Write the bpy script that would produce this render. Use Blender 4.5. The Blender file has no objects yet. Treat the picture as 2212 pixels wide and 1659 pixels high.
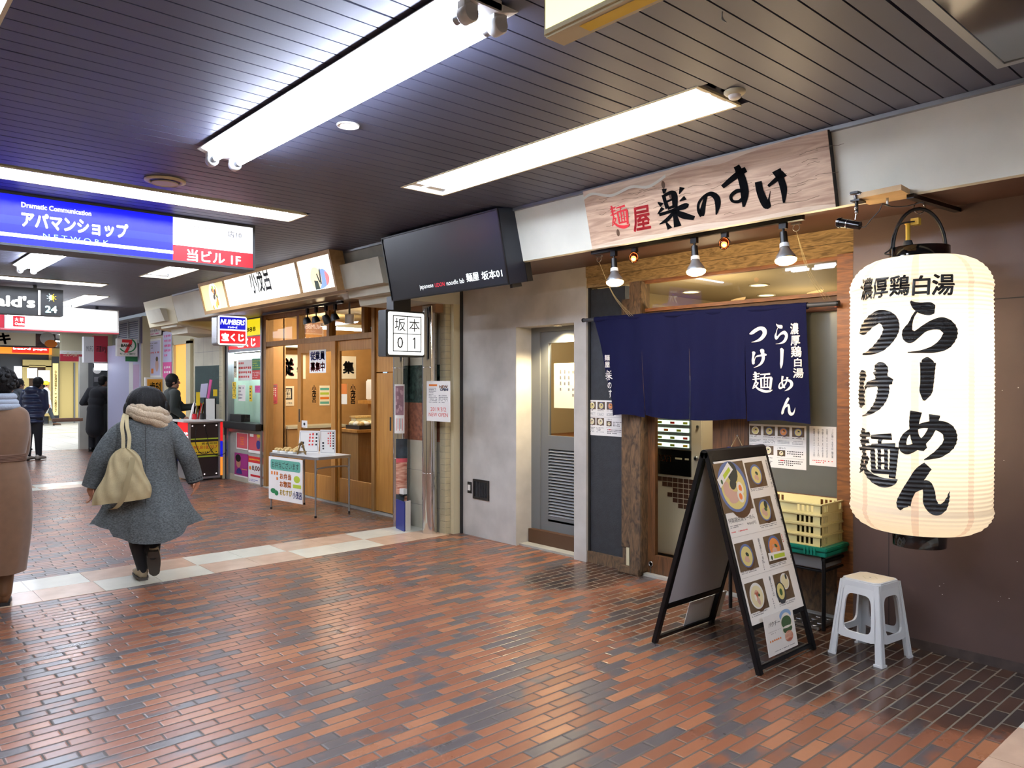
import bpy, bmesh, math, random
from mathutils import Vector, Matrix
R = math.radians
random.seed(7)
SC = bpy.context.scene
COL = SC.collection
# ------------------------------------------------------------------ camera, world, exposure
CAMH, FPX, CX, CY, YAW = 1.55, 1660.0, 1106.0, 829.5, R(41.93)
cam = bpy.data.cameras.new('camera'); co = bpy.data.objects.new('camera', cam); COL.objects.link(co)
cam.sensor_width = 36.0; cam.lens = 36.0 * FPX / 2212.0; cam.clip_start = 0.05; cam.clip_end = 200
co.location = (0, 0, CAMH); co.rotation_euler = (R(90), 0, -YAW)
SC.camera = co
W = bpy.data.worlds.new('world'); SC.world = W; W.use_nodes = True
W.node_tree.nodes['Background'].inputs[0].default_value = (0.75, 0.85, 1, 1)
W.node_tree.nodes['Background'].inputs[1].default_value = 0.32
vs = SC.view_settings; vs.view_transform = 'Standard'; vs.look = 'None'; vs.gamma = 1; vs.use_curve_mapping = False
vs.exposure = 0.0
SC.cycles.max_bounces = 7; SC.cycles.diffuse_bounces = 3; SC.cycles.glossy_bounces = 3
SC.cycles.transmission_bounces = 6; SC.cycles.transparent_max_bounces = 8
SC.cycles.caustics_reflective = False; SC.cycles.caustics_refractive = False
SC.cycles.sample_clamp_indirect = 4.0
TUBE_E, WARM_E = 72.0, 30.0       # strength of the fluorescent tubes and of the warm bulbs

# ------------------------------------------------------------------ helpers
sY, cY = math.sin(YAW), math.cos(YAW)
def ray(u, v):
    r = (u - CX) / FPX
    return Vector((sY + cY * r, cY - sY * r, (CY - v) / FPX))
class Fr:                                   # a flat frame: origin, right, up; normal towards the viewer
    def __init__(s, o, u, v):
        s.o, s.u, s.v = Vector(o), Vector(u).normalized(), Vector(v).normalized(); s.n = s.u.cross(s.v).normalized()
    def p(s, a, b, c=0.0): return s.o + s.u * a + s.v * b + s.n * c
    def at(s, u, v):                        # where the sight line of a photo point meets this plane
        d = ray(u, v); q = Vector((0, 0, CAMH)); k = (s.o - q).dot(s.n) / d.dot(s.n); w = q + d * k - s.o
        return w.dot(s.u), w.dot(s.v)
def WX(x): return Fr((x, 0, 0), (0, -1, 0), (0, 0, 1))      # facing the corridor
def WY(y): return Fr((0, y, 0), (1, 0, 0), (0, 0, 1))       # facing down the corridor towards -Y
def FZ(z): return Fr((0, 0, z), (1, 0, 0), (0, 1, 0))
def FD(z): return Fr((0, 0, z), (1, 0, 0), (0, -1, 0))      # facing down
def lin(c): return c / 12.92 if c <= 0.04045 else ((c + 0.055) / 1.055) ** 2.4
def hexc(h): return tuple(lin(int(h[i:i + 2], 16) / 255) for i in (0, 2, 4)) + (1,)
MATS = {}
def mat(name, col='808080', rough=0.5, metal=0.0, emit=0.0, ecol=None, noise=0.0, nscale=8.0, bump=0.0, bscale=60.0, spec=0.5, trans=0.0, alpha=1.0, sub=None, stretch=None, col2=None, coat=0.0, sheen=0.0):
    if name in MATS: return MATS[name]
    m = bpy.data.materials.new(name); m.use_nodes = True; MATS[name] = m
    nt = m.node_tree; b = nt.nodes['Principled BSDF']
    c = hexc(col)
    b.inputs['Base Color'].default_value = c; b.inputs['Roughness'].default_value = rough; b.inputs['Metallic'].default_value = metal
    b.inputs['Specular IOR Level'].default_value = spec; b.inputs['Transmission Weight'].default_value = trans; b.inputs['Alpha'].default_value = alpha
    b.inputs['Coat Weight'].default_value = coat; b.inputs['Sheen Weight'].default_value = sheen
    if emit:
        b.inputs['Emission Color'].default_value = hexc(ecol or col); b.inputs['Emission Strength'].default_value = emit
    if noise or bump:
        tc = nt.nodes.new('ShaderNodeTexCoord'); mp = nt.nodes.new('ShaderNodeMapping'); nt.links.new(tc.outputs['Object'], mp.inputs[0])
        if stretch: mp.inputs['Scale'].default_value = stretch
    if noise:
        n = nt.nodes.new('ShaderNodeTexNoise'); n.inputs['Scale'].default_value = nscale; n.inputs['Detail'].default_value = 5
        nt.links.new(mp.outputs[0], n.inputs['Vector'])
        rp = nt.nodes.new('ShaderNodeValToRGB'); nt.links.new(n.outputs[0], rp.inputs[0])
        c2 = hexc(col2) if col2 else tuple(x * (1 - noise) for x in c[:3]) + (1,)
        rp.color_ramp.elements[0].position = 0.35; rp.color_ramp.elements[1].position = 0.65
        rp.color_ramp.elements[0].color = c2
        rp.color_ramp.elements[1].color = c if col2 else tuple(min(1, x * (1 + noise * .6)) for x in c[:3]) + (1,)
        nt.links.new(rp.outputs[0], b.inputs['Base Color'])
    if bump:
        n2 = nt.nodes.new('ShaderNodeTexNoise'); n2.inputs['Scale'].default_value = bscale; n2.inputs['Detail'].default_value = 4
        nt.links.new(mp.outputs[0], n2.inputs['Vector'])
        bp = nt.nodes.new('ShaderNodeBump'); bp.inputs['Strength'].default_value = bump; bp.inputs['Distance'].default_value = 0.01
        nt.links.new(n2.outputs[0], bp.inputs['Height']); nt.links.new(bp.outputs[0], b.inputs['Normal'])
    return m
def glow(name, col, s): return mat(name, col, 0.4, emit=s)
def wood(name, c1, c2, scale=(1, 1, 14), dist=3.0, rough=0.55, rings=2.2, knots=False):
    m = bpy.data.materials.new(name); m.use_nodes = True; MATS[name] = m
    nt = m.node_tree; b = nt.nodes['Principled BSDF']; b.inputs['Roughness'].default_value = rough
    tc = nt.nodes.new('ShaderNodeTexCoord'); mp = nt.nodes.new('ShaderNodeMapping'); mp.inputs['Scale'].default_value = scale
    nt.links.new(tc.outputs['Object'], mp.inputs[0])
    n = nt.nodes.new('ShaderNodeTexNoise'); n.inputs['Scale'].default_value = rings; n.inputs['Detail'].default_value = 6; n.inputs['Distortion'].default_value = dist
    nt.links.new(mp.outputs[0], n.inputs['Vector'])
    rp = nt.nodes.new('ShaderNodeValToRGB'); nt.links.new(n.outputs[0], rp.inputs[0])
    rp.color_ramp.elements[0].position = 0.32; rp.color_ramp.elements[1].position = 0.68
    rp.color_ramp.elements[0].color = hexc(c1); rp.color_ramp.elements[1].color = hexc(c2)
    nt.links.new(rp.outputs[0], b.inputs['Base Color'])
    bp = nt.nodes.new('ShaderNodeBump'); bp.inputs['Strength'].default_value = 0.32; bp.inputs['Distance'].default_value = 0.004
    nt.links.new(n.outputs[0], bp.inputs['Height']); nt.links.new(bp.outputs[0], b.inputs['Normal'])
    return m
TXT = {}
def text_mesh(s, bold=0.0, ital=0.0, vertical=False, spacing=1.0):
    k = (s, bold, ital, vertical, spacing)
    if k not in TXT:
        c = bpy.data.curves.new('t', 'FONT'); c.body = '\n'.join(s) if vertical else s
        c.size = 1; c.resolution_u = 2; c.shear = ital; c.align_x = 'CENTER'; c.space_line = spacing * (0.85 if vertical else 1.0)
        if not vertical: c.space_character = spacing
        o = bpy.data.objects.new('t', c); COL.objects.link(o); c.offset = 0
        dg = bpy.context.evaluated_depsgraph_get(); dg.update()
        me = o.evaluated_get(dg).to_mesh()
        V = [v.co.copy() for v in me.vertices]; F = [tuple(p.vertices) for p in me.polygons]
        o.evaluated_get(dg).to_mesh_clear(); bpy.data.objects.remove(o); bpy.data.curves.remove(c)
        if bold > .012:
            n = len(V); V2, F2 = list(V), list(F); d = bold * .8
            for i in range(1, 7):
                V2 += [v + Vector((d * math.cos(i * 1.0472), d * math.sin(i * 1.0472), 0)) for v in V]; F2 += [tuple(q + n * i for q in f) for f in F]
            V, F = V2, F2
        TXT[k] = (V, F)
    return TXT[k]
def catmull(P, n):
    out = []
    for i in range(len(P) - 1):
        p0 = P[max(i - 1, 0)]; p1 = P[i]; p2 = P[i + 1]; p3 = P[min(i + 2, len(P) - 1)]
        for k in range(n):
            t = k / n
            out.append(tuple(0.5 * ((2 * b) + (-a + c) * t + (2 * a - 5 * b + 4 * c - d) * t * t + (-a + 3 * b - 3 * c + d) * t ** 3) for a, b, c, d in zip(p0, p1, p2, p3)))
    out.append(tuple(P[-1])); return out
ORG = {}
class MB:                                   # collects shapes in world coordinates; build() links them as ONE mesh object
    def __init__(s, m=None): s.V, s.F, s.I, s.S, s.mats = [], [], [], [], []; s.cur = 0; m and s.use(m)
    def use(s, m):
        m = MATS[m] if isinstance(m, str) else m
        if m not in s.mats: s.mats.append(m)
        s.cur = s.mats.index(m); return s
    def add(s, V, F, smooth=False):
        n = len(s.V); s.V += [Vector(v) for v in V]
        for f in F: s.F.append(tuple(i + n for i in f)); s.I.append(s.cur); s.S.append(smooth)
        return s
    def hexa(s, P):                         # 8 points: bottom 4 ccw, top 4 ccw
        return s.add(P, [(3, 2, 1, 0), (4, 5, 6, 7), (0, 1, 5, 4), (1, 2, 6, 5), (2, 3, 7, 6), (3, 0, 4, 7)])
    def box(s, x0, y0, z0, x1, y1, z1):
        x0, x1 = sorted((x0, x1)); y0, y1 = sorted((y0, y1)); z0, z1 = sorted((z0, z1))
        return s.hexa([(x0, y0, z0), (x1, y0, z0), (x1, y1, z0), (x0, y1, z0), (x0, y0, z1), (x1, y0, z1), (x1, y1, z1), (x0, y1, z1)])
    def fbox(s, fr, a0, b0, a1, b1, c0, c1):
        a0, a1 = sorted((a0, a1)); b0, b1 = sorted((b0, b1)); c0, c1 = sorted((c0, c1))
        return s.hexa([fr.p(a0, b0, c0), fr.p(a1, b0, c0), fr.p(a1, b1, c0), fr.p(a0, b1, c0), fr.p(a0, b0, c1), fr.p(a1, b0, c1), fr.p(a1, b1, c1), fr.p(a0, b1, c1)])
    def rect(s, fr, a0, b0, a1, b1, c=0.0):
        a0, a1 = sorted((a0, a1)); b0, b1 = sorted((b0, b1))
        return s.add([fr.p(a0, b0, c), fr.p(a1, b0, c), fr.p(a1, b1, c), fr.p(a0, b1, c)], [(0, 1, 2, 3)])
    def poly(s, fr, pts, c=0.0): return s.add([fr.p(a, b, c) for a, b in pts], [tuple(range(len(pts)))])
    def prism(s, fr, pts, c0, c1):
        n = len(pts); V = [fr.p(a, b, c0) for a, b in pts] + [fr.p(a, b, c1) for a, b in pts]
        return s.add(V, [tuple(reversed(range(n))), tuple(range(n, 2 * n))] + [(i, (i + 1) % n, n + (i + 1) % n, n + i) for i in range(n)])
    def ell(s, fr, a, b, ra, rb=None, c=0.0, n=24, a0=0, a1=360, rot=0):
        rb = rb or ra; q = [R(a0 + (a1 - a0) * i / n) for i in range(n if a1 - a0 == 360 else n + 1)]; cr, sr = math.cos(R(rot)), math.sin(R(rot))
        return s.poly(fr, [(a + ra * math.cos(t) * cr - rb * math.sin(t) * sr, b + ra * math.cos(t) * sr + rb * math.sin(t) * cr) for t in q], c)
    def frame(s, fr, a0, b0, a1, b1, w, c0, c1, wb=None):
        a0, a1 = sorted((a0, a1)); b0, b1 = sorted((b0, b1)); wb = wb or w
        s.fbox(fr, a0, b0, a0 + w, b1, c0, c1); s.fbox(fr, a1 - w, b0, a1, b1, c0, c1)
        s.fbox(fr, a0 + w, b0, a1 - w, b0 + wb, c0, c1); return s.fbox(fr, a0 + w, b1 - wb, a1 - w, b1, c0, c1)
    def rrect(s, fr, a0, b0, a1, b1, r, c0, c1):
        a0, a1 = sorted((a0, a1)); b0, b1 = sorted((b0, b1)); P = []
        for ca, cb, st in ((a1 - r, b0 + r, -90), (a1 - r, b1 - r, 0), (a0 + r, b1 - r, 90), (a0 + r, b0 + r, 180)):
            P += [(ca + r * math.cos(R(st + 18 * k)), cb + r * math.sin(R(st + 18 * k))) for k in range(6)]
        return s.prism(fr, P, c0, c1)
    def cyl(s, p0, p1, r0, r1=None, n=20, cap=True, smooth=True):
        p0, p1 = Vector(p0), Vector(p1); r1 = r0 if r1 is None else r1; d = (p1 - p0).normalized()
        a = d.orthogonal().normalized(); b = d.cross(a); k = len(s.V)
        V = [p0 + (a * math.cos(2 * math.pi * i / n) + b * math.sin(2 * math.pi * i / n)) * r0 for i in range(n)] + [p1 + (a * math.cos(2 * math.pi * i / n) + b * math.sin(2 * math.pi * i / n)) * r1 for i in range(n)]
        s.add(V, [(i, (i + 1) % n, n + (i + 1) % n, n + i) for i in range(n)], smooth)
        if cap: s.add(V, [tuple(reversed(range(n))), tuple(range(n, 2 * n))])
        return s
    def tube(s, P, r, n=10, smoothpath=0, closed=False):
        P = [tuple(p) for p in P]
        if smoothpath and isinstance(r, (list, tuple)):
            Q = catmull([p + (q,) for p, q in zip(P, r)], smoothpath); P = [q[:3] for q in Q]; r = [q[3] for q in Q]
        elif smoothpath: P = catmull(P, smoothpath)
        P = [Vector(p) for p in P]; V, F = [], []; m = len(P); a = None
        for i, p in enumerate(P):
            d = (P[(i + 1) % m] - P[i - 1]) if closed else (P[min(i + 1, m - 1)] - P[max(i - 1, 0)])
            d.normalize(); a = d.orthogonal().normalized() if a is None else (a - d * a.dot(d)).normalized(); b = d.cross(a)
            rr = r[i] if isinstance(r, (list, tuple)) else r
            V += [p + (a * math.cos(2 * math.pi * k / n) + b * math.sin(2 * math.pi * k / n)) * rr for k in range(n)]
        for i in range(m if closed else m - 1):
            for k in range(n): F.append((i * n + k, i * n + (k + 1) % n, ((i + 1) % m) * n + (k + 1) % n, ((i + 1) % m) * n + k))
        s.add(V, F, True)
        if not closed: s.add(V, [tuple(reversed(range(n))), tuple(range((m - 1) * n, m * n))])
        return s
    def lathe(s, o, prof, n=32, axis=(0, 0, 1), smooth=True, caps=True):
        o = Vector(o); d = Vector(axis).normalized(); a = d.orthogonal().normalized(); b = d.cross(a); V, F = [], []
        for r, z in prof: V += [o + d * z + (a * math.cos(2 * math.pi * k / n) + b * math.sin(2 * math.pi * k / n)) * r for k in range(n)]
        for i in range(len(prof) - 1):
            for k in range(n): F.append((i * n + k, i * n + (k + 1) % n, (i + 1) * n + (k + 1) % n, (i + 1) * n + k))
        s.add(V, F, smooth)
        if caps: s.add(V, [tuple(reversed(range(n))), tuple(range((len(prof) - 1) * n, len(prof) * n))])
        return s
    def sph(s, c, r, n=14, sc=(1, 1, 1), rot=None):
        c = Vector(c); V, F = [], []
        for i in range(n + 1):
            t = math.pi * i / n
            for k in range(2 * n):
                q = Vector((math.sin(t) * math.cos(math.pi * k / n) * sc[0], math.sin(t) * math.sin(math.pi * k / n) * sc[1], math.cos(t) * sc[2])) * r
                V.append(c + (rot @ q if rot else q))
        for i in range(n):
            for k in range(2 * n): F.append((i * 2 * n + k, (i + 1) * 2 * n + k, (i + 1) * 2 * n + (k + 1) % (2 * n), i * 2 * n + (k + 1) % (2 * n)))
        return s.add(V, F, True)
    def cap(s, p0, p1, r0, r1=None, n=12):          # tapered capsule
        r1 = r0 if r1 is None else r1
        s.cyl(p0, p1, r0, r1, n=2 * n); s.sph(p0, r0, n); return s.sph(p1, r1, n)
    def grid(s, fn, nu, nv, smooth=True, closed=False):
        V = [fn(i / nu, j / nv) for j in range(nv + 1) for i in range(nu + (0 if closed else 1))]; w = nu + (0 if closed else 1)
        return s.add(V, [(j * w + i, j * w + (i + 1) % w, (j + 1) * w + (i + 1) % w, (j + 1) * w + i) for j in range(nv) for i in range(nu)], smooth)
    def text(s, fr, t, a0, b0, a1, b1, c=0.0015, bold=0.0, ital=0.0, vertical=False, keep=False, spacing=1.0, fn=None, flip=False):
        V, F = text_mesh(t, bold, ital, vertical, spacing)
        if not V: return s
        a0, a1 = sorted((a0, a1)); b0, b1 = sorted((b0, b1))
        x0 = min(v.x for v in V); x1 = max(v.x for v in V); y0 = min(v.y for v in V); y1 = max(v.y for v in V)
        kx = (a1 - a0) / max(x1 - x0, 1e-6); ky = (b1 - b0) / max(y1 - y0, 1e-6)
        if keep: kx = ky = min(kx, ky)
        ma, mb_ = (a0 + a1) / 2, (b0 + b1) / 2; mx, my = (x0 + x1) / 2, (y0 + y1) / 2
        if fn: return s.add([fn(ma + (v.x - mx) * kx, mb_ + (v.y - my) * ky) for v in V], F)
        return s.add([fr.p(ma + (v.x - mx) * kx * (-1 if flip else 1), mb_ + (v.y - my) * ky, c) for v in V], [tuple(reversed(f)) for f in F] if flip else F)
    def brush(s, fr, g, a0, b0, a1, b1, c=0.0015, fn=None, n=8, wk=1.0, nw=4):
        S = GLY[g]; P = [q for st in S for q in st]
        x0, x1 = min(q[0] - q[2] / 2 for q in P), max(q[0] + q[2] / 2 for q in P); y0, y1 = min(q[1] - q[2] / 2 for q in P), max(q[1] + q[2] / 2 for q in P)
        a0, a1 = sorted((a0, a1)); b0, b1 = sorted((b0, b1)); kx = (a1 - a0) / (x1 - x0); ky = (b1 - b0) / (y1 - y0)
        fn = fn or (lambda a, b: fr.p(a, b, c))
        def T(x, y): return fn(a0 + (x - x0) * kx, b1 - (y - y0) * ky)
        for si, st in enumerate(S):
            Q = catmull(st, n) if len(st) > 2 else [tuple(p + (q - p) * i / n for p, q in zip(st[0], st[1])) for i in range(n + 1)]
            V = []; m = len(Q)
            Q = [Q[0]] + Q + [Q[-1]]
            for i in range(len(Q)):
                x, y, w = Q[i]; w = max(w, 1.0) * wk
                if i == 0 or i == len(Q) - 1:
                    w *= 0.55
                dx = Q[min(i + 1, len(Q) - 1)][0] - Q[max(i - 1, 0)][0]; dy = Q[min(i + 1, len(Q) - 1)][1] - Q[max(i - 1, 0)][1]; L = math.hypot(dx, dy) or 1
                if i == 0: x -= dx / L * w * .35; y -= dy / L * w * .35
                if i == len(Q) - 1: x += dx / L * w * .35; y += dy / L * w * .35
                for k in range(nw + 1):
                    o = (k / nw - 0.5) * w; V.append(T(x - dy / L * o, y + dx / L * o))
            F = [(i * (nw + 1) + k, (i + 1) * (nw + 1) + k, (i + 1) * (nw + 1) + k + 1, i * (nw + 1) + k + 1) for i in range(len(Q) - 1) for k in range(nw)]
            s.add(V, F)
        return s
    def lines(s, fr, a0, b0, a1, b1, n, vertical=False, fill=0.5, c=0.0012, seed=1):   # rows of print too small to read
        rn = random.Random(seed); a0, a1 = sorted((a0, a1)); b0, b1 = sorted((b0, b1))
        for i in range(n):
            if vertical:
                w = (a1 - a0) / n; x = a1 - (i + .5) * w; y = b1; end = b0 + (b1 - b0) * rn.choice((0, 0, .15, .4))
                st = w * 1.0
                while y - st * .7 > end:
                    if rn.random() < .9: s.rect(fr, x - w * fill / 2 * rn.uniform(.6, 1), y - st * .7, x + w * fill / 2, y - st * rn.uniform(0, .3), c)
                    y -= st
            else:
                h = (b1 - b0) / n; y = b1 - (i + .5) * h; x = a0; end = a1 - (a1 - a0) * rn.choice((0, 0, .1, .35))
                st = h * 1.0
                while x + st * .7 < end:
                    if rn.random() < .9: s.rect(fr, x, y - h * fill / 2 * rn.uniform(.5, 1), x + st * rn.uniform(.5, .8), y + h * fill / 2, c)
                    x += st
        return s
    def xf(s, M, i0=0):
        for i in range(i0, len(s.V)): s.V[i] = M @ s.V[i]
        return s
    def build(s, name, parent=None, loc=None, bevel=0.0, remesh=0.0, smooth_it=0, sub=0, seg=2):
        me = bpy.data.meshes.new(name); o = Vector(ORG[parent]) if parent is not None else Vector(loc or (0, 0, 0))
        me.from_pydata([v - o for v in s.V], [], s.F)
        for m in s.mats: me.materials.append(m)
        me.polygons.foreach_set('material_index', s.I); me.polygons.foreach_set('use_smooth', s.S); me.update()
        ob = bpy.data.objects.new(name, me); COL.objects.link(ob)
        if parent is not None: ob.parent = parent
        else: ob.location = o
        ORG[ob] = o
        if bevel:
            bm = bmesh.new(); bm.from_mesh(me); bmesh.ops.remove_doubles(bm, verts=bm.verts, dist=1e-5)
            ed = [e for e in bm.edges if len(e.link_faces) == 2 and e.calc_face_angle(0) > R(35)]
            bmesh.ops.bevel(bm, geom=ed, offset=bevel, segments=seg, affect='EDGES', clamp_overlap=True); bm.to_mesh(me); bm.free()
        if remesh or sub or smooth_it:
            if remesh: md = ob.modifiers.new('r', 'REMESH'); md.mode = 'VOXEL'; md.voxel_size = remesh; md.use_smooth_shade = True
            if smooth_it: md = ob.modifiers.new('s', 'SMOOTH'); md.factor = .5; md.iterations = smooth_it
            if sub: md = ob.modifiers.new('u', 'SUBSURF'); md.levels = md.render_levels = sub
            dg = bpy.context.evaluated_depsgraph_get(); dg.update()
            nm = bpy.data.meshes.new_from_object(ob.evaluated_get(dg)); ob.modifiers.clear(); ob.data = nm; nm.name = name
            for m in s.mats:
                if nm.materials.find(m.name) < 0: nm.materials.append(m)
            nm.polygons.foreach_set('use_smooth', [True] * len(nm.polygons)); bpy.data.meshes.remove(me)
        return ob
def thing(name, label, cat, loc, group=None):
    o = bpy.data.objects.new(name, None); COL.objects.link(o); o.location = loc; o.empty_display_size = .1; ORG[o] = Vector(loc)
    return tag(o, label, cat, group)
def tag(o, label, cat, group=None):
    o['label'] = label; o['category'] = cat
    if group: o['group'] = group
    return o
def struct(mb, name, **k):
    o = mb.build(name, **k); o['kind'] = 'structure'; return o
def dup(root, loc, label=None, group=None):
    r = root.copy(); COL.objects.link(r); r.location = loc
    if label: r['label'] = label
    if group: r['group'] = group
    for ch in list(root.children):
        c = ch.copy(); COL.objects.link(c); c.parent = r
        for g in list(ch.children):
            d = g.copy(); COL.objects.link(d); d.parent = c
    return r
# brush-written characters as strokes of (x, y, width)
GLY = {
 'ra': [[(470,272,6),(495,296,26),(530,312,40),(575,318,46),(603,322,30)], [(510,322,8),(486,355,10),(470,395,16),(455,440,40),(468,466,48),(500,458,30),(545,425,26),(595,405,36),(645,402,48),(684,430,54),(688,462,54),(655,508,46),(595,538,26),(525,550,10),(455,553,3)]],
 'bar': [[(530,588,8),(560,592,34),(600,602,10)], [(566,598,60),(564,650,54),(560,720,50),(553,770,46),(543,818,8)]],
 'me': [[(502,862,42),(492,920,36),(490,975,30),(500,1020,34),(525,1055,44),(552,1080,18)], [(602,880,40),(592,945,28),(562,1008,26),(512,1058,26),(452,1085,36),(428,1062,30),(440,1010,22),(480,970,16),(540,942,20),(610,940,36),(668,962,48),(690,1005,52),(678,1052,46),(630,1098,34),(585,1122,18),(545,1140,3)]],
 'n': [[(560,1168,34),(522,1210,46),(482,1270,44),(445,1335,46),(426,1390,52),(432,1408,30)], [(442,1352,8),(480,1310,18),(520,1282,26),(552,1275,36),(566,1312,42),(572,1368,48),(602,1402,46),(642,1394,30),(668,1350,14),(678,1305,2)]],
 'tsu': [[(188,438,8),(215,428,36),(262,386,44),(312,362,46),(354,382,52),(368,430,48),(350,480,44),(312,524,38),(262,550,20),(212,562,3)]],
 'ke': [[(192,655,8),(213,664,34),(208,715,22),(205,775,28),(210,838,28),(216,850,4)], [(216,845,4),(232,748,6),(256,722,22),(300,711,28),(345,700,36),(380,706,18)], [(290,632,10),(316,632,52),(326,680,40),(336,745,38),(326,800,36),(300,848,28),(255,886,14),(212,905,2)]],
 'men': [[(205,985,10),(218,1000,22),(220,1110,16)], [(193,1018,12),(262,1006,18)], [(195,1052,12),(256,1044,16)], [(188,1092,12),(264,1080,18)], [(228,1108,16),(208,1165,14),(190,1228,4)], [(205,1148,10),(244,1138,14),(228,1180,12),(195,1226,4)], [(205,1165,8),(250,1228,24),(318,1262,34),(370,1258,26),(400,1240,4)], [(268,1020,14),(375,1012,24)], [(322,1020,16),(312,1064,10)], [(276,1066,18),(282,1216,18)], [(272,1070,16),(392,1064,24)], [(388,1066,26),(376,1236,20)], [(314,1076,12),(314,1204,12)], [(348,1076,12),(348,1204,12)], [(312,1118,8),(350,1116,8)], [(312,1160,8),(350,1158,8)], [(280,1208,16),(378,1202,18)]],
 'raku': [[(766,462,30),(758,502,12)], [(752,510,22),(758,570,20),(768,630,24)], [(752,520,18),(812,506,26),(830,540,34),(822,636,28)], [(768,572,14),(818,562,14)], [(768,632,16),(822,622,18)], [(704,562,8),(732,592,30)], [(690,660,6),(736,616,26)], [(892,484,30),(866,532,6)], [(862,590,8),(905,572,30)], [(700,668,22),(800,656,22),(892,640,38),(918,646,18)], [(812,650,30),(816,720,28),(822,795,44)], [(802,676,18),(752,722,24),(692,748,6)], [(824,668,22),(872,712,40),(946,752,26)], [(742,738,8),(764,800,30)]],
 'no': [[(1042,556,18),(1018,610,24),(998,664,34),(990,694,26)], [(990,694,22),(972,650,18),(982,596,16),(1028,556,16),(1080,548,26),(1116,582,34),(1120,634,32),(1098,704,8)]],
 'su': [[(1138,494,26),(1200,456,34),(1280,412,40),(1328,395,34)], [(1262,350,34),(1282,420,42),(1296,520,46),(1294,600,44),(1276,690,14)], [(1292,560,20),(1240,552,26),(1194,582,20),(1202,626,18),(1250,638,22),(1290,606,20)]],
 'ke2': [[(1396,450,40),(1400,530,42),(1420,620,46),(1442,668,42),(1456,620,12),(1476,548,3)], [(1464,506,18),(1520,470,28),(1592,428,44)], [(1536,388,52),(1560,470,38),(1572,560,36),(1562,668,12)]],
}
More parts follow.
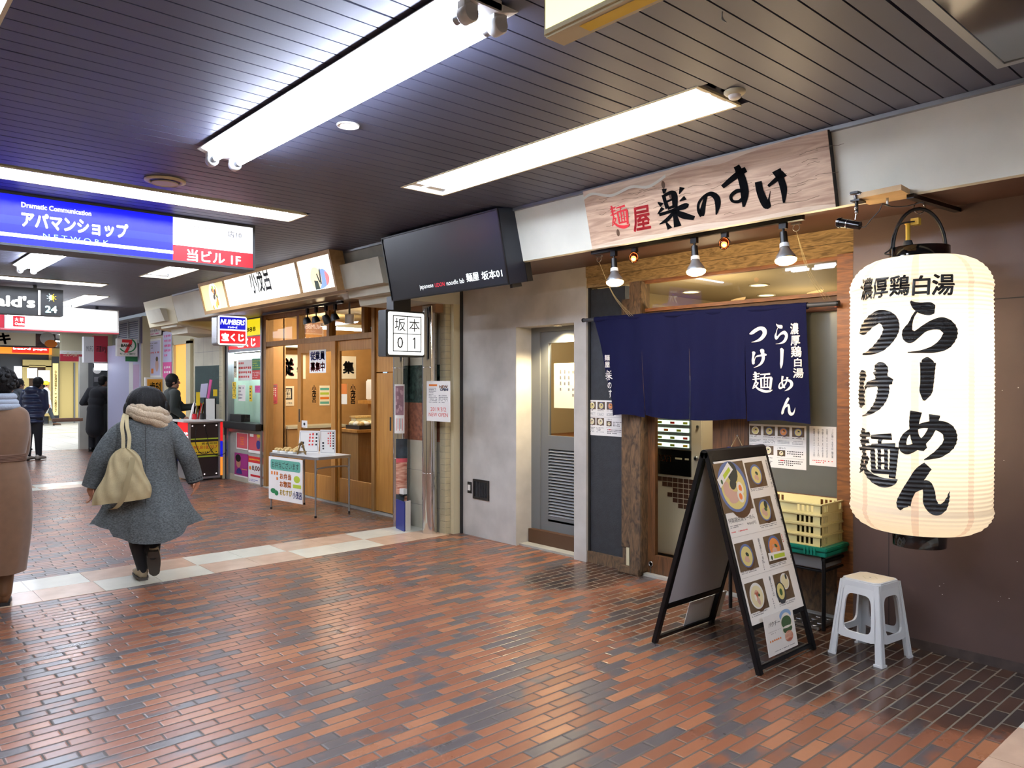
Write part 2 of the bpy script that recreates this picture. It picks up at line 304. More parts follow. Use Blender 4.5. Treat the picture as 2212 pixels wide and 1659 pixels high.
# ------------------------------------------------------------------ materials
for n, c, k in [
 ('white', 'E6E6E2', dict(rough=.5)), ('paper', 'EFEDE8', dict(rough=.7)), ('paper_warm', 'F2E6C8', dict(rough=.7)), ('black', '0B0C0E', dict(rough=.45)), ('ink', '15151A', dict(rough=.6)),
 ('black_gloss', '050608', dict(rough=.12, coat=.5)), ('black_metal', '0C0D10', dict(rough=.35, metal=.4)), ('grey', '7C7E80', dict(rough=.5)), ('dark_grey', '33363A', dict(rough=.5)),
 ('chrome', 'D8D8DA', dict(rough=.09, metal=1)), ('steel', 'B4B8BA', dict(rough=.28, metal=1)), ('alu', 'A9ACB0', dict(rough=.38, metal=.9)), ('red', 'C8202A', dict(rough=.5)), ('red_print', 'D23A34', dict(rough=.6)),
 ('pink', 'D9579A', dict(rough=.6)), ('yellow', 'E8C62A', dict(rough=.5)), ('orange', 'E07A1E', dict(rough=.6)), ('blue', '2434B0', dict(rough=.5)), ('navy_book', '1D2C78', dict(rough=.35)), ('green', '1F7A4A', dict(rough=.5)),
 ('teal_plastic', '0B7F6C', dict(rough=.35, bump=.05)), ('cream_plastic', 'E6DCA0', dict(rough=.4, sub=1)), ('white_plastic', 'D3D8DC', dict(rough=.35)), ('beige_metal', 'EDE4CC', dict(rough=.45)),
 ('fascia', 'DCDCD0', dict(rough=.7, noise=.08, nscale=2.5, bump=.06, bscale=160)), ('fascia_grey', 'A4A49C', dict(rough=.8, noise=.1, nscale=5, bump=.1, bscale=200)), ('corbel', 'C6C4B4', dict(rough=.75, noise=.06, nscale=4)),
 ('soffit', '4A2E26', dict(rough=.45, noise=.12, nscale=3)), ('brown_wall', '4E3E3B', dict(rough=.42, noise=.14, nscale=2.2, bump=.05, bscale=90)), ('brown_kick', '3A302D', dict(rough=.6, noise=.4, nscale=14)),
 ('concrete', 'BDBBB6', dict(rough=.75, noise=.16, nscale=3.2, bump=.06, bscale=30)), ('door_grey', '6A6E70', dict(rough=.45)), ('dark_panel', '23272C', dict(rough=.55, noise=.2, nscale=20, bump=.25, bscale=120)),
 ('film_metal', '6C6E68', dict(rough=.3, metal=.25, noise=.12, nscale=2)), ('letter_black', '07080A', dict(rough=.9, spec=.05)), ('navy', '0D1030', dict(rough=.9, spec=.12, bump=.15, bscale=300)), ('noren_white', 'E4E2DC', dict(rough=.85)),
 ('orange_wall', 'B88A50', dict(rough=.6, noise=.06)), ('yellow_wall', 'D9C27C', dict(rough=.6)), ('ceil_grid', '3B3744', dict(rough=.6)), ('interior', 'A89878', dict(rough=.7)), ('brick_tile', 'B9B193', dict(rough=.5, noise=.1, nscale=12)),
 ('marble_cream', 'BDB8A4', dict(rough=.3, noise=.12, nscale=3.5)), ('marble_green', '33443E', dict(rough=.25, noise=.55, nscale=22)), ('marble_red', '8C5A45', dict(rough=.3, noise=.4, nscale=26)), ('trim_cream', 'CBC3A2', dict(rough=.5)),
 ('skin', 'B98468', dict(rough=.55)), ('skin_far', 'A87A62', dict(rough=.6)), ('hair', '09080A', dict(rough=.62, spec=.22, noise=.3, nscale=40, bump=.5, bscale=60, stretch=(3, 3, .4))), ('tan_coat', '6C503A', dict(rough=.9, sheen=.3, noise=.08, nscale=20)), ('grey_coat', '565C5E', dict(rough=.95, noise=.55, nscale=75, bump=.4, bscale=120, stretch=(1, 1, 2.2))),
 ('canvas', 'B0A37E', dict(rough=.9, noise=.1, nscale=14, bump=.15, bscale=200)), ('canvas_dark', '968A68', dict(rough=.9)), ('scarf', 'B8A68C', dict(rough=.98, sheen=.4, noise=.15, nscale=90, bump=.6, bscale=110)), ('tights', '0C0D14', dict(rough=.8)), ('shoe_beige', '9B8C74', dict(rough=.6)), ('sole', '3A342E', dict(rough=.7)),
 ('jacket_green', '141C19', dict(rough=.85, sheen=.1)), ('puffer', '1A2848', dict(rough=.35, sheen=.1)), ('black_cloth', '0D0F15', dict(rough=.9, sheen=.1)), ('trousers', '10131B', dict(rough=.85)), ('sneaker', 'B9B5AC', dict(rough=.6)), ('grey_cloth', '3D4248', dict(rough=.9)), ('white_cloth', 'D8DAD6', dict(rough=.8)), ('scarf_blue', '9AA4B2', dict(rough=.9, bump=.3, bscale=90)), ('boot', '5E4026', dict(rough=.5)),
 ('lavender', 'C4C4E0', dict(rough=.35)), ('lavender_pink', 'C3A5C4', dict(rough=.35)), ('bank_red', 'B02838', dict(rough=.4)), ('gold_brown', '7A6238', dict(rough=.4, metal=.4)), ('food_wood', '5C4A34', dict(rough=.6, noise=.3, nscale=10)), ('bowl_blue', '5A6C9E', dict(rough=.5)), ('broth', 'D8CB84', dict(rough=.6)), ('broth_red', 'D88A4A', dict(rough=.6)), ('chashu', 'CDA898', dict(rough=.6)), ('leaf', '3C5A34', dict(rough=.6)), ('nori', '2E3430', dict(rough=.6)), ('egg_white', 'EDE9DC', dict(rough=.6)), ('yolk', 'DE7A3E', dict(rough=.6)), ('noodle', 'E2D9AE', dict(rough=.6)), ('print_grey', '6E6E72', dict(rough=.7)), ('print_pale', 'C4C0BC', dict(rough=.7)), ('lime', 'B4C83C', dict(rough=.6)), ('teal_print', '5FA896', dict(rough=.6)), ('sky_print', '8FB0D8', dict(rough=.6)),
 ('meat', 'A85A44', dict(rough=.5, noise=.45, nscale=9, stretch=(1, 1, 6), col2='E0B49C')), ('smoke_print', '11161C', dict(rough=.4, noise=.5, nscale=7, col2='39454F')), ('sausage', '8A6670', dict(rough=.5, noise=.3, nscale=12)), ('magenta', '9A2A78', dict(rough=.5)), ('poster_red', 'C8505A', dict(rough=.5)), ('tape_dark', '1E2024', dict(rough=.6)), ('cable', '101012', dict(rough=.5)), ('board_wood', 'C9A87A', dict(rough=.6, noise=.15)), ('plug_yellow', 'D8B23A', dict(rough=.5)), ('lavender_dark', '5C5A72', dict(rough=.5)), ('grille', 'A2A4A8', dict(rough=.5)), ('mirror_plate', '8C8C90', dict(rough=.1, metal=1)), ('rust', '8C4A34', dict(rough=.7)), ('yellow_panel', 'E4CE8C', dict(rough=.5)), ('bread', 'D9B878', dict(rough=.7, noise=.3, nscale=30)), ('dark_wood_flat', '4A3018', dict(rough=.6)), ('crt_glass', '1C2426', dict(rough=.12)), ('machine_green', 'CFE8D4', dict(rough=.4))]:
    mat(n, c, **k)
wood('old_wood', '33261A', '6A5238', (3, 3, 1.2), 2.2, .75, 6); wood('old_wood_h', '6A5638', 'A88C60', (3, 1.2, 6), 2.5, .75, 5)
wood('frame_wood', '5A3418', '8E5A2C', (8, 1.5, 12), 1.2, .5, 3); wood('door_wood', '3A2414', '6A4626', (10, 10, 1.2), 1.5, .5, 3)
wood('shop_wood', 'A8722E', 'C08A42', (14, 14, .8), 1.0, .45, 2); wood('shop_frame', '86602F', '9E7540', (12, 12, 1), 1.0, .5, 2); wood('sign_wood_frame', 'A07C4C', 'B48E5C', (8, 1, 8), 1, .5, 2)
wood('sign_wood', 'A68670', 'D2B498', (1.2, .55, 6.5), 3.4, .5, 2.4); wood('sign_pale', 'C6AE96', 'E0CDB6', (1.2, .6, 7), 3, .5, 2)
def glass(name, tint='FFFFFF', refl=0.12, rough=0.02):
    m = bpy.data.materials.new(name); m.use_nodes = True; MATS[name] = m; nt = m.node_tree; nt.nodes.clear()
    o = nt.nodes.new('ShaderNodeOutputMaterial'); mx = nt.nodes.new('ShaderNodeMixShader'); t = nt.nodes.new('ShaderNodeBsdfTransparent'); g = nt.nodes.new('ShaderNodeBsdfGlossy'); f = nt.nodes.new('ShaderNodeLayerWeight')
    t.inputs[0].default_value = hexc(tint); g.inputs['Roughness'].default_value = rough; f.inputs['Blend'].default_value = refl
    nt.links.new(f.outputs['Fresnel'], mx.inputs[0]); nt.links.new(t.outputs[0], mx.inputs[1]); nt.links.new(g.outputs[0], mx.inputs[2]); nt.links.new(mx.outputs[0], o.inputs[0])
glass('glass', 'F2F4F0', .12); glass('glass_dim', 'C8C4B4', .3); glass('amber_glass', 'D88A60', .2)
def paper_lamp():
    m = bpy.data.materials.new('lantern_paper'); m.use_nodes = True; MATS['lantern_paper'] = m; nt = m.node_tree; nt.nodes.clear()
    o = nt.nodes.new('ShaderNodeOutputMaterial'); mx = nt.nodes.new('ShaderNodeMixShader'); t = nt.nodes.new('ShaderNodeBsdfTranslucent'); d = nt.nodes.new('ShaderNodeBsdfDiffuse')
    t.inputs[0].default_value = hexc('FFF4DE'); d.inputs[0].default_value = hexc('F4EADA'); mx.inputs[0].default_value = .45
    nt.links.new(t.outputs[0], mx.inputs[1]); nt.links.new(d.outputs[0], mx.inputs[2]); nt.links.new(mx.outputs[0], o.inputs[0])
paper_lamp()
def brick_floor():
    m = bpy.data.materials.new('floor_brick'); m.use_nodes = True; MATS['floor_brick'] = m; nt = m.node_tree; L = nt.links; b = nt.nodes['Principled BSDF']
    def N(t, **k):
        n = nt.nodes.new(t)
        for a, v in k.items(): setattr(n, a, v)
        return n
    def M(op, a, c=None, d=None):
        n = N('ShaderNodeMath', operation=op)
        for i, x in enumerate((a, c, d)):
            if x is None: continue
            if isinstance(x, (int, float)): n.inputs[i].default_value = x
            else: L.new(x, n.inputs[i])
        return n.outputs[0]
    def mixc(f, a, c):
        n = N('ShaderNodeMix', data_type='RGBA')
        if isinstance(f, (int, float)): n.inputs[0].default_value = f
        else: L.new(f, n.inputs[0])
        for i, x in ((6, a), (7, c)):
            if isinstance(x, tuple): n.inputs[i].default_value = x
            else: L.new(x, n.inputs[i])
        return n.outputs[2]
    pos = N('ShaderNodeNewGeometry').outputs['Position']; sp = N('ShaderNodeSeparateXYZ'); L.new(pos, sp.inputs[0]); x, y = sp.outputs[0], sp.outputs[1]
    v = M('DIVIDE', y, .070); row = M('FLOOR', v); fv = M('FRACT', v)
    wr = N('ShaderNodeTexWhiteNoise', noise_dimensions='1D'); L.new(row, wr.inputs['W'])
    half = M('MULTIPLY', M('MODULO', M('ABSOLUTE', row), 2), .5)
    u = M('ADD', M('DIVIDE', x, .232), M('ADD', half, M('MULTIPLY', wr.outputs[0], .22))); col = M('FLOOR', u); fu = M('FRACT', u)
    cb = N('ShaderNodeCombineXYZ'); L.new(col, cb.inputs[0]); L.new(row, cb.inputs[1])
    wn = N('ShaderNodeTexWhiteNoise', noise_dimensions='3D'); L.new(cb.outputs[0], wn.inputs['Vector'])
    cb2 = N('ShaderNodeCombineXYZ'); L.new(col, cb2.inputs[0]); L.new(row, cb2.inputs[1]); cb2.inputs[2].default_value = 7.3
    wn2 = N('ShaderNodeTexWhiteNoise', noise_dimensions='3D'); L.new(cb2.outputs[0], wn2.inputs['Vector'])
    rp = N('ShaderNodeValToRGB'); L.new(wn.outputs[0], rp.inputs[0]); e = rp.color_ramp.elements
    e[0].color = hexc('80503A'); e[1].color = hexc('AA7250'); k = e.new(.5); k.color = hexc('965E42')
    n1 = N('ShaderNodeTexNoise'); n1.inputs['Scale'].default_value = 5; n1.inputs['Detail'].default_value = 3; L.new(pos, n1.inputs['Vector'])
    flash = M('MULTIPLY', M('GREATER_THAN', wn2.outputs[0], .60), M('MINIMUM', M('MAXIMUM', M('MULTIPLY', M('SUBTRACT', M('ADD', n1.outputs[0], M('MULTIPLY', wn.outputs[0], .30)), .48), 6.0), 0), .92))
    c = mixc(flash, rp.outputs[0], hexc('505256'))
    n2 = N('ShaderNodeTexNoise'); n2.inputs['Scale'].default_value = 1.3; n2.inputs['Detail'].default_value = 6; n2.inputs['Roughness'].default_value = .65; L.new(pos, n2.inputs['Vector'])
    def blob(cx, cy, rx, ry):
        dx = M('DIVIDE', M('SUBTRACT', x, cx), rx); dy = M('DIVIDE', M('SUBTRACT', y, cy), ry)
        d = M('SQRT', M('ADD', M('MULTIPLY', dx, dx), M('MULTIPLY', dy, dy)))
        return M('MINIMUM', M('MAXIMUM', M('MULTIPLY', M('ADD', M('SUBTRACT', 1.0, d), M('MULTIPLY', M('SUBTRACT', n2.outputs[0], .5), 1.4)), 3.0), 0), 1)
    wet = M('MAXIMUM', M('MAXIMUM', blob(4.75, 4.25, .75, .42), blob(4.65, 1.65, 1.25, 1.05)), M('MULTIPLY', M('MAXIMUM', blob(4.35, 2.9, .75, 1.0), blob(5.0, 8.0, .5, .8)), .7))
    c = mixc(M('MULTIPLY', wet, .86), c, hexc('2A211D'))
    n3 = N('ShaderNodeTexNoise'); n3.inputs['Scale'].default_value = 40; L.new(pos, n3.inputs['Vector'])
    c = mixc(M('MULTIPLY', n3.outputs[0], .25), c, hexc('4A3A34'))
    mu = M('MINIMUM', fu, M('SUBTRACT', 1, fu)); mv = M('MINIMUM', fv, M('SUBTRACT', 1, fv))
    dm = M('MINIMUM', M('MULTIPLY', mu, .232), M('MULTIPLY', mv, .070))
    mort = M('LESS_THAN', dm, .0042)
    mc = mixc(wet, hexc('4A443E'), hexc('6E685C'))
    c = mixc(mort, c, mc); L.new(c, b.inputs['Base Color'])
    hgt = M('MINIMUM', M('DIVIDE', dm, .009), 1); bp = N('ShaderNodeBump'); bp.inputs['Strength'].default_value = .5; bp.inputs['Distance'].default_value = .004
    cb3 = N('ShaderNodeCombineXYZ'); L.new(M('ADD', hgt, M('MULTIPLY', wn.outputs[0], .25)), bp.inputs['Height']); L.new(bp.outputs[0], b.inputs['Normal'])
    rg = M('SUBTRACT', M('ADD', .30, M('MULTIPLY', mort, .35)), M('MULTIPLY', wet, .10)); L.new(M('ADD', rg, M('MULTIPLY', M('SUBTRACT', n2.outputs[0], .5), .2)), b.inputs['Roughness'])
    b.inputs['Specular IOR Level'].default_value = .6
brick_floor()
mat('tile_pale', 'E2E0D0', .22, noise=.06, nscale=5); mat('tile_pink', 'D2B49C', .22, noise=.1, nscale=7); mat('tile_white', 'DCDED8', .3)
mat('ceiling_slat', '4B4E62', .5, noise=.08, nscale=1.5, metal=.15); mat('ceiling_gap', '101018', .8)
glow('tube_light', 'E6EEFF', TUBE_E); glow('reflector_glow', 'F2F5FF', 3.2)
# ------------------------------------------------------------------ floor, ceiling, walls
struct(MB('floor_brick').box(-1.6, -5, -.12, 8.5, 20.55, 0), 'floor')
for y0 in (.30, 6.31, 12.92):
    m = MB('tile_pale'); L = .408; k = 0
    for i in range(-5, 12):
        for r in range(2):
            x0 = .755 + i * L + (0 if r else .012); x1 = min(x0 + L - .003, 4.80)
            if x0 > 4.78: continue
            m.use('tile_pale' if (i // 2 + r) % 2 else 'tile_pink'); m.box(x0, y0 + r * .378, -.01, x1, y0 + r * .378 + .375, .002)
    struct(m, 'floor')
m = MB('tile_white'); m.box(-3, 20.55, -.12, 14, 37, 0)
m.use('grey')
for i in range(40): m.box(-3, 20.6 + i * .4, 0, 14, 20.606 + i * .4, .001)
for i in range(28): m.box(-3 + i * .6, 20.55, 0, -2.992 + i * .6, 37, .001)
m.use('yellow').box(-3, 27.6, 0, 14, 27.72, .0015); struct(m, 'floor')
HOLES = [(x0, y0, x0 + .345, y0 + 2.42) for x0 in (3.01, .15) for y0 in (-3.75, 2.07, 8.02, 13.2, 18.0)] + [(.57, y0, 2.93, y0 + .32) for y0 in (-.10, 5.76, 11.6)]
m = MB('ceiling_gap').box(-1.6, -5, 3.06, 4.9, 21, 3.1)
m.use('ceiling_slat')
for i in range(-47, 193):
    y = 1.142 + i * .108
    w = .006 if i % 12 else .010
    y0, y1 = y + w, y + .106; cuts = sorted((h[0], h[2]) for h in HOLES if h[1] < y1 and h[3] > y0); x = -1.6
    for h0, h1 in cuts: m.box(x, y0, 2.922, h0, y1, 2.945); x = h1
    m.box(x, y0, 2.922, 4.6, y1, 2.945)
struct(m, 'ceiling')
m = MB('ceil_grid').box(-3, 21, 2.95, 14, 37, 3.05); struct(m, 'ceiling')
struct(MB('interior').box(-1.6, -5, 0, -1.5, 20.5, 3), 'wall_left'); struct(MB('interior').box(-1.6, -5.1, 0, 5.2, -5, 3), 'wall_back')
# bulkhead over the shop fronts: slanted white face, brown underside
def slab_y(m, sec, y0, y1):
    n = len(sec); V = [(x, y0, z) for x, z in sec] + [(x, y1, z) for x, z in sec]
    m.add(V, [tuple(range(n)), tuple(reversed(range(n, 2 * n)))] + [((i + 1) % n, i, n + i, n + (i + 1) % n) for i in range(n)])
FT, FB = Vector((4.02, 0, 2.915)), Vector((4.118, 0, 2.518))
FAS = Fr((FB.x, 0, FB.z), (0, -1, 0), (FT - FB))
for y0, y1, mm in ((-5, 6.25, 'fascia'), (6.25, 7.2, 'fascia_grey'), (7.2, 12.35, 'fascia')):
    m = MB(mm); slab_y(m, [(4.02, 2.915), (4.118, 2.518), (4.17, 2.518), (4.07, 2.915)], y0, y1); struct(m, 'trim_1')
m = MB('alu'); slab_y(m, [(4.005, 2.922), (4.005, 2.900), (4.03, 2.896), (4.03, 2.922)], -5, 12.3); struct(m, 'trim_2')
m = MB('soffit'); slab_y(m, [(4.17, 2.525), (5.06, 2.576), (5.06, 2.60), (4.17, 2.56)], -5, 12.35); struct(m, 'ceiling')
# brown wall
fr = WX(4.78); m = MB('brown_wall').box(4.78, -5, 0, 5.2, 2.14, 2.56)
m.use('ink'); m.fbox(fr, -1.926 - .002, .0, -1.926 + .002, .72, .0002, .001); m.fbox(fr, -1.42, 2.012, 5, 2.018, .0002, .001)
m.use('brown_kick').fbox(fr, -2.14, 0, 5, .055, 0, .004)
m.use('print_pale')
rn = random.Random(3)
for i in range(26):
    a, b = rn.uniform(-1.9, -1.0), rn.uniform(.3, 1.7); m.ell(fr, a, b, rn.uniform(.001, .004), rn.uniform(.001, .003), .0012, 6)
struct(m, 'wall_right')
# concrete front of the udon shop with a recessed doorway
m = MB('concrete').box(4.95, 5.452, 0, 5.25, 6.27, 2.572).box(4.95, 4.69, 2.093, 5.25, 5.452, 2.572).box(4.95, 4.545, 0, 5.14, 4.69, 2.572)
m.use('fascia_grey').box(4.99, 4.69, 0, 5.30, 5.452, .02); m.use('dark_wood_flat').box(5.10, 4.69, .02, 5.32, 5.44, .150)
m.use('tape_dark').box(4.93, 6.272, 0, 5.0, 6.300, 2.57); struct(m, 'wall_right')
# plain walls between and behind the shops
m = MB('interior').box(5.05, 4.50, 0, 8.5, 4.545, 2.6).box(5.3, 6.28, 0, 8.5, 6.34, 2.6).box(8.4, 2.1, 0, 8.5, 7.0, 2.6)
struct(m, 'wall_right')
# ---- ramen shop front
fr = WX(4.97)
m = MB('dark_panel').box(4.985, 4.14, .09, 5.05, 4.545, 2.37); m.use('old_wood').box(4.965, 4.13, 0, 5.05, 4.545, .098); m.use('black').box(4.975, 4.522, 0, 5.0, 4.545, 2.4); struct(m, 'wall_right')
m = MB('old_wood_h').box(4.955, 2.14, 2.385, 5.06, 4.545, 2.475)
m.box(4.945, 2.14, 2.475, 5.06, 4.545, 2.568); m.use('ink').box(4.9535, 2.14, 2.473, 4.956, 4.545, 2.477)
struct(m, 'trim_3')
m = MB('old_wood').box(4.90, 3.905, .03, 5.02, 4.02, 2.38).box(4.935, 4.02, .20, 5.02, 4.14, 2.25)
m.use('old_wood').box(4.95, 4.03, 0, 5.02, 4.14, .2); m.use('trim_cream').box(4.940, 4.05, .05, 4.952, 4.095, .21); m.use('old_wood').box(4.885, 3.915, 0, 5.02, 4.14, .055); struct(m, 'trim_4', bevel=.006)
m = MB('frame_wood').box(4.90, 2.135, 0, 5.03, 2.30, 2.39); m.use('old_wood').box(4.885, 2.14, 0, 4.90, 2.19, 2.39); struct(m, 'trim_5')
m = MB('frame_wood'); m.frame(fr, -4.063, 2.133, -2.241, 2.388, .046, -.03, .02, .026); m.use('frame_wood').fbox(fr, -4.063, 2.035, -2.24, 2.080, -.03, .015); m.use('dark_wood_flat').fbox(fr, -4.063, 2.08, -2.24, 2.133, -.04, -.01)
w1 = struct(m, 'window_1'); MB('glass_dim').rect(fr, -4.02, 2.155, -2.285, 2.365, -.008).build('glass_pane', w1)
m = MB('film_metal').fbox(fr, -2.99, .80, -2.295, 2.036, -.03, -.015); m.use('frame_wood').fbox(fr, -2.99, .70, -2.295, .80, -.03, .0); m.use('old_wood').fbox(fr, -2.99, 0, -2.295, .70, -.03, -.008); struct(m, 'window_2')
m = MB('door_wood').fbox(fr, -3.19, 0, -2.985, 2.04, -.05, .0); m.use('ink')
for a in (-3.12, -3.05): m.fbox(fr, a, 0, a + .003, 2.04, .0002, .001)
struct(m, 'trim_6')
fd = WX(5.0)
m = MB('door_wood'); m.frame(fd, -3.94, .02, -3.19, 2.03, .105, -.03, .01, .15); m.use('black').fbox(fd, -3.94, 1.98, -3.19, 2.04, -.05, -.031)
d = struct(m, 'door_1'); MB('glass').rect(fd, -3.835, .17, -3.295, 1.88, -.01).build('glass_pane', d)
m = MB('steel'); m.lathe(fd.p(-3.875, .095, .01), [(.022, 0), (.022, .006), (.014, .007), (.014, 0)], 20, fd.n); m.fbox(fd, -3.879, .02, -3.872, .075, .01, .016); m.build('lock_ring', d)
m = MB('fascia_grey').box(4.94, 2.3, 0, 5.1, 3.93, .022); struct(m, 'trim_7')
# ramen interior
m = MB('interior').box(5.06, 2.1, 0, 8.4, 2.14, 2.45); m.use('interior').box(5.06, 2.14, 2.40, 8.4, 4.5, 2.46)
m.use('frame_wood').box(7.3, 2.14, 0, 7.36, 4.5, 2.4); struct(m, 'wall_right')
for i, (x, y, s) in enumerate(((5.95, 4.16, 'nearest the left end'), (5.97, 3.48, 'nearest the right end'), (6.70, 3.83, 'furthest back'))):
    t = thing('ceiling_downlight', 'round warm downlight seen through the transom window over the navy curtain, ' + s, 'downlight', (x, y, 2.40), 'downlights in the ramen shop')
    MB('white').lathe((x, y, 2.392), [(.085, 0), (.085, .008), (.07, .008), (.07, 0), (.085, 0)], 28, caps=False).build('rim', t)
    MB(glow('down_glow', 'FFD890', 22)).ell(FD(2.397), x, -y, .07, n=28).build('lens', t)
# ---- udon door and interior
fr = WX(5.15)
m = MB('door_grey').fbox(fr, -5.452, .15, -5.33, 2.093, -.06, .0).fbox(fr, -5.33, 2.05, -4.69, 2.093, -.06, 0)
m.frame(fr, -5.328, .15, -4.55, 2.05, .10, -.05, -.012, .11); m.fbox(fr, -5.23, .98, -4.6, 1.06, -.05, -.012); m.fbox(fr, -5.23, .24, -4.6, .29, -.05, -.012); m.fbox(fr, -5.23, .93, -4.6, .98, -.05, -.012)
d2 = struct(m, 'door_2'); MB('glass').rect(fr, -5.228, 1.06, -4.6, 1.94, -.03).build('glass_pane', d2)
m = MB(mat('louver_grey', 'A4A8AA', .4))
for i in range(22):
    b = .293 + i * .029; m.hexa([fr.p(-5.23, b, -.012), fr.p(-4.6, b, -.012), fr.p(-4.6, b + .004, -.010), fr.p(-5.23, b + .004, -.010), fr.p(-5.23, b + .013, -.046), fr.p(-4.6, b + .013, -.046), fr.p(-4.6, b + .017, -.044), fr.p(-5.23, b + .017, -.044)])
m.build('louver', d2)
MB('black').rect(fr, -5.23, .29, -4.6, .93, -.049).build('backing', d2)
m = MB('frame_wood').box(5.3, 4.55, .94, 8.3, 6.28, .98); m.use('interior').box(5.35, 4.55, 2.35, 8.4, 6.28, 2.4).box(7.0, 4.55, 0, 7.06, 6.28, 2.4); struct(m, 'wall_right')
# ---- corbels and beam ends at the two pillars
def corbel(y0, y1, name):
    m = MB('corbel'); slab_y(m, [(3.955, 2.770), (4.015, 2.525), (4.95, 2.525), (4.95, 2.770)], y0, y1)
    slab_y(m, [(4.11, 2.525), (4.13, 2.45), (4.95, 2.45), (4.95, 2.525)], y0 - .02, y1 + .02); slab_y(m, [(4.24, 2.45), (4.26, 2.375), (4.95, 2.375), (4.95, 2.45)], y0 - .02, y1 + .02)
    struct(m, name)
corbel(6.32, 7.14, 'trim_8')
m = MB('corbel'); slab_y(m, [(3.96, 2.745), (4.04, 2.55), (4.95, 2.55), (4.95, 2.745)], 12.72, 13.45)
slab_y(m, [(4.15, 2.55), (4.17, 2.46), (4.95, 2.46), (4.95, 2.55)], 12.55, 13.3); slab_y(m, [(4.3, 2.46), (4.32, 2.36), (4.95, 2.36), (4.95, 2.46)], 12.5, 13.25); struct(m, 'trim_9')
m = MB('trim_cream'); slab_y(m, [(4.02, 2.92), (4.12, 2.5), (5.0, 2.35), (5.0, 2.92)], 12.36, 13.75); struct(m, 'trim_10')
# ---- near pillar: marble with bands, cream edge tiles
fr = WX(4.80)
m = MB('marble_cream').box(4.80, 6.46, 0, 5.3, 7.20, 2.56); bb = [fr.at(905, v)[1] for v in (951, 870, 789)]
m.use('marble_green').fbox(fr, -7.20, bb[1], -6.46, bb[2], 0, .004); m.use('marble_red').fbox(fr, -7.2, bb[0], -6.46, bb[1], 0, .004)
m.use('print_grey')
for b in (.25, .62): m.rect(fr, -7.2, b, -6.46, b + .003, .0045)
m.use('brick_tile')
for i in range(39): m.box(4.79, 6.36, i * .065, 4.9, 6.458, i * .065 + .062)
m.use('print_grey').box(4.80, 6.365, 0, 4.9, 6.455, 2.55); m.use('trim_cream').box(4.85, 6.302, 0, 5.0, 6.355, 2.56); struct(m, 'wall_right')
# ------------------------------------------------------------------ lamps on the ceiling
def tx(m, fr, s, uL, vt, vb, uR, **k):
    a0, b1 = fr.at(uL, vt); b0 = fr.at(uL, vb)[1]; a1 = fr.at(uR, (vt + vb) / 2)[0]
    return m.text(fr, s, a0, b0, a1, b1, **k)
def rc(m, fr, uL, vt, vb, uR, c=.001):
    a0, b1 = fr.at(uL, vt); b0 = fr.at(uL, vb)[1]; a1 = fr.at(uR, (vt + vb) / 2)[0]
    return m.rect(fr, a0, b0, a1, b1, c)
def twin_tube(y0, y1, label):
    t = thing('twin_tube_light', label, 'ceiling light', (1.75, (y0 + y1) / 2, 2.92), 'surface mounted twin tube lights')
    m = MB('white').box(1.69, y0 - .05, 2.885, 1.81, y1 + .05, 2.921)
    slab_y(m, [(1.61, 2.905), (1.69, 2.878), (1.81, 2.878), (1.89, 2.905), (1.89, 2.909), (1.61, 2.909)], y0 - .05, y1 + .05)
    m.use('reflector_glow'); slab_y(m, [(1.615, 2.9025), (1.69, 2.877), (1.81, 2.877), (1.885, 2.9025), (1.81, 2.8772), (1.69, 2.8772)], y0, y1); m.build('housing', t)
    for x in (1.682, 1.818):
        MB('tube_light').cyl((x, y0 + .03, 2.845), (x, y1 - .03, 2.845), .0165, n=14).build('fluorescent_tube', t)
        for y, s in ((y0, -1), (y1, 1)):
            m = MB('white_plastic').lathe((x, y + s * .015, 2.845), [(.030, -.025), (.034, -.02), (.034, .02), (.030, .025)], 18, (0, 1, 0)); m.box(x - .03, y + s * .015 - .02, 2.845, x + .03, y + s * .015 + .02, 2.885)
            m.use('alu').cyl((x, y + s * (-.05), 2.845), (x, y, 2.845), .018, n=14); m.build('socket', t)
twin_tube(2.12, 4.46, 'twin tube fluorescent light on the ceiling, the nearest and largest one')
twin_tube(7.93, 10.27, 'twin tube fluorescent light on the ceiling beyond the blue hanging sign')
twin_tube(13.75, 16.09, 'twin tube fluorescent light on the ceiling beyond the black hanging sign')
twin_tube(-3.7, -1.36, 'twin tube fluorescent light on the ceiling behind the viewpoint')
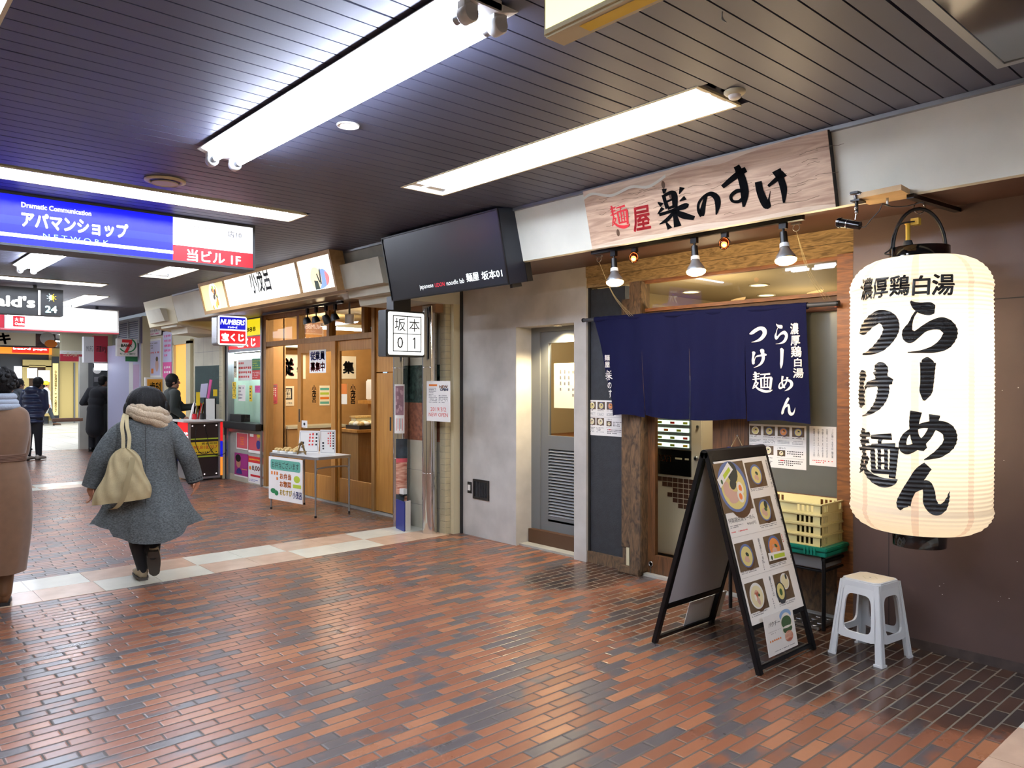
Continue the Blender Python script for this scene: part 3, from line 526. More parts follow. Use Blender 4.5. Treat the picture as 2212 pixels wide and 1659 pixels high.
def recessed(x0, y0, x1, y1, label, along='y'):
    t = thing('recessed_light', label, 'ceiling light', ((x0 + x1) / 2, (y0 + y1) / 2, 2.92), 'recessed fluorescent lights'); e = .006
    m = MB('white').box(x0, y0, 2.93, x0 + e, y1, 3.03).box(x1 - e, y0, 2.93, x1, y1, 3.03).box(x0, y0, 2.93, x1, y0 + e, 3.03).box(x0, y1 - e, 2.93, x1, y1, 3.03).box(x0, y0, 3.03, x1, y1, 3.036)
    m.use('trim_cream'); fr = FD(2.918); m.frame(fr, x0 - .012, -y1 - .012, x1 + .012, -y0 + .012, .016, -.012, 0)
    m.use('white'); k = .06
    if along == 'y':
        w = (x1 - x0) / 2
        for i in range(2):
            for ya, yb in ((y0, y0 + k), (y1, y1 - k)): m.hexa([(x0 + w * i + .02, min(ya, yb), 2.95), (x0 + w * (i + 1) - .02, min(ya, yb), 2.95), (x0 + w * (i + 1) - .02, max(ya, yb), 2.95), (x0 + w * i + .02, max(ya, yb), 2.95), (x0 + w * i + .05, min(ya, yb), 3.03), (x0 + w * (i + 1) - .05, min(ya, yb), 3.03), (x0 + w * (i + 1) - .05, max(ya, yb), 3.03), (x0 + w * i + .05, max(ya, yb), 3.03)])
    m.build('housing', t)
    for f in (.28, .72):
        p, q = ((x0 + (x1 - x0) * f, y0 + k, 2.968), (x0 + (x1 - x0) * f, y1 - k, 2.968)) if along == 'y' else ((x0 + k, y0 + (y1 - y0) * f, 2.968), (x1 - k, y0 + (y1 - y0) * f, 2.968))
        MB('tube_light').cyl(p, q, .0165, n=12).build('fluorescent_tube', t)
for h, lab in zip(HOLES, ['long recessed light on the right side of the ceiling behind the viewpoint', 'long recessed light in the right half of the ceiling, nearest the wood-grain sign', 'long recessed light on the right side of the ceiling just below the blue hanging sign', 'long recessed light furthest down the corridor, beside the black hanging sign',
        'long recessed light at the corridor end, above the bank signs',
        'long recessed light on the left side of the ceiling behind the viewpoint', 'long recessed light at the top left corner of the photo', 'long recessed light on the left side of the ceiling beyond the frame', 'long recessed light far down the left side of the ceiling, beside the black hanging sign', 'long recessed light at the far left end of the corridor ceiling',
        'recessed light set across the corridor above the viewpoint', 'recessed light set across the corridor just in front of the blue hanging sign', 'recessed light set across the corridor between the blue and the black hanging signs']):
    recessed(*h, lab, 'y' if h[3] - h[1] > 1 else 'x')
t = thing('ceiling_downlight', 'small round white downlight in the slatted ceiling beside the nearest twin tube light', 'downlight', (2.071, 3.603, 2.92))
MB('white').lathe((2.071, 3.603, 2.912), [(.058, .0), (.060, .008), (.048, .009), (.045, 0), (.058, 0)], 28, caps=False).build('rim', t); MB(glow('spot_glow', 'F4F0FF', 4)).ell(FD(2.914), 2.071, -3.603, .042, n=24).build('lens', t)
t = thing('air_vent', 'round off-white ceiling air vent beside the light across the corridor', 'vent', (1.72, 5.41, 2.92))
m = MB('trim_cream').lathe((1.72, 5.41, 2.90), [(.13, .02), (.13, .012), (.105, .006), (.095, .014), (.095, .02)], 32, caps=False); m.build('rim', t); MB('trim_cream').lathe((1.72, 5.41, 2.895), [(.08, .004), (.085, .0), (.085, .008), (.03, .012)], 28).build('cone', t); MB('dark_grey').ell(FD(2.9185), 1.72, -5.41, .1).build('backing', t)
t = thing('smoke_detector', 'round cream smoke detector on the ceiling near the recessed light', 'detector', (3.183, 1.982, 2.92))
MB('trim_cream').lathe((3.183, 1.982, 2.90), [(.050, .022), (.050, .014), (.042, .006), (.03, .002)], 30).build('base', t); MB('paper').lathe((3.183, 1.982, 2.884), [(.0, 0), (.02, .001), (.027, .006), (.030, .018)], 28, caps=False).build('sensor', t)
t = thing('smoke_detector', 'round pale smoke detector at the far ceiling above the louvred grille', 'detector', (4.0, 15.6, 2.92)); MB('white').lathe((4.0, 15.6, 2.87), [(.0, 0), (.06, .004), (.075, .02), (.08, .05)], 24, caps=False).build('body', t)
m = MB('alu').tube([(2.464, 1.586, 2.92), (2.464, 1.586, 2.90), (2.47, 1.58, 2.885), (2.464, 1.57, 2.875), (2.457, 1.58, 2.885), (2.462, 1.586, 2.898)], .0022, 6, 4); tag(m.build('ceiling_hook', loc=(2.464, 1.586, 2.92)), 'little wire hook hanging from the ceiling at the top edge, right of the green-lit sign', 'hook')
t = thing('polished_panel', 'mirror-bright metal panel on the ceiling in the top right corner, reflecting the lantern', 'panel', (3.0, .65, 2.92))
m = MB('mirror_plate').box(2.3, .26, 2.872, 3.66, 1.035, 2.921); m.build('panel', t); m = MB('alu'); m.frame(FD(2.872), 2.3, -1.035, 3.66, -.26, .035, 0, .004); m.build('edge_strip', t)
# exit sign
t = thing('exit_sign', 'lit yellow-green sign box hanging at the top edge with a yellow strip along its underside', 'sign', (1.675, 1.3, 2.85))
m = MB('trim_cream').box(1.628, .55, 2.60, 1.722, 1.675, 2.86).box(1.66, .8, 2.86, 1.69, .84, 2.921).box(1.66, 1.35, 2.86, 1.69, 1.39, 2.921); m.build('housing', t, bevel=.008)
MB(glow('exit_glow', 'EEF4B8', 1.5)).rect(WX(1.627), -1.660, 2.622, -.56, 2.85).build('lit_face', t); MB('yellow').rect(FD(2.599), 1.652, -1.545, 1.70, -.6).build('yellow_strip', t)
# blue estate agency sign
fr = WY(6.45); x0 = .45
t = thing('hanging_sign', 'large lit blue and white hanging sign with white katakana and a red panel', 'sign', (1.62, 6.5, 2.9), 'hanging shop signs')
m = MB('dark_grey'); m.frame(fr, x0, 2.535, 2.795, 2.92, .018, -.02, .004); m.box(x0, 6.47, 2.535, 2.795, 6.72, 2.92); m.build('housing', t)
MB(glow('sign_blue', '0A12F0', 1.05)).rect(fr, x0 + .018, 2.553, 2.112, 2.902, -.004).build('blue_panel', t)
m = MB(glow('sign_blue2', '1A26FA', 1.05)); b = fr.at(0, 462)[1]; m.rect(fr, x0 + .018, b - .06, 2.11, b, -.003); m.build('pale_band', t)
m = MB(glow('sign_white', 'FFFFFF', 1.15)); rc(m, fr, 0, 500, 508, 374, .0005); a = fr.at(0, 500)[0]; m.rect(fr, x0 + .018, fr.at(0, 508)[1], a, fr.at(0, 500)[1], .0005)
tx(m, fr, 'Dramatic Communication', 46, 436, 447, 197, c=.001, bold=.02)
tx(m, fr, 'アパマンショップ', 46, 455, 490, 277, c=.001, bold=.05); m.build('white_lettering', t)
m = MB(glow('sign_cyan', '9CE8F4', 1.0)); tx(m, fr, 'NETWORK', 93, 504, 514, 235, c=.0015, bold=.0, spacing=1.6); m.build('cyan_lettering', t)
m = MB(glow('sign_white3', 'F6F8FF', 1.02)).rect(fr, 2.112, fr.at(374, 528)[1], 2.777, 2.902, -.004); wp = m.build('white_panel', t)
for s_, q_ in (('くらしのこと', (405, 485, 497, 470)), ('お部屋探し', (402, 500, 512, 470)), ('店10', (492, 498, 512, 522))): m = MB('print_pale' if s_[0] != '店' else 'print_grey'); tx(m, fr, s_, *q_, c=0); m.build('grey_lettering', wp)
MB(glow('sign_red', 'D81C28', .95)).rect(fr, 2.112, 2.553, 2.777, fr.at(374, 528)[1], -.004).build('red_panel', t)
m = MB('sign_white'); tx(m, fr, '当ビル 1F', 404, 537, 563, 520, c=.001, bold=.025); m.build('floor_lettering', [c for c in t.children if c.name.startswith('red_panel')][0])
# black weather sign
fr = WY(12.36)
t = thing('hanging_sign', 'black hanging sign with white lettering, a half sun and the number 24', 'sign', (1.6, 12.4, 2.88), 'hanging shop signs')
m = MB('black').box(.2, 12.37, 2.51, 2.55, 12.6, 2.882); m.use('dark_grey').box(.9, 12.45, 2.88, .94, 12.5, 2.925).box(2.2, 12.45, 2.88, 2.24, 12.5, 2.925); m.build('housing', t)
m = MB('sign_white'); a1 = fr.at(76, 660)[0]; b1 = fr.at(10, 637)[1]; b0 = fr.at(10, 662)[1]; m.text(fr, "McDonald's", a1 - 1.27, b0, a1, b1, c=.012, bold=.05); m.build('white_lettering', t)
m = MB('sign_white'); rc(m, fr, 82, 627, 680, 87, .011); m.build('divider', t)
a, b = fr.at(111, 643); k = fr.at(121, 643)[0] - a; m = MB(glow('sun_yellow', 'F0D020', 1.2)); m.ell(fr, a, b, k * .62, c=.011, a0=-90, a1=90, n=14)
for d_ in (-60, -20, 20, 60): m.poly(fr, [(a + k * .8 * math.cos(R(d_ - 9)), b + k * .8 * math.sin(R(d_ - 9))), (a + k * 1.15 * math.cos(R(d_)), b + k * 1.15 * math.sin(R(d_))), (a + k * .8 * math.cos(R(d_ + 9)), b + k * .8 * math.sin(R(d_ + 9)))], .011)
m.use(glow('sun_pale', 'D8F0F4', 1.2)); m.ell(fr, a, b, k * .62, c=.011, a0=90, a1=270, n=14)
for d_ in (120, 160, 200, 240): m.poly(fr, [(a + k * .8 * math.cos(R(d_ - 9)), b + k * .8 * math.sin(R(d_ - 9))), (a + k * 1.15 * math.cos(R(d_)), b + k * 1.15 * math.sin(R(d_))), (a + k * .8 * math.cos(R(d_ + 9)), b + k * .8 * math.sin(R(d_ + 9)))], .011)
m.build('sun_emblem', t); m = MB('sun_pale'); tx(m, fr, '24', 97, 660, 675, 123, c=.012, bold=.04); m.build('number', t)
# white lit sign behind it
fr = WY(14.9)
t = thing('hanging_sign', 'bright white lit hanging sign with a red square at its left end', 'sign', (2.6, 15, 2.85), 'hanging shop signs')
m = MB('white').box(1.95, 14.91, 2.46, 3.95, 15.1, 2.86); m.use('poster_red').box(1.95, 14.905, 2.44, 3.95, 15.1, 2.46); m.use('dark_grey').box(2.3, 15, 2.86, 2.34, 15.04, 2.925).box(3.6, 15, 2.86, 3.64, 15.04, 2.925); m.build('housing', t)
MB(glow('sign_white2', 'F8FAFF', 2.6)).rect(fr, 2.26, 2.49, 3.92, 2.84, -.005).build('lit_panel', t)
m = MB('sign_red'); rc(m, fr, 28, 682, 705, 54, -.003); m.use('sign_white'); tx(m, fr, '大 阪', 32, 686, 694, 51, c=-.002, bold=.03); tx(m, fr, 'Osaka', 32, 696, 702, 53, c=-.002, bold=.04); m.build('red_square', t)
m = MB('bank_red').rect(fr, 1.96, 2.47, 2.22, 2.84, -.002); m.build('red_panel', t)
# ------------------------------------------------------------------ signs on the bulkhead
fr = Fr(FAS.p(0, 0, .045), FAS.u, FAS.v)
a0, b0 = fr.at(1278.5, 540); a1, b1 = fr.at(1787, 280.5); b0 = (fr.at(1278.5, 540)[1] + fr.at(1805, 446)[1]) / 2; b1 = (fr.at(1260, 413.4)[1] + b1) / 2
a0 = (a0 + fr.at(1260, 413)[0]) / 2; a1 = (a1 + fr.at(1805, 446)[0]) / 2
c0 = fr.p((a0 + a1) / 2, (b0 + b1) / 2)
t = thing('shop_sign', 'wood-grain shop sign board with black and red brush lettering above the navy curtain', 'sign', c0)
m = MB('ink').fbox(fr, a0, b0, a1, b1, -.044, -.003); m.use('sign_wood').fbox(fr, a0, b0, a1, b1, -.003, 0); bd_ = m.build('board', t)
W_, H_ = a1 - a0, b1 - b0
m = MB('sign_pale'); top = [(0, .86), (.05, .90), (.14, .80), (.24, .86), (.32, .80), (.40, .90), (.5, .96), (.62, .90), (.72, .95), (.85, .99), (1.0, 1.0)]
m.poly(fr, [(a0 + W_ * x, b0 + H_ * y) for x, y in catmull(top, 6)] + [(a1, b1), (a0, b1)], .0008)
bot = [(0, .05), (.2, .09), (.35, .06), (.5, .10), (.7, .05), (.9, .07), (1, .04)]; m.poly(fr, [(a0, b0), (a1, b0)] + [(a0 + W_ * x, b0 + H_ * y) for x, y in reversed(catmull(bot, 6))], .0008)
m.use('fascia').poly(fr, [(a0 + W_ * x, b0 + H_ * (y + .045)) for x, y in catmull(top[:6], 6)] + [(a0 + W_ * x, b0 + H_ * y) for x, y in reversed(catmull(top[:6], 6))], .0012)
m.use('dark_wood_flat')
for x, y in ((.385, .80), (.41, .62), (.145, .20)): m.ell(fr, a0 + W_ * x, b0 + H_ * y, .014, .024, .0012, 16)
rn = random.Random(5); m.use('food_wood')
for i in range(46):
    x, y = rn.uniform(.03, .97), rn.uniform(.15, .82); l = rn.uniform(.03, .12); p = [(x + l * q / 5, y + .02 * math.sin(x * 40 + q) * rn.uniform(.3, 1), .0012) for q in range(6)]
    P = [(a0 + W_ * u, b0 + H_ * v) for u, v, _ in p]; m.poly(fr, P + [(u, v - .0022) for u, v in reversed(P)], .001)
m.build('grain_print', bd_)
m = MB('letter_black')
for g, (uL, vt, vb, uR) in dict(raku=(1418, 398, 496, 1501), no=(1505, 416, 468, 1556), su=(1557, 354, 452, 1622), ke2=(1634, 362, 448, 1706)).items():
    x0, y1 = fr.at((uL + uR) / 2, vt); y0 = fr.at((uL + uR) / 2, vb)[1]; xa = fr.at(uL, (vt + vb) / 2)[0]; xb = fr.at(uR, (vt + vb) / 2)[0]
    m.brush(fr, g, xa, y0, xb, y1, .0025, wk=1.3)
m.build('black_lettering', bd_)
m = MB('red'); xa = fr.at(1318, 465)[0]; xb = fr.at(1359, 465)[0]; m.brush(fr, 'men', xa, fr.at(1338, 495)[1], xb, fr.at(1338, 441)[1], .0025, wk=1.15)
xa = fr.at(1365, 470)[0]; xb = fr.at(1405, 470)[0]; m.text(fr, '屋', xa, fr.at(1385, 499)[1], xb, fr.at(1385, 445)[1], .0025, bold=.03, ital=.1); m.build('red_lettering', bd_)
# track with three reflector bulbs and two little spots
ZT = 2.508; XT = 4.20
def TP(u, v): return WX(XT).at(u, v)
ya = -TP(1280, 540)[0]; yb = -TP(1735, 465)[0]
tag(MB('black_metal').box(XT - .018, yb, ZT - .012, XT + .018, ya, ZT + .018).build('lighting_track', loc=(XT, (ya + yb) / 2, ZT)), 'black lighting track under the wood-grain sign', 'track')
def bulb(u, vt, vb, label):
    a, z1 = TP(u, vt); y = -a; z0 = TP(u, vb)[1]; t = thing('spot_bulb', label, 'lamp', (XT, y, ZT), 'reflector bulbs on the track'); h = (z1 - z0); zt = ZT - .012
    d = Vector((-.12, -.16, -1)).normalized(); q = Vector((XT, y, zt - .055)); r = .062
    m = MB('black_metal').box(XT - .014, y - .022, zt - .035, XT + .014, y + .022, zt).cyl((XT, y, zt - .03), q, .008, n=10); m.cyl(q, q + d * .07, .021, .023, 18); m.build('holder', t)
    m = MB('white_plastic').cyl(q + d * .07, q + d * .095, .027, .029, 18); m.build('collar', t)
    L = max(.085, zt - .055 - z0 - .105); p = q + d * .095
    m = MB('alu').lathe(p, [(.026, 0), (.032, L * .18), (.052, L * .5), (r, L * .72), (r, L * .76)], 28, d, caps=False); m.build('reflector', t)
    MB(glow('bulb_glow', 'FFCB80', WARM_E)).lathe(p, [(r, L * .76), (r * .95, L * .86), (r * .75, L * .95), (r * .4, L * .995), (0, L)], 28, d, caps=False).build('lit_lens', t)
    l = bpy.data.lights.new('bulb_light', 'POINT'); l.energy = 16; l.color = (1, .74, .42); l.shadow_soft_size = .045
    o = bpy.data.objects.new('bulb_light', l); COL.objects.link(o); o.location = p + d * (L + .055) - Vector((XT, y, ZT)); o.rotation_euler = d.to_track_quat('-Z', 'Y').to_euler(); o.parent = t
bulb(1326, 540, 622, 'lit reflector bulb on the track under the wood sign, the leftmost of three')
bulb(1500, 505, 600, 'lit reflector bulb on the track under the wood sign, the middle of three')
bulb(1692, 475, 577, 'lit reflector bulb on the track under the wood sign, the rightmost of three')
def spot(u, vt, vb, label):
    a, z1 = TP(u, vt); y = -a; z0 = TP(u, vb)[1]; t = thing('small_spotlight', label, 'lamp', (XT, y, ZT), 'small amber spots on the track'); zt = ZT - .012; q = Vector((XT - .01, y, (zt - .03 + z0) / 2 + .005))
    MB('black_metal').box(XT - .014, y - .02, zt - .03, XT + .014, y + .02, zt).tube([(XT, y - .012, zt - .03), (XT, y - .035, zt - .06), (XT, y - .03, q.z)], .004, 8, 4).tube([(XT, y + .012, zt - .03), (XT, y + .035, zt - .06), (XT, y + .03, q.z)], .004, 8, 4).build('yoke', t)
    MB('amber_glass').sph(q, .034, 10, (1, 1, 1.15)).build('amber_cup', t); MB(glow('amber_glow', 'FFC890', 9)).sph(q + Vector((-.012, -.008, -.01)), .019, 8).build('lamp_core', t)
spot(1371, 525, 572, 'small amber spotlight on the track, left of the middle bulb'); spot(1566, 492, 543, 'small amber spotlight on the track, right of the middle bulb')
for u, v, lab in ((1294, 560, 'steel hook ring with wires under the sign at the left end of the track'), (1720, 492, 'steel hook ring with wires under the sign at the right end of the track')):
    a, z = WX(4.45).at(u, v); y = -a
    t = thing('hook_ring', lab, 'hook', (4.45, y, 2.49), 'hook rings under the soffit'); q = Vector((4.45, y, z))
    MB('steel').tube([q + Vector((.0, .022 * math.cos(k * .449), .022 * math.sin(k * .449))) for k in range(14)], .0025, 6, closed=True).box(4.44, y - .03, 2.528, 4.46, y + .03, 2.538).tube([(4.45, y, 2.53), (4.45, y, z + .022)], .003, 6).build('ring', t)
    m = MB('canvas_dark'); e = Vector((4.80, y - .03, 2.09))
    for k in range(3): m.tube([q + Vector((0, 0, -.022)), (q + e) / 2 + Vector((.02 * k - .02, .02 * k, -.05)), e + Vector((0, .02 * k - .02, 0))], .0012, 5, 5)
    m.build('hanging_wire', t)
# black udon sign and the small cube sign below
ub = Fr((3.97, 0, 2.322), (0, -1, 0), (-.12, 0, .575)); a0 = ub.at(824, 517)[0]; a1 = (ub.at(1077, 458)[0] + ub.at(1100, 620)[0]) / 2; b1 = .588; c0 = ub.p((a0 + a1) / 2, .3)
t = thing('shop_sign', 'matt black box sign with small white and red lettering at its lower right', 'sign', c0)
m = MB(mat('sign_black', '121824', .3)).fbox(ub, a0, 0, a1, b1, -.20, -.004); m.build('box', t, bevel=.004)
m = MB('sign_black').fbox(ub, a0 + .015, .012, a1 - .012, b1 - .035, -.004, .0); m.use('black_metal'); m.frame(ub, a0, 0, a1, b1, .012, -.004, .006); fp0 = m.build('front_panel', t)
m = MB(glow('letter_white', 'F4FAFA', 1.0)); tx(m, ub, 'japanese', 906, 616, 628, 937, bold=.01); tx(m, ub, 'noodle lab', 964, 607, 617, 1004, bold=.01); tx(m, ub, '麺屋', 1006, 591, 610, 1035, bold=.018); tx(m, ub, '坂本01', 1039, 587, 606, 1086, bold=.014); m.build('white_lettering', fp0)
m = MB(glow('letter_red', 'D8283C', .9)); tx(m, ub, 'UDON', 939, 612, 621, 961); m.build('red_lettering', fp0)
m = MB('black').fbox(ub, a1 - .06, .0, a1 + .001, .15, -.26, -.2).fbox(ub, a1 - .05, -.03, a1 - .02, .01, -.15, -.05); m.build('bracket', t)
fr = WY(6.25)
t = thing('cube_sign', 'small lit white sign box with four black squares of lettering, under the black sign', 'sign', (4.24, 6.3, 2.3))
m = MB('black').box(4.005, 6.256, 1.815, 4.455, 6.40, 2.262).box(4.1, 6.27, 2.262, 4.3, 6.40, 2.40); m.build('housing', t, bevel=.005)
m = MB(glow('cube_white', 'F6FAF8', 1.08)).rrect(fr, 4.025, 1.832, 4.44, 2.245, .02, -.004, .003); lf_ = m.build('lit_face', t)
m = MB('ink'); w = .007; A0, A1, B0, B1 = 4.075, 4.408, 1.863, 2.212; am, bm_ = (A0 + A1) / 2, (B0 + B1) / 2
m.frame(fr, A0, B0, A1, B1, .009, .003, .004); m.fbox(fr, am - w / 2, B0, am + w / 2, B1, .003, .004).fbox(fr, A0, bm_ - w / 2, A1, bm_ + w / 2, .003, .004)
for s, x, z in (('坂', 0, 1), ('本', 1, 1), ('0', 0, 0), ('1', 1, 0)):
    ca = A0 + (A1 - A0) * (.25 + .5 * x); cb = B0 + (B1 - B0) * (.25 + .5 * z); k = .062 if z else .055; kx = k * (1 if z else (.62 if s == '0' else .36)); m.text(fr, s, ca - kx, cb - k, ca + kx, cb + k, .0042, bold=-.01 if not z else 0) if s != '1' else m.poly(fr, [(ca - .004, cb - k), (ca + .010, cb - k), (ca + .010, cb + k), (ca - .004, cb + k), (ca - .022, cb + k * .62), (ca - .022, cb + k * .5), (ca - .004, cb + k * .68)], .0042)
m.build('lettering', lf_)
# rice ball shop light box
lb = Fr((3.945, 0, 2.508), (0, -1, 0), (-.1, 0, .417)); a0 = lb.at(429, 612)[0]; a1 = lb.at(712, 543)[0]; a0 = (a0 + lb.at(442, 672)[0]) / 2; a1 = (a1 + lb.at(733, 627)[0]) / 2; b1 = .43; c0 = lb.p((a0 + a1) / 2, .2)
t = thing('light_box_sign', 'wood-framed light box sign with food photos at both ends and brush lettering between', 'sign', c0)
m = MB('sign_wood_frame').fbox(lb, a0, 0, a1, b1, -.14, -.004); e1 = lb.at(482, 665)[0]; e2 = lb.at(645, 600)[0]
xs = [a0, lb.at(490, 640)[0], lb.at(646, 600)[0], a1]
m.frame(lb, a0, 0, a1, b1, .035, -.004, .012, .045)
for x in xs[1:3]: m.fbox(lb, x - .02, .04, x + .02, b1 - .04, -.004, .012)
m.build('frame', t)
MB(glow('box_white', 'FFFDF6', 1.15)).rect(lb, xs[1] + .02, .045, xs[2] - .02, b1 - .045, -.001).build('lit_panel', t)
m = MB('ink'); tx(m, lb, '小茂呂', 533, 580, 638, 584, c=.001, bold=.03, ital=-.05); m.use('print_pale'); tx(m, lb, 'おむすび', 500, 622, 634, 528, c=.001); tx(m, lb, 'おむすび', 594, 600, 612, 622, c=.001); m.build('lettering', t)
m = MB(glow('food_lit', 'E8E0A0', .75)).rect(lb, xs[0] + .03, .045, xs[1] - .02, b1 - .045, -.001); am = (xs[0] + xs[1]) / 2
m.use(glow('food_dish', 'FFFCEE', 1.1)).ell(lb, am + .02, .2, .16, .2, .0005, 24); rn = random.Random(2)
gl = [glow('food_green', 'A8C858', .8), glow('food_orange', 'D88838', .8), glow('food_dark', '3A2A20', .5), glow('food_white', 'F4E0B8', .9)]
for i in range(22): m.use(gl[i % 4]).ell(lb, am + .02 + rn.uniform(-.1, .1), .2 + rn.uniform(-.13, .13), .02 + .02 * rn.random(), .035, .0008 + i * .0001, 10, rot=rn.uniform(0, 180))
m.build('left_photo', t)
m = MB('box_white').rect(lb, xs[2] + .02, .045, xs[3] - .03, b1 - .045, -.001); am = (xs[2] + xs[3]) / 2
m.use(glow('plate_blue', '88A8E0', .9)).ell(lb, am + .05, .16, .2, .11, .0004, 24, a0=140, a1=420); m.use(glow('plate_red', 'E0888C', .9)).ell(lb, am + .1, .15, .16, .09, .0006, 20, a0=-60, a1=60); m.use('food_white').ell(lb, am - .02, .17, .12, .12, .0008, 20)
m.use(glow('nori_lit', '28382E', .5)); m.poly(lb, [(am - .07, .05), (am + .03, .05), (am + .01, .14), (am - .07, .15)], .001); m.poly(lb, [(am + .05, .1), (am + .08, .1), (am + .1, .27), (am + .07, .25)], .001); m.poly(lb, [(am + .03, .12), (am + .06, .12), (am + .02, .22), (am, .21)], .001); m.build('right_photo', t)
# ------------------------------------------------------------------ noodle shop: curtain
NX = 4.83; nf = WX(NX)
def npx(x, y): return nf.at(1250 + x / 3.687, 650 + y / 3.687)
NT = [-npx(x, 90)[0] for x in (122, 503, 868, 1322, 1808)]; NBm = [-npx(x, y)[0] for x, y in ((283, 905), (512, 910), (895, 945), (1346, 970), (1840, 985))]
ZTOP, ZBOT = 2.083, 1.292
def nfold(y, z):
    t = max(0, min(1, (ZTOP - .05 - z) / .75)); k = (NT[0] - y) / (NT[0] - NT[4])
    f = .020 * math.sin(k * 31 + 1.0 - t * .8) + .010 * math.sin(k * 63 + t * 2) + .012 * math.sin(k * 17 - t * 3)
    if k < .14: f += .10 * t * ((.14 - k) / .14) ** 1.5
    return NX + f * (.35 + .65 * t) * (0.55 if k > .74 else 1)
t = thing('shop_curtain', 'navy noren curtain in four panels with white brush lettering across the noodle shop door', 'curtain', (4.85, 3.4, 2.08))
for i in range(4):
    def fn(s, v, i=i, off=0):
        yt = NT[i] + (NT[i + 1] - NT[i]) * s; yb = NBm[i] + (NBm[i + 1] - NBm[i]) * s
        g = .004 * min(1, max(0, (v - .2) * 6)); yb += (-g if s < .01 and i else g if s > .99 and i < 3 else 0)
        z = ZTOP + (ZBOT + .012 * math.sin(i * 2 + s * 4) - ZTOP) * v; y = yt + (yb - yt) * v
        return Vector((nfold(y, z) + off, y, z))
    m = MB('navy').grid(fn, 40, 30); m.grid(lambda s, v: fn(s, v, off=.0025), 40, 30); np_ = m.build('panel', t)
m = MB('navy'); m.tube([(4.85, NT[0] + .003 - (NT[0] - NT[4] + .006) * k / 60, 2.093 - .026 * k / 60) for k in range(61)], [.0235 + .0022 * math.sin(k * 2.1) * math.sin(k * .9) for k in range(61)], 14); m.build('rod_sleeve', t)
def nsurf(a, b): return Vector((nfold(-a, b) - .0035, -a, b))
def nbox(x0, y0, x1, y1):
    a0, b1 = npx(x0, y0); a1, b0 = npx(x1, y1); return a0, b0, a1, b1
m = MB('noren_white')
for g, bx in (('tsu', (1360, 210, 1495, 325)), ('ke', (1380, 385, 1500, 530)), ('men', (1382, 565, 1545, 730)), ('ra', (1562, 182, 1668, 340)), ('bar', (1602, 372, 1637, 540)), ('me', (1588, 590, 1714, 720)), ('n', (1615, 763, 1730, 914))): m.brush(None, g, *nbox(*bx), fn=nsurf, wk=1.1)
for s, bx in (('濃', (1690, 178, 1756, 266)), ('厚', (1694, 278, 1768, 354)), ('鶏', (1697, 362, 1778, 448)), ('白', (1722, 455, 1778, 524)), ('湯', (1713, 536, 1791, 614)), ('麺', (203, 430, 247, 475)), ('屋', (205, 485, 247, 530)), ('の', (224, 648, 260, 698)), ('す', (232, 706, 262, 772))): m.text(None, s, *nbox(*bx), fn=nsurf, bold=.03)
m.brush(None, 'raku', *nbox(206, 548, 272, 636), fn=nsurf); m.build('white_lettering', np_)
t = thing('curtain_rod', 'dark steel rod carrying the navy curtain', 'rod', (4.85, 3.4, 2.08))
m = MB('dark_grey').cyl((4.85, 4.487, 2.0955), (4.85, 2.265, 2.0675), .0155, n=16); m.use('black_metal').cyl((4.85, 2.262, 2.0675), (4.85, 2.275, 2.0677), .018, n=16).cyl((4.85, 4.492, 2.0955), (4.85, 4.478, 2.0953), .018, n=16); m.build('rod', t)
m = MB('rust').box(4.86, 4.04, 2.078, 4.95, 4.075, 2.095); m.box(4.86, 2.285, 2.045, 4.90, 2.30, 2.06); m.build('bracket', t)
# ------------------------------------------------------------------ lantern
LC = Vector((4.356, 1.598, 0)); LZ0, LZ1, LR, LP = .771, 2.216, .345, .0216
def lrad(z):
    k = .17
    if z > LZ1 - k: d = (z - (LZ1 - k)) / k; return LR - (LR - .17) * (1 - math.sqrt(max(0, 1 - d * d)))
    if z < LZ0 + k * .8: d = (LZ0 + k * .8 - z) / (k * .8); return LR - (LR - .19) * (1 - math.sqrt(max(0, 1 - d * d)))
    return LR - .008 * abs((z - 1.5) / .7) ** 2
def lrib(z): return .0060 * abs(math.cos(math.pi * (z - LZ0) / LP))
def lsurf(a, z, off=.0):
    th = a / LR; r = lrad(z) - lrib(z) + off; return LC + Vector((r * math.cos(th), r * math.sin(th), z))
def lpx(u, v):
    d = ray(u, v); o = Vector((0, 0, CAMH)); A = d.x ** 2 + d.y ** 2; Bq = -2 * (d.x * LC.x + d.y * LC.y); Cq = LC.x ** 2 + LC.y ** 2 - LR ** 2; D = max(Bq * Bq - 4 * A * Cq, 0)
    p = o + d * ((-Bq - math.sqrt(D)) / (2 * A)); th = math.atan2(p.y - LC.y, p.x - LC.x)
    if th > 0: th -= 2 * math.pi
    return th * LR, p.z
mat('lantern_seam', 'E4C8B4'); 
mm = MATS['lantern_paper'].copy(); mm.name = 'lantern_seam_paper'; MATS['lantern_seam'] = mm
for n in mm.node_tree.nodes:
    if n.type == 'BSDF_TRANSLUCENT': n.inputs[0].default_value = hexc('F2DCC8')
    if n.type == 'BSDF_DIFFUSE': n.inputs[0].default_value = hexc('E8D4C0')
t = thing('paper_lantern', 'big lit white paper lantern with black brush lettering in two columns', 'lantern', (4.356, 1.598, .69))
NS = 128; rows = int((LZ1 - LZ0) / LP) * 4
V = [lsurf(2 * math.pi * LR * i / NS, LZ0 + (LZ1 - LZ0) * j / rows) for j in range(rows + 1) for i in range(NS)]
m = MB('lantern_paper'); m.use('lantern_seam'); m.use('lantern_paper')
m.add(V, [(j * NS + i, j * NS + (i + 1) % NS, (j + 1) * NS + (i + 1) % NS, (j + 1) * NS + i) for j in range(rows) for i in range(NS)], True)
for f in range(len(m.F)):
    if (f % NS) % 16 in (5, 6): m.I[f] = 1
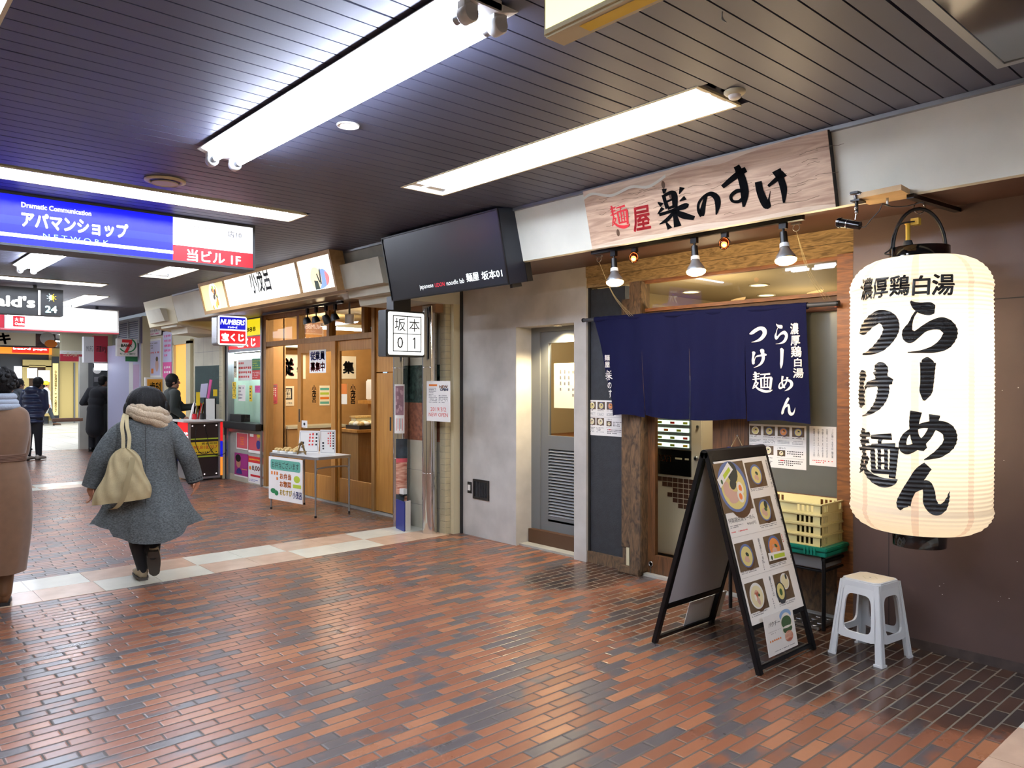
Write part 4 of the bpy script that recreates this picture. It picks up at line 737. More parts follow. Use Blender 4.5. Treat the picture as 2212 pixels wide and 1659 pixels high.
ps_ = m.build('paper_shade', t)
m = MB('black')
def lfn(a, b): return lsurf(a, b, .0030)
def lbox(x0, y0, x1, y1):
    u0, v0, u1, v1 = 1780 + x0 / 2.514, 540 + y0 / 2.514, 1780 + x1 / 2.514, 540 + y1 / 2.514
    a0, z1 = lpx(u0, (v0 + v1) / 2)[0], lpx((u0 + u1) / 2, v0)[1]; a1, z0 = lpx(u1, (v0 + v1) / 2)[0], lpx((u0 + u1) / 2, v1)[1]; return a0, z0, a1, z1
for g, bx in (('tsu', (188, 340, 392, 566)), ('ke', (190, 620, 383, 908)), ('men', (187, 978, 402, 1276)), ('ra', (434, 270, 712, 556)), ('bar', (526, 583, 602, 822)), ('me', (412, 858, 712, 1142)), ('n', (404, 1155, 684, 1427))): m.brush(None, g, *lbox(*bx), fn=lfn, n=30, wk=1.55, nw=10)
for s, bx in (('濃', (200, 152, 263, 272)), ('厚', (264, 150, 350, 260)), ('鶏', (352, 136, 466, 250)), ('白', (476, 136, 580, 246)), ('湯', (584, 128, 712, 246))): m.text(None, s, *lbox(*bx), fn=lambda a, b: lsurf(a, b, .006), bold=.035, ital=.06)
m.build('brush_lettering', ps_)
MB('black_gloss').lathe((4.356, 1.598, 2.205), [(.146, 0), (.147, .07), (.139, .071), (.136, .0)], 48).build('top_ring', t)
MB('black_gloss').lathe((4.356, 1.598, .69), [(.128, 0), (.133, .082), (.150, .086), (.12, .086), (.118, 0)], 48).build('bottom_ring', t)
pv = Vector((cY, -sY, 0)); q = LC + Vector((0, 0, 2.27)); P = [q + pv * .14 * math.cos(R(k)) + Vector((0, 0, .215 * math.sin(R(k)))) for k in range(0, 181, 10)]
m = MB('black'); m.tube([P[0] - Vector((0, 0, .05))] + P + [P[-1] - Vector((0, 0, .05))], .0095, 10); m.build('handle', t)
hk = LC + Vector((0, 0, 2.47)); m = MB('chrome'); m.tube([hk + pv * .03 * math.sin(R(k)) + Vector((0, 0, .02 + .032 * math.cos(R(k)))) for k in range(0, 360, 24)], .004, 8, closed=True).tube([hk + Vector((0, 0, .05)), hk + Vector((.008, 0, .062)), (4.36, 1.60, 2.535)], .0035, 6, 4); m.build('carabiner', t)
m = MB('plug_yellow').box(4.31, 1.585, 2.395, 4.345, 1.625, 2.43); m.lathe((4.315, 1.64, 2.29), [(.014, 0), (.011, .04), (.012, .11), (.018, .115)], 14); m.use('tape_dark').lathe((4.315, 1.64, 2.275), [(.02, 0), (.026, .02), (.02, .04)], 14); m.use('trim_cream').lathe((4.315, 1.64, 2.255), [(.02, 0), (.022, .025)], 14); m.build('socket_plug', t)
m = MB('cable').tube([(4.30, 1.60, 2.41), (4.27, 1.66, 2.40), (4.245, 1.69, 2.34), (4.24, 1.70, 2.27), (4.215, 1.72, 2.245), (4.25, 1.70, 2.24)], .004, 7, 6); m.build('cord', t)
for z, e in ((1.80, 13), (1.28, 8)):
    l = bpy.data.lights.new('lantern_bulb', 'POINT'); l.energy = e; l.color = (1, .91, .76); l.shadow_soft_size = .06
    o = bpy.data.objects.new('lantern_bulb', l); COL.objects.link(o); o.parent = t; o.location = (0, 0, z - .69)
t = thing('lantern_bracket', 'pale wooden board on a dark steel arm above the white lantern', 'bracket', (4.1, 1.65, 2.52))
MB('board_wood').hexa([(3.98, 1.545, 2.512), (4.19, 1.56, 2.512), (4.19, 1.79, 2.512), (4.00, 1.775, 2.512), (3.98, 1.545, 2.54), (4.19, 1.56, 2.54), (4.19, 1.79, 2.54), (4.00, 1.775, 2.54)]).build('board', t)
m = MB('black_metal').hexa([(4.10, 1.53, 2.490), (4.775, 1.53, 2.520), (4.775, 1.565, 2.520), (4.10, 1.565, 2.490), (4.10, 1.53, 2.512), (4.775, 1.53, 2.542), (4.775, 1.565, 2.542), (4.10, 1.565, 2.512)]); m.build('steel_arm', t); MB('steel').cyl((4.10, 1.66, 2.475), (4.10, 1.66, 2.515), .007, n=12).build('bolt', t)
t = thing('clamp_spotlight', 'chrome clamp spotlight with a black barrel gripping the board beside the lantern', 'lamp', (4.0, 1.78, 2.52))
CL = WX(4.0)
def cp(x, y, dx=0): a, b = CL.at(1780 + x / 7.373, 390 + y / 7.373); return Vector((4.0 + dx, -a, b))
m = MB('black_metal'); m.tube([cp(510, 240), cp(520, 330), cp(520, 520)], .009, 8); m.box(3.98, 1.76, 2.538, 4.08, 1.80, 2.549).box(3.985, 1.755, 2.499, 4.07, 1.80, 2.508); m.build('clamp', t)
m = MB('chrome'); p = cp(410, 220); q = cp(590, 215); m.cyl(p, q, .005, n=10).cyl(cp(505, 240), cp(515, 310), .011, n=12).sph(cp(512, 440), .011, 8).sph(cp(515, 505), .010, 8).cyl(cp(515, 520), cp(500, 620), .004, n=8); m.build('swivel', t)
m = MB('black_gloss'); p, q = cp(225, 665), cp(575, 720); m.cyl(p, q, .024, .021, 24).cyl(p + (q - p) * .05, p + (q - p) * .12, .027, n=24); m.use('chrome').cyl(p + (q - p) * .0, p - (q - p) * .03, .022, n=20).lathe(p + (q - p) * .42, [(.0242, 0), (.0248, .002), (.0242, .004)], 24, (q - p)); m.build('barrel', t)
MB('cable').tube([cp(575, 725), cp(650, 740), cp(760, 610), cp(880, 480), cp(940, 375), cp(960, 370, .08)], .0025, 6, 5).tube([cp(800, 320, .1), cp(950, 372, .08), cp(1150, 350, .12), cp(1400, 260, .15)], .003, 6, 5).build('cord', t)
# ------------------------------------------------------------------ A-frame menu board
t = thing('menu_board', 'black A-frame menu board with ramen photos standing before the noodle shop', 'board', (4.01, 2.5, 0))
XL, XR, YF, YB, YR, ZR = 3.70, 4.325, 2.160, 2.860, 2.500, 1.165
ff = Fr((0, YF, 0), (1, 0, 0), (0, YR - .012 - YF, ZR)); fb = Fr((0, YB, 0), (-1, 0, 0), (0, YR + .012 - YB, ZR)); HF = math.hypot(YR - .012 - YF, ZR); HB = math.hypot(YB - YR - .012, ZR)
for f, x0, x1, H in ((ff, XL, XR, HF), (fb, -XR, -XL, HB)):
    m = MB('black_metal'); m.fbox(f, x0, 0, x0 + .034, H, -.018, .012).fbox(f, x1 - .034, 0, x1, H, -.018, .012).fbox(f, x0 + .034, H - .055, x1 - .034, H, -.018, .012).fbox(f, x0 + .034, .225, x1 - .034, .262, -.018, .012).fbox(f, x0 + .034, .02, x1 - .034, .042, -.012, .006); m.build('frame', t, bevel=.003)
    MB(mat('panel_grey', 'C8CACE', .4) if f is fb else 'dark_grey').fbox(f, x0 + .034, .262, x1 - .034, H - .055, -.012, -.006).build('backing_panel', t)
m = MB('black_metal')
m.cyl((XL, YR, ZR - .012), (XR, YR, ZR - .012), .026, n=20)
m.build('hinge', t)
def fp(x, y): return ff.at(1380 + x / 3.13, 950 + y / 3.13)
PA0, PB1 = fp(476, 155); PA1 = fp(870, 112)[0]; PB0 = fp(757, 1258)[1]; PA0 = max(PA0, XL + .03); PA1 = min(max(PA1, XR - .04), XR - .03)
m = MB('paper').fbox(ff, PA0, PB0, PA1, PB1, -.005, .014)
def pr_(x0, y0, x1, y1): a0, b1 = fp(x0, y0); a1, b0 = fp(x1, y1); return a0, b0, a1, b1
def bowl(m, fr, bx, soup, rim='bowl_blue', tops=(), c=.0150, sh=.38, cx=.5, cy=.5):
    a0, b0, a1, b1 = bx; a0, a1 = min(a0, a1), max(a0, a1); b0, b1 = min(b0, b1), max(b0, b1); w, h = a1 - a0, b1 - b0; r = min(w, h) * sh; a, b = a0 + w * cx, b0 + h * cy
    m.use('food_wood').rect(fr, a0, b0, a1, b1, c); m.use('dark_wood_flat').ell(fr, a + r * .2, b - r * .55, r * .8, r * .7, c + .0002, 20)
    m.use(rim).ell(fr, a, b, r, r, c + .0004, 28); m.use(soup).ell(fr, a, b - r * .05, r * .84, r * .84, c + .0006, 28)
    for i, (k, dx, dy, rx, ry, ro) in enumerate(tops): m.use(k).ell(fr, a + dx * r, b + dy * r, rx * r, ry * r, c + .0008 + i * .0002, 14, rot=ro)
T1 = [('chashu', -.1, -.25, .34, .25, 20), ('chashu', .05, -.4, .25, .2, -10), ('nori', .1, .1, .26, .16, -30), ('leaf', .15, .02, .12, .1, 0)]
bowl(m, ff, pr_(482, 168, 762, 465), 'broth', tops=[('chashu', -.35, -.25, .38, .22, -20), ('chashu', -.1, -.42, .4, .22, 10), ('chashu', -.5, 0, .25, .2, 60), ('nori', .12, .55, .36, .42, 0), ('nori', 0, .1, .25, .2, 40), ('egg_white', .42, -.1, .22, .26, 20), ('yolk', .42, -.1, .11, .13, 0), ('egg_white', .32, -.42, .22, .26, 30), ('yolk', .32, -.42, .11, .13, 0)], sh=.52)
m.use('paper').prism(ff, [fp(*q) for q in ((510, 275), (535, 332), (617, 205), (580, 156))], .0186, .0192); m.use('lime').prism(ff, [fp(*q) for q in ((548, 245), (560, 272), (600, 212), (588, 188))], .0192, .0194); a, b = fp(542, 290); m.use('leaf').ell(ff, a, b, .010, .014, .0194, 12)
bowl(m, ff, pr_(697, 160, 857, 312), 'broth', tops=T1, sh=.40); bowl(m, ff, pr_(758, 402, 915, 550), 'broth', tops=[('chashu', -.2, -.1, .4, .3, 30), ('chashu', 0, -.35, .3, .25, 0), ('nori', .3, .45, .28, .38, 0), ('leaf', .15, .05, .25, .16, -20)], sh=.42)
bowl(m, ff, pr_(627, 708, 798, 862), 'broth', tops=T1, sh=.42); bowl(m, ff, pr_(822, 660, 985, 812), 'broth_red', tops=[('chashu', -.1, -.3, .4, .3, 0), ('leaf', .25, .1, .25, .14, -30), ('meat', -.15, .15, .2, .12, 0)], sh=.42, cy=.55)
m.use('paper').prism(ff, [fp(*q) for q in ((866, 824), (992, 792), (984, 744), (856, 770))], .0172, .0176); m.use('lime').prism(ff, [fp(*q) for q in ((898, 806), (970, 788), (966, 762), (894, 778))], .0176, .0178); a, b = fp(882, 800); m.use('leaf').ell(ff, a, b, .010, .013, .0178, 12)
bowl(m, ff, pr_(695, 978, 868, 1132), 'noodle', 'white', [('chashu', .1, -.4, .2, .35, 20), ('meat', 0, .15, .3, .3, 0), ('leaf', .3, 0, .15, .12, 0), ('egg_white', -.25, -.1, .15, .25, 0)], sh=.44)
bowl(m, ff, pr_(888, 918, 1040, 1062), 'noodle', 'white', [('nori', .45, .5, .22, .35, 0)], sh=.3, cx=.62, cy=.66)
a, b = fp(945, 1035); m.use('dark_grey').ell(ff, a, b, .052, .06, .0165, 22); m.use('broth').ell(ff, a, b + .008, .038, .045, .0167, 20); m.use('leaf').ell(ff, a, b + .004, .016, .02, .0169, 12)
m.use('print_pale')
for y in (650, 652): a, b = fp(700, 638)
for x0, y0, x1, y1 in ((600, 672, 990, 590), (670, 948, 1060, 845)):
    a0, b1 = fp(x0, y0); m.fbox(ff, PA0 + .004, b1 - .001, PA1 - .004, b1 + .001, .014, .0146)
mp_ = m.build('menu_poster', t)
m = MB('ink'); a0, b1 = fp(588, 538); a1, _ = fp(768, 520); b0 = fp(594, 572)[1]; m.text(ff, '特製鶏白湯らーめん', a0, b0, a1, b1, .0146, bold=.01)
a0, b1 = fp(716, 562); a1 = fp(778, 560)[0]; b0 = fp(718, 582)[1]; m.text(ff, '900円', a0, b0, a1, b1, .0146)
def vt(s, x, y0, x1, y1, wd=.018, **k): a, b1 = fp(x, y0); c_, b0 = fp(x1, y1); a = (a + c_) / 2; m.text(ff, s, a - wd / 2, b0, a + wd / 2, b1, .0146, vertical=True, **k)
vt('特製鶏白湯らーめん', 846, 138, 888, 325); vt('特製鶏魚介らーめん', 908, 370, 955, 575); vt('特製辛味噌らーめん', 972, 615, 1020, 825); vt('鶏白湯らーめん', 792, 668, 832, 835); vt('鶏まぜそば', 866, 925, 900, 1058); vt('特製鶏つけ麺', 1042, 868, 1075, 1010)
m.build('black_lettering', mp_)
m = MB('print_grey')
def ln(x0, y0, x1, y1, n, v=False, s=1): a0, b1 = fp(x0, y0); a1, _ = fp(x1, y0); b0 = fp(x0, y1)[1]; m.lines(ff, a0, b0, a1, b1, n, v, .55, .0146, s)
ln(602, 585, 700, 608, 2, s=2); ln(742, 336, 870, 356, 2, s=3); ln(804, 582, 925, 606, 2, s=4); ln(678, 896, 800, 920, 2, s=5); ln(870, 850, 985, 872, 2, s=6); ln(748, 1182, 880, 1210, 2, s=7); ln(935, 1110, 1050, 1135, 2, s=8)
for x, y0, y1 in ((880, 250, 345), (940, 520, 585), (1005, 765, 835), (815, 815, 890), (885, 1075, 1165)): ln(x, y0, x + 8, y1, 1, True, s=x)
m.use('red_print'); ln(612, 625, 790, 640, 1, s=9); ln(945, 640, 953, 760, 1, True, s=11); m.build('small_print', mp_)['kind'] = 'stuff'
ff2 = Fr(ff.p(0, 0, .02), (1, 0, 0), (0, .18, 1)); q0, q1, q2, q3 = [ff2.at(1380 + x / 3.13, 950 + y / 3.13) for x, y in ((845, 1188), (1048, 1130), (1062, 1400), (868, 1472))]
A0, A1, B0, B1 = (q0[0] + q3[0]) / 2, (q1[0] + q2[0]) / 2, (q2[1] + q3[1]) / 2, (q0[1] + q1[1]) / 2
def sheet(fr, A0, B0, A1, B1, c=.0):
    m = MB('paper').fbox(fr, A0, B0, A1, B1, c, c + .002); w, h = A1 - A0, B1 - B0
    def E(k, x, y, rx, ry): m.use(k).ell(fr, A0 + w * x, B0 + h * y, w * rx, h * ry, c + .003 + E.i * .0002, 24); E.i += 1
    E.i = 0
    E('sky_print', .72, .86, .20, .14); E('egg_white', .72, .62, .2, .30); E('leaf', .72, .68, .17, .16); E('leaf', .73, .5, .16, .1); E('egg_white', .72, .56, .14, .03); E('meat', .74, .32, .14, .14)
    m.use('ink').text(fr, 'パクチー', A0 + w * .12, B0 + h * .70, A0 + w * .5, B0 + h * .82, c + .0045, bold=-.01); m.use('print_pale').lines(fr, A0 + w * .1, B0 + h * .5, A0 + w * .5, B0 + h * .6, 2, c=c + .003)
    m.use('orange').lines(fr, A0 + w * .1, B0 + h * .3, A0 + w * .5, B0 + h * .4, 1, c=c + .003); m.use('print_grey').lines(fr, A0 + w * .2, B0 + h * .06, A0 + w * .9, B0 + h * .1, 1, c=c + .003); return m
tag(sheet(ff2, A0, B0, A1, B1).build('laminated_sheet', loc=ff2.p(A0, B0)), 'laminated coriander flyer hanging at the lower front of the A-frame board', 'flyer')
fb3 = Fr(fb.p(0, 0, .014), fb.u, fb.v); s0 = [fb3.at(1380 + x / 3.13, 950 + y / 3.13) for x, y in ((345, 1100), (545, 1045), (548, 1190), (350, 1255))]
tag(sheet(fb3, min(s[0] for s in s0), min(s[1] for s in s0), max(s[0] for s in s0), max(s[1] for s in s0)).build('laminated_sheet', loc=(4, 2.79, .04)), 'laminated flyer seen from behind, hanging on the rear panel of the A-frame board', 'flyer')
# ------------------------------------------------------------------ plastic stool
t = thing('plastic_stool', 'white plastic stool with open sides standing below the lantern', 'stool', (4.47, 1.905, 0))
SC0 = Vector((4.47, 1.905, 0)); ang = R(-7)
def sp(side, x, z, ins=0.0):       # x across one side, z up; four slanted sides
    k = z / .435; hw = .158 + (.113 - .158) * k; d = hw - ins; xx = x * hw / .140; p = Vector((xx, -d, z)); p.rotate(Matrix.Rotation(ang + side * math.pi / 2, 3, 'Z').to_euler()); return SC0 + p
def ring_side(m, side, th=.012):
    N = 48; out, inn = [], []
    x0, x1, z0, z1 = -.083, .083, .155, .36; cx, cz = 0, (z0 + z1) / 2
    def sup(t, hx, hz, n=5): c, s = math.cos(t), math.sin(t); r = (abs(c / hx) ** n + abs(s / hz) ** n) ** (-1 / n); return r * c, r * s
    for i in range(N):
        tt = 2 * math.pi * i / N; a, b = sup(tt, .086, .106); inn.append((cx + a, cz + b)); a, b = sup(tt, .112, .144, 14); out.append((cx + a, cz + b))
    V = [sp(side, x, z) for x, z in out] + [sp(side, x, z) for x, z in inn] + [sp(side, x, z, th) for x, z in inn] + [sp(side, x, z, th) for x, z in out]
    F = []
    for i in range(N):
        j = (i + 1) % N
        for q in range(3): F.append((q * N + i, q * N + j, (q + 1) * N + j, (q + 1) * N + i))
        F.append((3 * N + i, 3 * N + j, j, i))
    m.add(V, F, False)
for s in range(4):
    m = MB('white_plastic'); ring_side(m, s); m.build('side_panel', t)
for s in range(4):
    m = MB('white_plastic')
    def leg(x0, x1, z): return [(x0, z), (x1, z)]
    for side, xs in ((s, (.106, .143)), ((s + 1) % 4, (-.143, -.106))):
        P = []
        for z in (.0, .012, .012, .43):
            w = .006 if z == 0 or (z == .012 and len(P) < 8) else 0
            P += [sp(side, xs[0] - (w if side == s else 0), z, -w), sp(side, xs[1] + (0 if side == s else w), z, -w), sp(side, xs[1], z, .012), sp(side, xs[0], z, .012)]
        for q in range(3):
            b = q * 4; m.add([P[b], P[b + 1], P[b + 2], P[b + 3], P[b + 4], P[b + 5], P[b + 6], P[b + 7]], [(0, 1, 5, 4), (1, 2, 6, 5), (2, 3, 7, 6), (3, 0, 4, 7)])
        m.add(P[:4], [(0, 1, 2, 3)]); m.add(P[-4:], [(0, 1, 2, 3)])
    c0 = [sp(s, .130, z) for z in (0, .43)]; 
    m.build('leg', t, bevel=.002)
m = MB('white_plastic'); hw = .113; c = .026; oct_ = [(-hw + c, -hw), (hw - c, -hw), (hw, -hw + c), (hw, hw - c), (hw - c, hw), (-hw + c, hw), (-hw, hw - c), (-hw, -hw + c)]
rm = Matrix.Rotation(ang, 3, 'Z'); fs = Fr(SC0, rm @ Vector((1, 0, 0)), rm @ Vector((0, 1, 0))); m.prism(fs, [(a * 1.03, b * 1.03) for a, b in oct_], .395, .432); m.prism(fs, [(a * 1.0, b * 1.0) for a, b in oct_], .432, .440)
m.use(mat('stool_top', 'DCD2BC', .5, bump=.1, bscale=200)).prism(fs, [(a * .93, b * .93) for a, b in oct_], .440, .4412)
m.use('trim_cream')
for k in range(4):
    r = .045; q = [(r * math.cos(R(90 * k)), r * math.sin(R(90 * k))), (r * math.cos(R(90 * k + 90)), r * math.sin(R(90 * k + 90)))]; d = Vector((q[1][0] - q[0][0], q[1][1] - q[0][1])).normalized() * .003; nrm = Vector((-d.y, d.x)); m.poly(fs, [(q[0][0] + nrm.x, q[0][1] + nrm.y), (q[1][0] + nrm.x, q[1][1] + nrm.y), (q[1][0] - nrm.x, q[1][1] - nrm.y), (q[0][0] - nrm.x, q[0][1] - nrm.y)], .4416)
m.use('grey').ell(fs, 0, 0, .006, c=.4416, n=10); m.build('seat', t, bevel=.004)
# ------------------------------------------------------------------ little table with crates
t = thing('side_table', 'black tube-frame table with grey top against the shop front, behind the A-frame board', 'table', (4.78, 2.6, 0))
m = MB('grey').box(4.63, 2.27, .395, 4.94, 2.92, .468); m.build('top', t, bevel=.004)
for x in (4.645, 4.925): m = MB('black_metal').tube([(x, 2.265, .012), (x, 2.265, .44), (x, 2.285, .44), (x, 2.33, .450)], .0125, 10, 4).tube([(x, 2.925, .012), (x, 2.925, .44), (x, 2.905, .44), (x, 2.86, .450)], .0125, 10, 4).tube([(x, 2.265, .38), (x, 2.925, .38)], .009, 8); m.build('leg_frame', t)
m = MB('black_metal').cyl((4.645, 2.265, .38), (4.925, 2.265, .38), .009, n=10).cyl((4.645, 2.925, .38), (4.925, 2.925, .38), .009, n=10).cyl((4.645, 2.265, .44), (4.925, 2.265, .44), .0125, n=10); m.build('crossbar', t)
t = thing('tray_lid', 'green plastic tray lying on the black table under the cream crates', 'tray', (4.76, 2.6, .475))
m = MB('teal_plastic').box(4.60, 2.23, .477, 4.95, 2.94, .51).box(4.59, 2.22, .51, 4.955, 2.95, .535); m.build('tray', t, bevel=.006); m = MB('teal_plastic')
for i in range(4): m.box(4.585, 2.29 + i * .022, .485, 4.60, 2.302 + i * .022, .53)
m.build('grip', t)
def crate():
    m = MB('cream_plastic'); x0, x1, y0, y1, h = -.158, .158, -.29, .29, .066
    def wall(fr, a0, a1, slots):
        cur = a0
        for s0, s1 in slots: m.fbox(fr, cur, 0, s0, h, -.005, 0); m.fbox(fr, s0, 0, s1, .012, -.005, 0); m.fbox(fr, s0, h - .014, s1, h, -.005, 0); cur = s1
        m.fbox(fr, cur, 0, a1, h, -.005, 0); m.fbox(fr, a0 - .006, h - .008, a1 + .006, h, 0, .008); m.fbox(fr, a0, .0, a1, .006, 0, .004)
    sl = [(-.24 + i * .03, -.222 + i * .03) for i in range(4)] + [(.13 + i * .03, .148 + i * .03) for i in range(4)]; se = [(-.125 + i * .02, -.115 + i * .02) for i in range(3)] + [(.08 + i * .02, .09 + i * .02) for i in range(3)]
    wall(Fr((x0, 0, 0), (0, -1, 0), (0, 0, 1)), y0, y1, sl); wall(Fr((x1, 0, 0), (0, 1, 0), (0, 0, 1)), y0, y1, sl); wall(Fr((0, y0, 0), (1, 0, 0), (0, 0, 1)), x0, x1, se); wall(Fr((0, y1, 0), (-1, 0, 0), (0, 0, 1)), x0, x1, se)
    m.box(x0, y0, 0, x1, y1, .004); return m
cb = crate().build('noodle_crate', loc=(0, 0, 0)); names = ['bottom one of the stack of four, resting on the green tray', 'second from the bottom of the stack of four', 'third from the bottom of the stack of four', 'topmost of the stack of four, open']
for i in range(4):
    o = cb if i == 0 else cb.copy()
    if i: COL.objects.link(o)
    o.location = (4.768 + (i % 2) * .004, 2.555, .536 + i * .0665); tag(o, 'cream slotted plastic crate, ' + names[i], 'crate', 'crates on the side table')
t = thing('steel_tray', 'shiny dimpled steel tray on the floor under the black table', 'tray', (4.78, 2.6, 0)); m = MB('steel').box(4.655, 2.30, .004, 4.915, 2.89, .02); m.build('tray', t, bevel=.003); m = MB('steel')
for i in range(8):
    for j in range(4): m.sph((4.69 + j * .062, 2.34 + i * .07, .020), .02, 5, (1, 1, .3))
m.build('dimple', t)
# ------------------------------------------------------------------ papers on the shop front
fm = WX(4.985)
def photo_menu(x, fr, a0, b0, a1, b1):
    m = MB('paper').fbox(fr, a0, b0, a1, b1, .001, .003); w, h = a1 - a0, b1 - b0; tp = [('nori', .15, .2, .3, .18, -20), ('chashu', -.2, -.1, .3, .2, 0)]
    for i, s in enumerate(('broth', 'broth', 'broth_red', 'broth')):
        bowl(m, fr, (a0 + w * (.035 + .245 * i), b0 + h * .74, a0 + w * (.235 + .245 * i), b0 + h * .955), s, 'bowl_blue' if i else 'egg_white', tp, .0034, .44)
        m.use('ink').lines(fr, a0 + w * (.035 + .245 * i), b0 + h * .69, a0 + w * (.235 + .245 * i), b0 + h * .72, 1, c=.0034, seed=i); m.use('print_grey').lines(fr, a0 + w * (.035 + .245 * i), b0 + h * .56, a0 + w * (.235 + .245 * i), b0 + h * .65, 3, c=.0034, seed=i + 4)
    for i, s in enumerate(('noodle', 'noodle')): bowl(m, fr, (a0 + w * (.025 + .23 * i), b0 + h * .29, a0 + w * (.225 + .23 * i), b0 + h * .5), s, 'white', tp, .0034, .44); m.use('print_grey').lines(fr, a0 + w * (.025 + .23 * i), b0 + h * .08, a0 + w * (.225 + .23 * i), b0 + h * .24, 4, c=.0034, seed=i + 14)
    m.use('ink').text(fr, 'ご飯もの', a0 + w * .52, b0 + h * .44, a0 + w * .66, b0 + h * .49, .0036); bowl(m, fr, (a0 + w * .52, b0 + h * .28, a0 + w * .655, b0 + h * .42), 'noodle', 'ink', tp, .0034, .44); m.use('ink').lines(fr, a0 + w * .69, b0 + h * .27, a0 + w * .96, b0 + h * .42, 3, c=.0034, seed=31)
    m.use('ink').lines(fr, a0 + w * .54, b0 + h * .06, a0 + w * .96, b0 + h * .2, 3, c=.0034, seed=33); m.use('red_print').rect(fr, a0 + w * .57, b0 + h * .17, a0 + w * .63, b0 + h * .195, .0038); m.use('print_grey').rect(fr, a0 + w * .02, b0 + h * .525, a0 + w * .97, b0 + h * .53, .0034); m.rect(fr, a0 + w * .51, b0 + h * .235, a0 + w * .97, b0 + h * .239, .0034); return m
a0, b1 = fm.at(1616, 915); a1, b0 = fm.at(1742, 1016); tag(photo_menu(0, fm, a0, b0, a1, b1).build('wall_menu', loc=fm.p(a0, b0)), 'photo menu sheet on the grey glass right of the door, under the curtain', 'menu')
fl = WX(4.983); a0, b1 = fl.at(1269, 864); a1, _ = fl.at(1351, 900); b0 = fl.at(1269, 939)[1]; tag(photo_menu(0, fl, a0, b0, a1, b1).build('wall_menu', loc=fl.p(a0, b0)), 'photo menu sheet on the dark panel left of the door, half behind the curtain', 'menu')
a0, b1 = fm.at(1749, 920); a1, b0 = fm.at(1807, 1009); w, h = a1 - a0, b1 - b0; m = MB('paper').fbox(fm, a0, b0, a1, b1, .001, .003); m.use('ink')
for s, x in (('「つけ麺」「まぜそば」麺の量', .86), ('並盛180g―そのまま', .66), ('中盛270g―そのまま', .50), ('大盛360g―100円', .34), ('特盛450g―150円', .18)): m.text(fm, s, a0 + w * (x - .035), b0 + h * .22, a0 + w * (x + .035), b0 + h * .94, .0036, vertical=True)
m.use('red_print').lines(fm, a0 + w * .12, b0 + h * .06, a0 + w * .9, b0 + h * .15, 2, c=.0036); tag(m.build('noodle_notice', loc=fm.p(a0, b0)), 'white notice of black vertical writing beside the wooden post, right of the photo menu', 'notice')
fh = WX(4.955); t = thing('hanging_plaque', 'small navy plaque hung on a cord beside the noodle shop door', 'plaque', (4.95, 3.06, 1.1)); a0, b1 = fh.at(1572, 965); a1, b0 = fh.at(1614, 1040)
MB('navy_book').fbox(fh, a0, b0, a1, b1, -.008, .004).build('board', t); m = MB('white'); m.text(fh, '営業中', (a0 + a1) / 2 - .065, b0 + .01, (a0 + a1) / 2 + .065, b1 - .012, .0055, vertical=True, bold=.03); m.build('lettering', t); p = fh.p((a0 + a1) / 2, b1 + .085, .0)
m = MB('canvas_dark').tube([fh.p(a0 + .03, b1, .003), p, fh.p(a1 - .03, b1, .003)], .003, 6); m.use('steel').sph(p, .006, 6); m.build('cord', t)
# ------------------------------------------------------------------ inside the noodle shop and the udon shop
def ticket_machine(loc, label, fr, y0, y1, x0, x1, h):
    t = thing('ticket_machine', label, 'machine', loc); MB('beige_metal').box(x0, y0, 0.06, x1, y1, h).build('cabinet', t, bevel=.008); MB('dark_grey').box(x0 + .02, y0 + .01, 0, x1, y1 - .01, .06).build('plinth', t); return t
f5 = WX(5.5); t = ticket_machine((5.7, 4.1, 0), 'cream ticket machine with lit buttons seen through the glass door of the noodle shop', f5, 3.735, 4.42, 5.5, 5.95, 1.62)
m = MB('alu').fbox(f5, -4.40, .985, -3.84, 1.58, .0, .012); m.use(glow('button_glow', 'DCF4E2', 1.6)); cols = ['button_glow'] * 5 + ['lime', 'red_print', 'orange', 'yellow']; rn = random.Random(9)
for r in range(9):
    for k in range(8):
        m.use('button_glow').fbox(f5, -4.385 + k * .067, 1.005 + r * .065, -4.385 + k * .067 + .058, 1.005 + r * .065 + .034, .012, .022)
        if rn.random() < .45: m.use(cols[rn.randrange(5, 9)]).fbox(f5, -4.38 + k * .067, 1.010 + r * .065, -4.38 + k * .067 + .046, 1.03 + r * .065, .022, .0225)
m.build('button_panel', t); m = MB('black_gloss').fbox(f5, -4.40, .76, -3.84, .98, 0, .01); m.build('display', t); m = MB('orange'); tx(m, f5, 'TICKET', 1423, 981, 995, 1453, c=.012, bold=.014); m.build('orange_lettering', t)
m = MB('trim_cream').fbox(f5, -4.0, .90, -3.93, .915, .01, .012).fbox(f5, -3.90, .90, -3.86, .915, .01, .012); m.use('steel').lathe(f5.p(-3.79, .92, 0), [(.022, 0), (.022, .012), (.014, .016)], 18, f5.n).lathe(f5.p(-3.775, 1.19, 0), [(.012, 0), (.012, .012)], 14, f5.n); m.use('black').fbox(f5, -3.80, .91, -3.78, .93, .012, .02); m.build('coin_slot', t)
m = MB(mat('brown_tile', '57392C', .35))
for r, (k0, k1) in enumerate(((0, 9), (1, 9), (3, 9), (2, 9), (3, 9), (4, 9))):
    for k in range(k0, k1): m.fbox(f5, -4.20 + k * .056 + (r % 2) * .0, .70 - r * .044, -4.20 + k * .056 + .05, .70 - r * .044 + .037, .0, .002)
m.build('tile_decal', t)
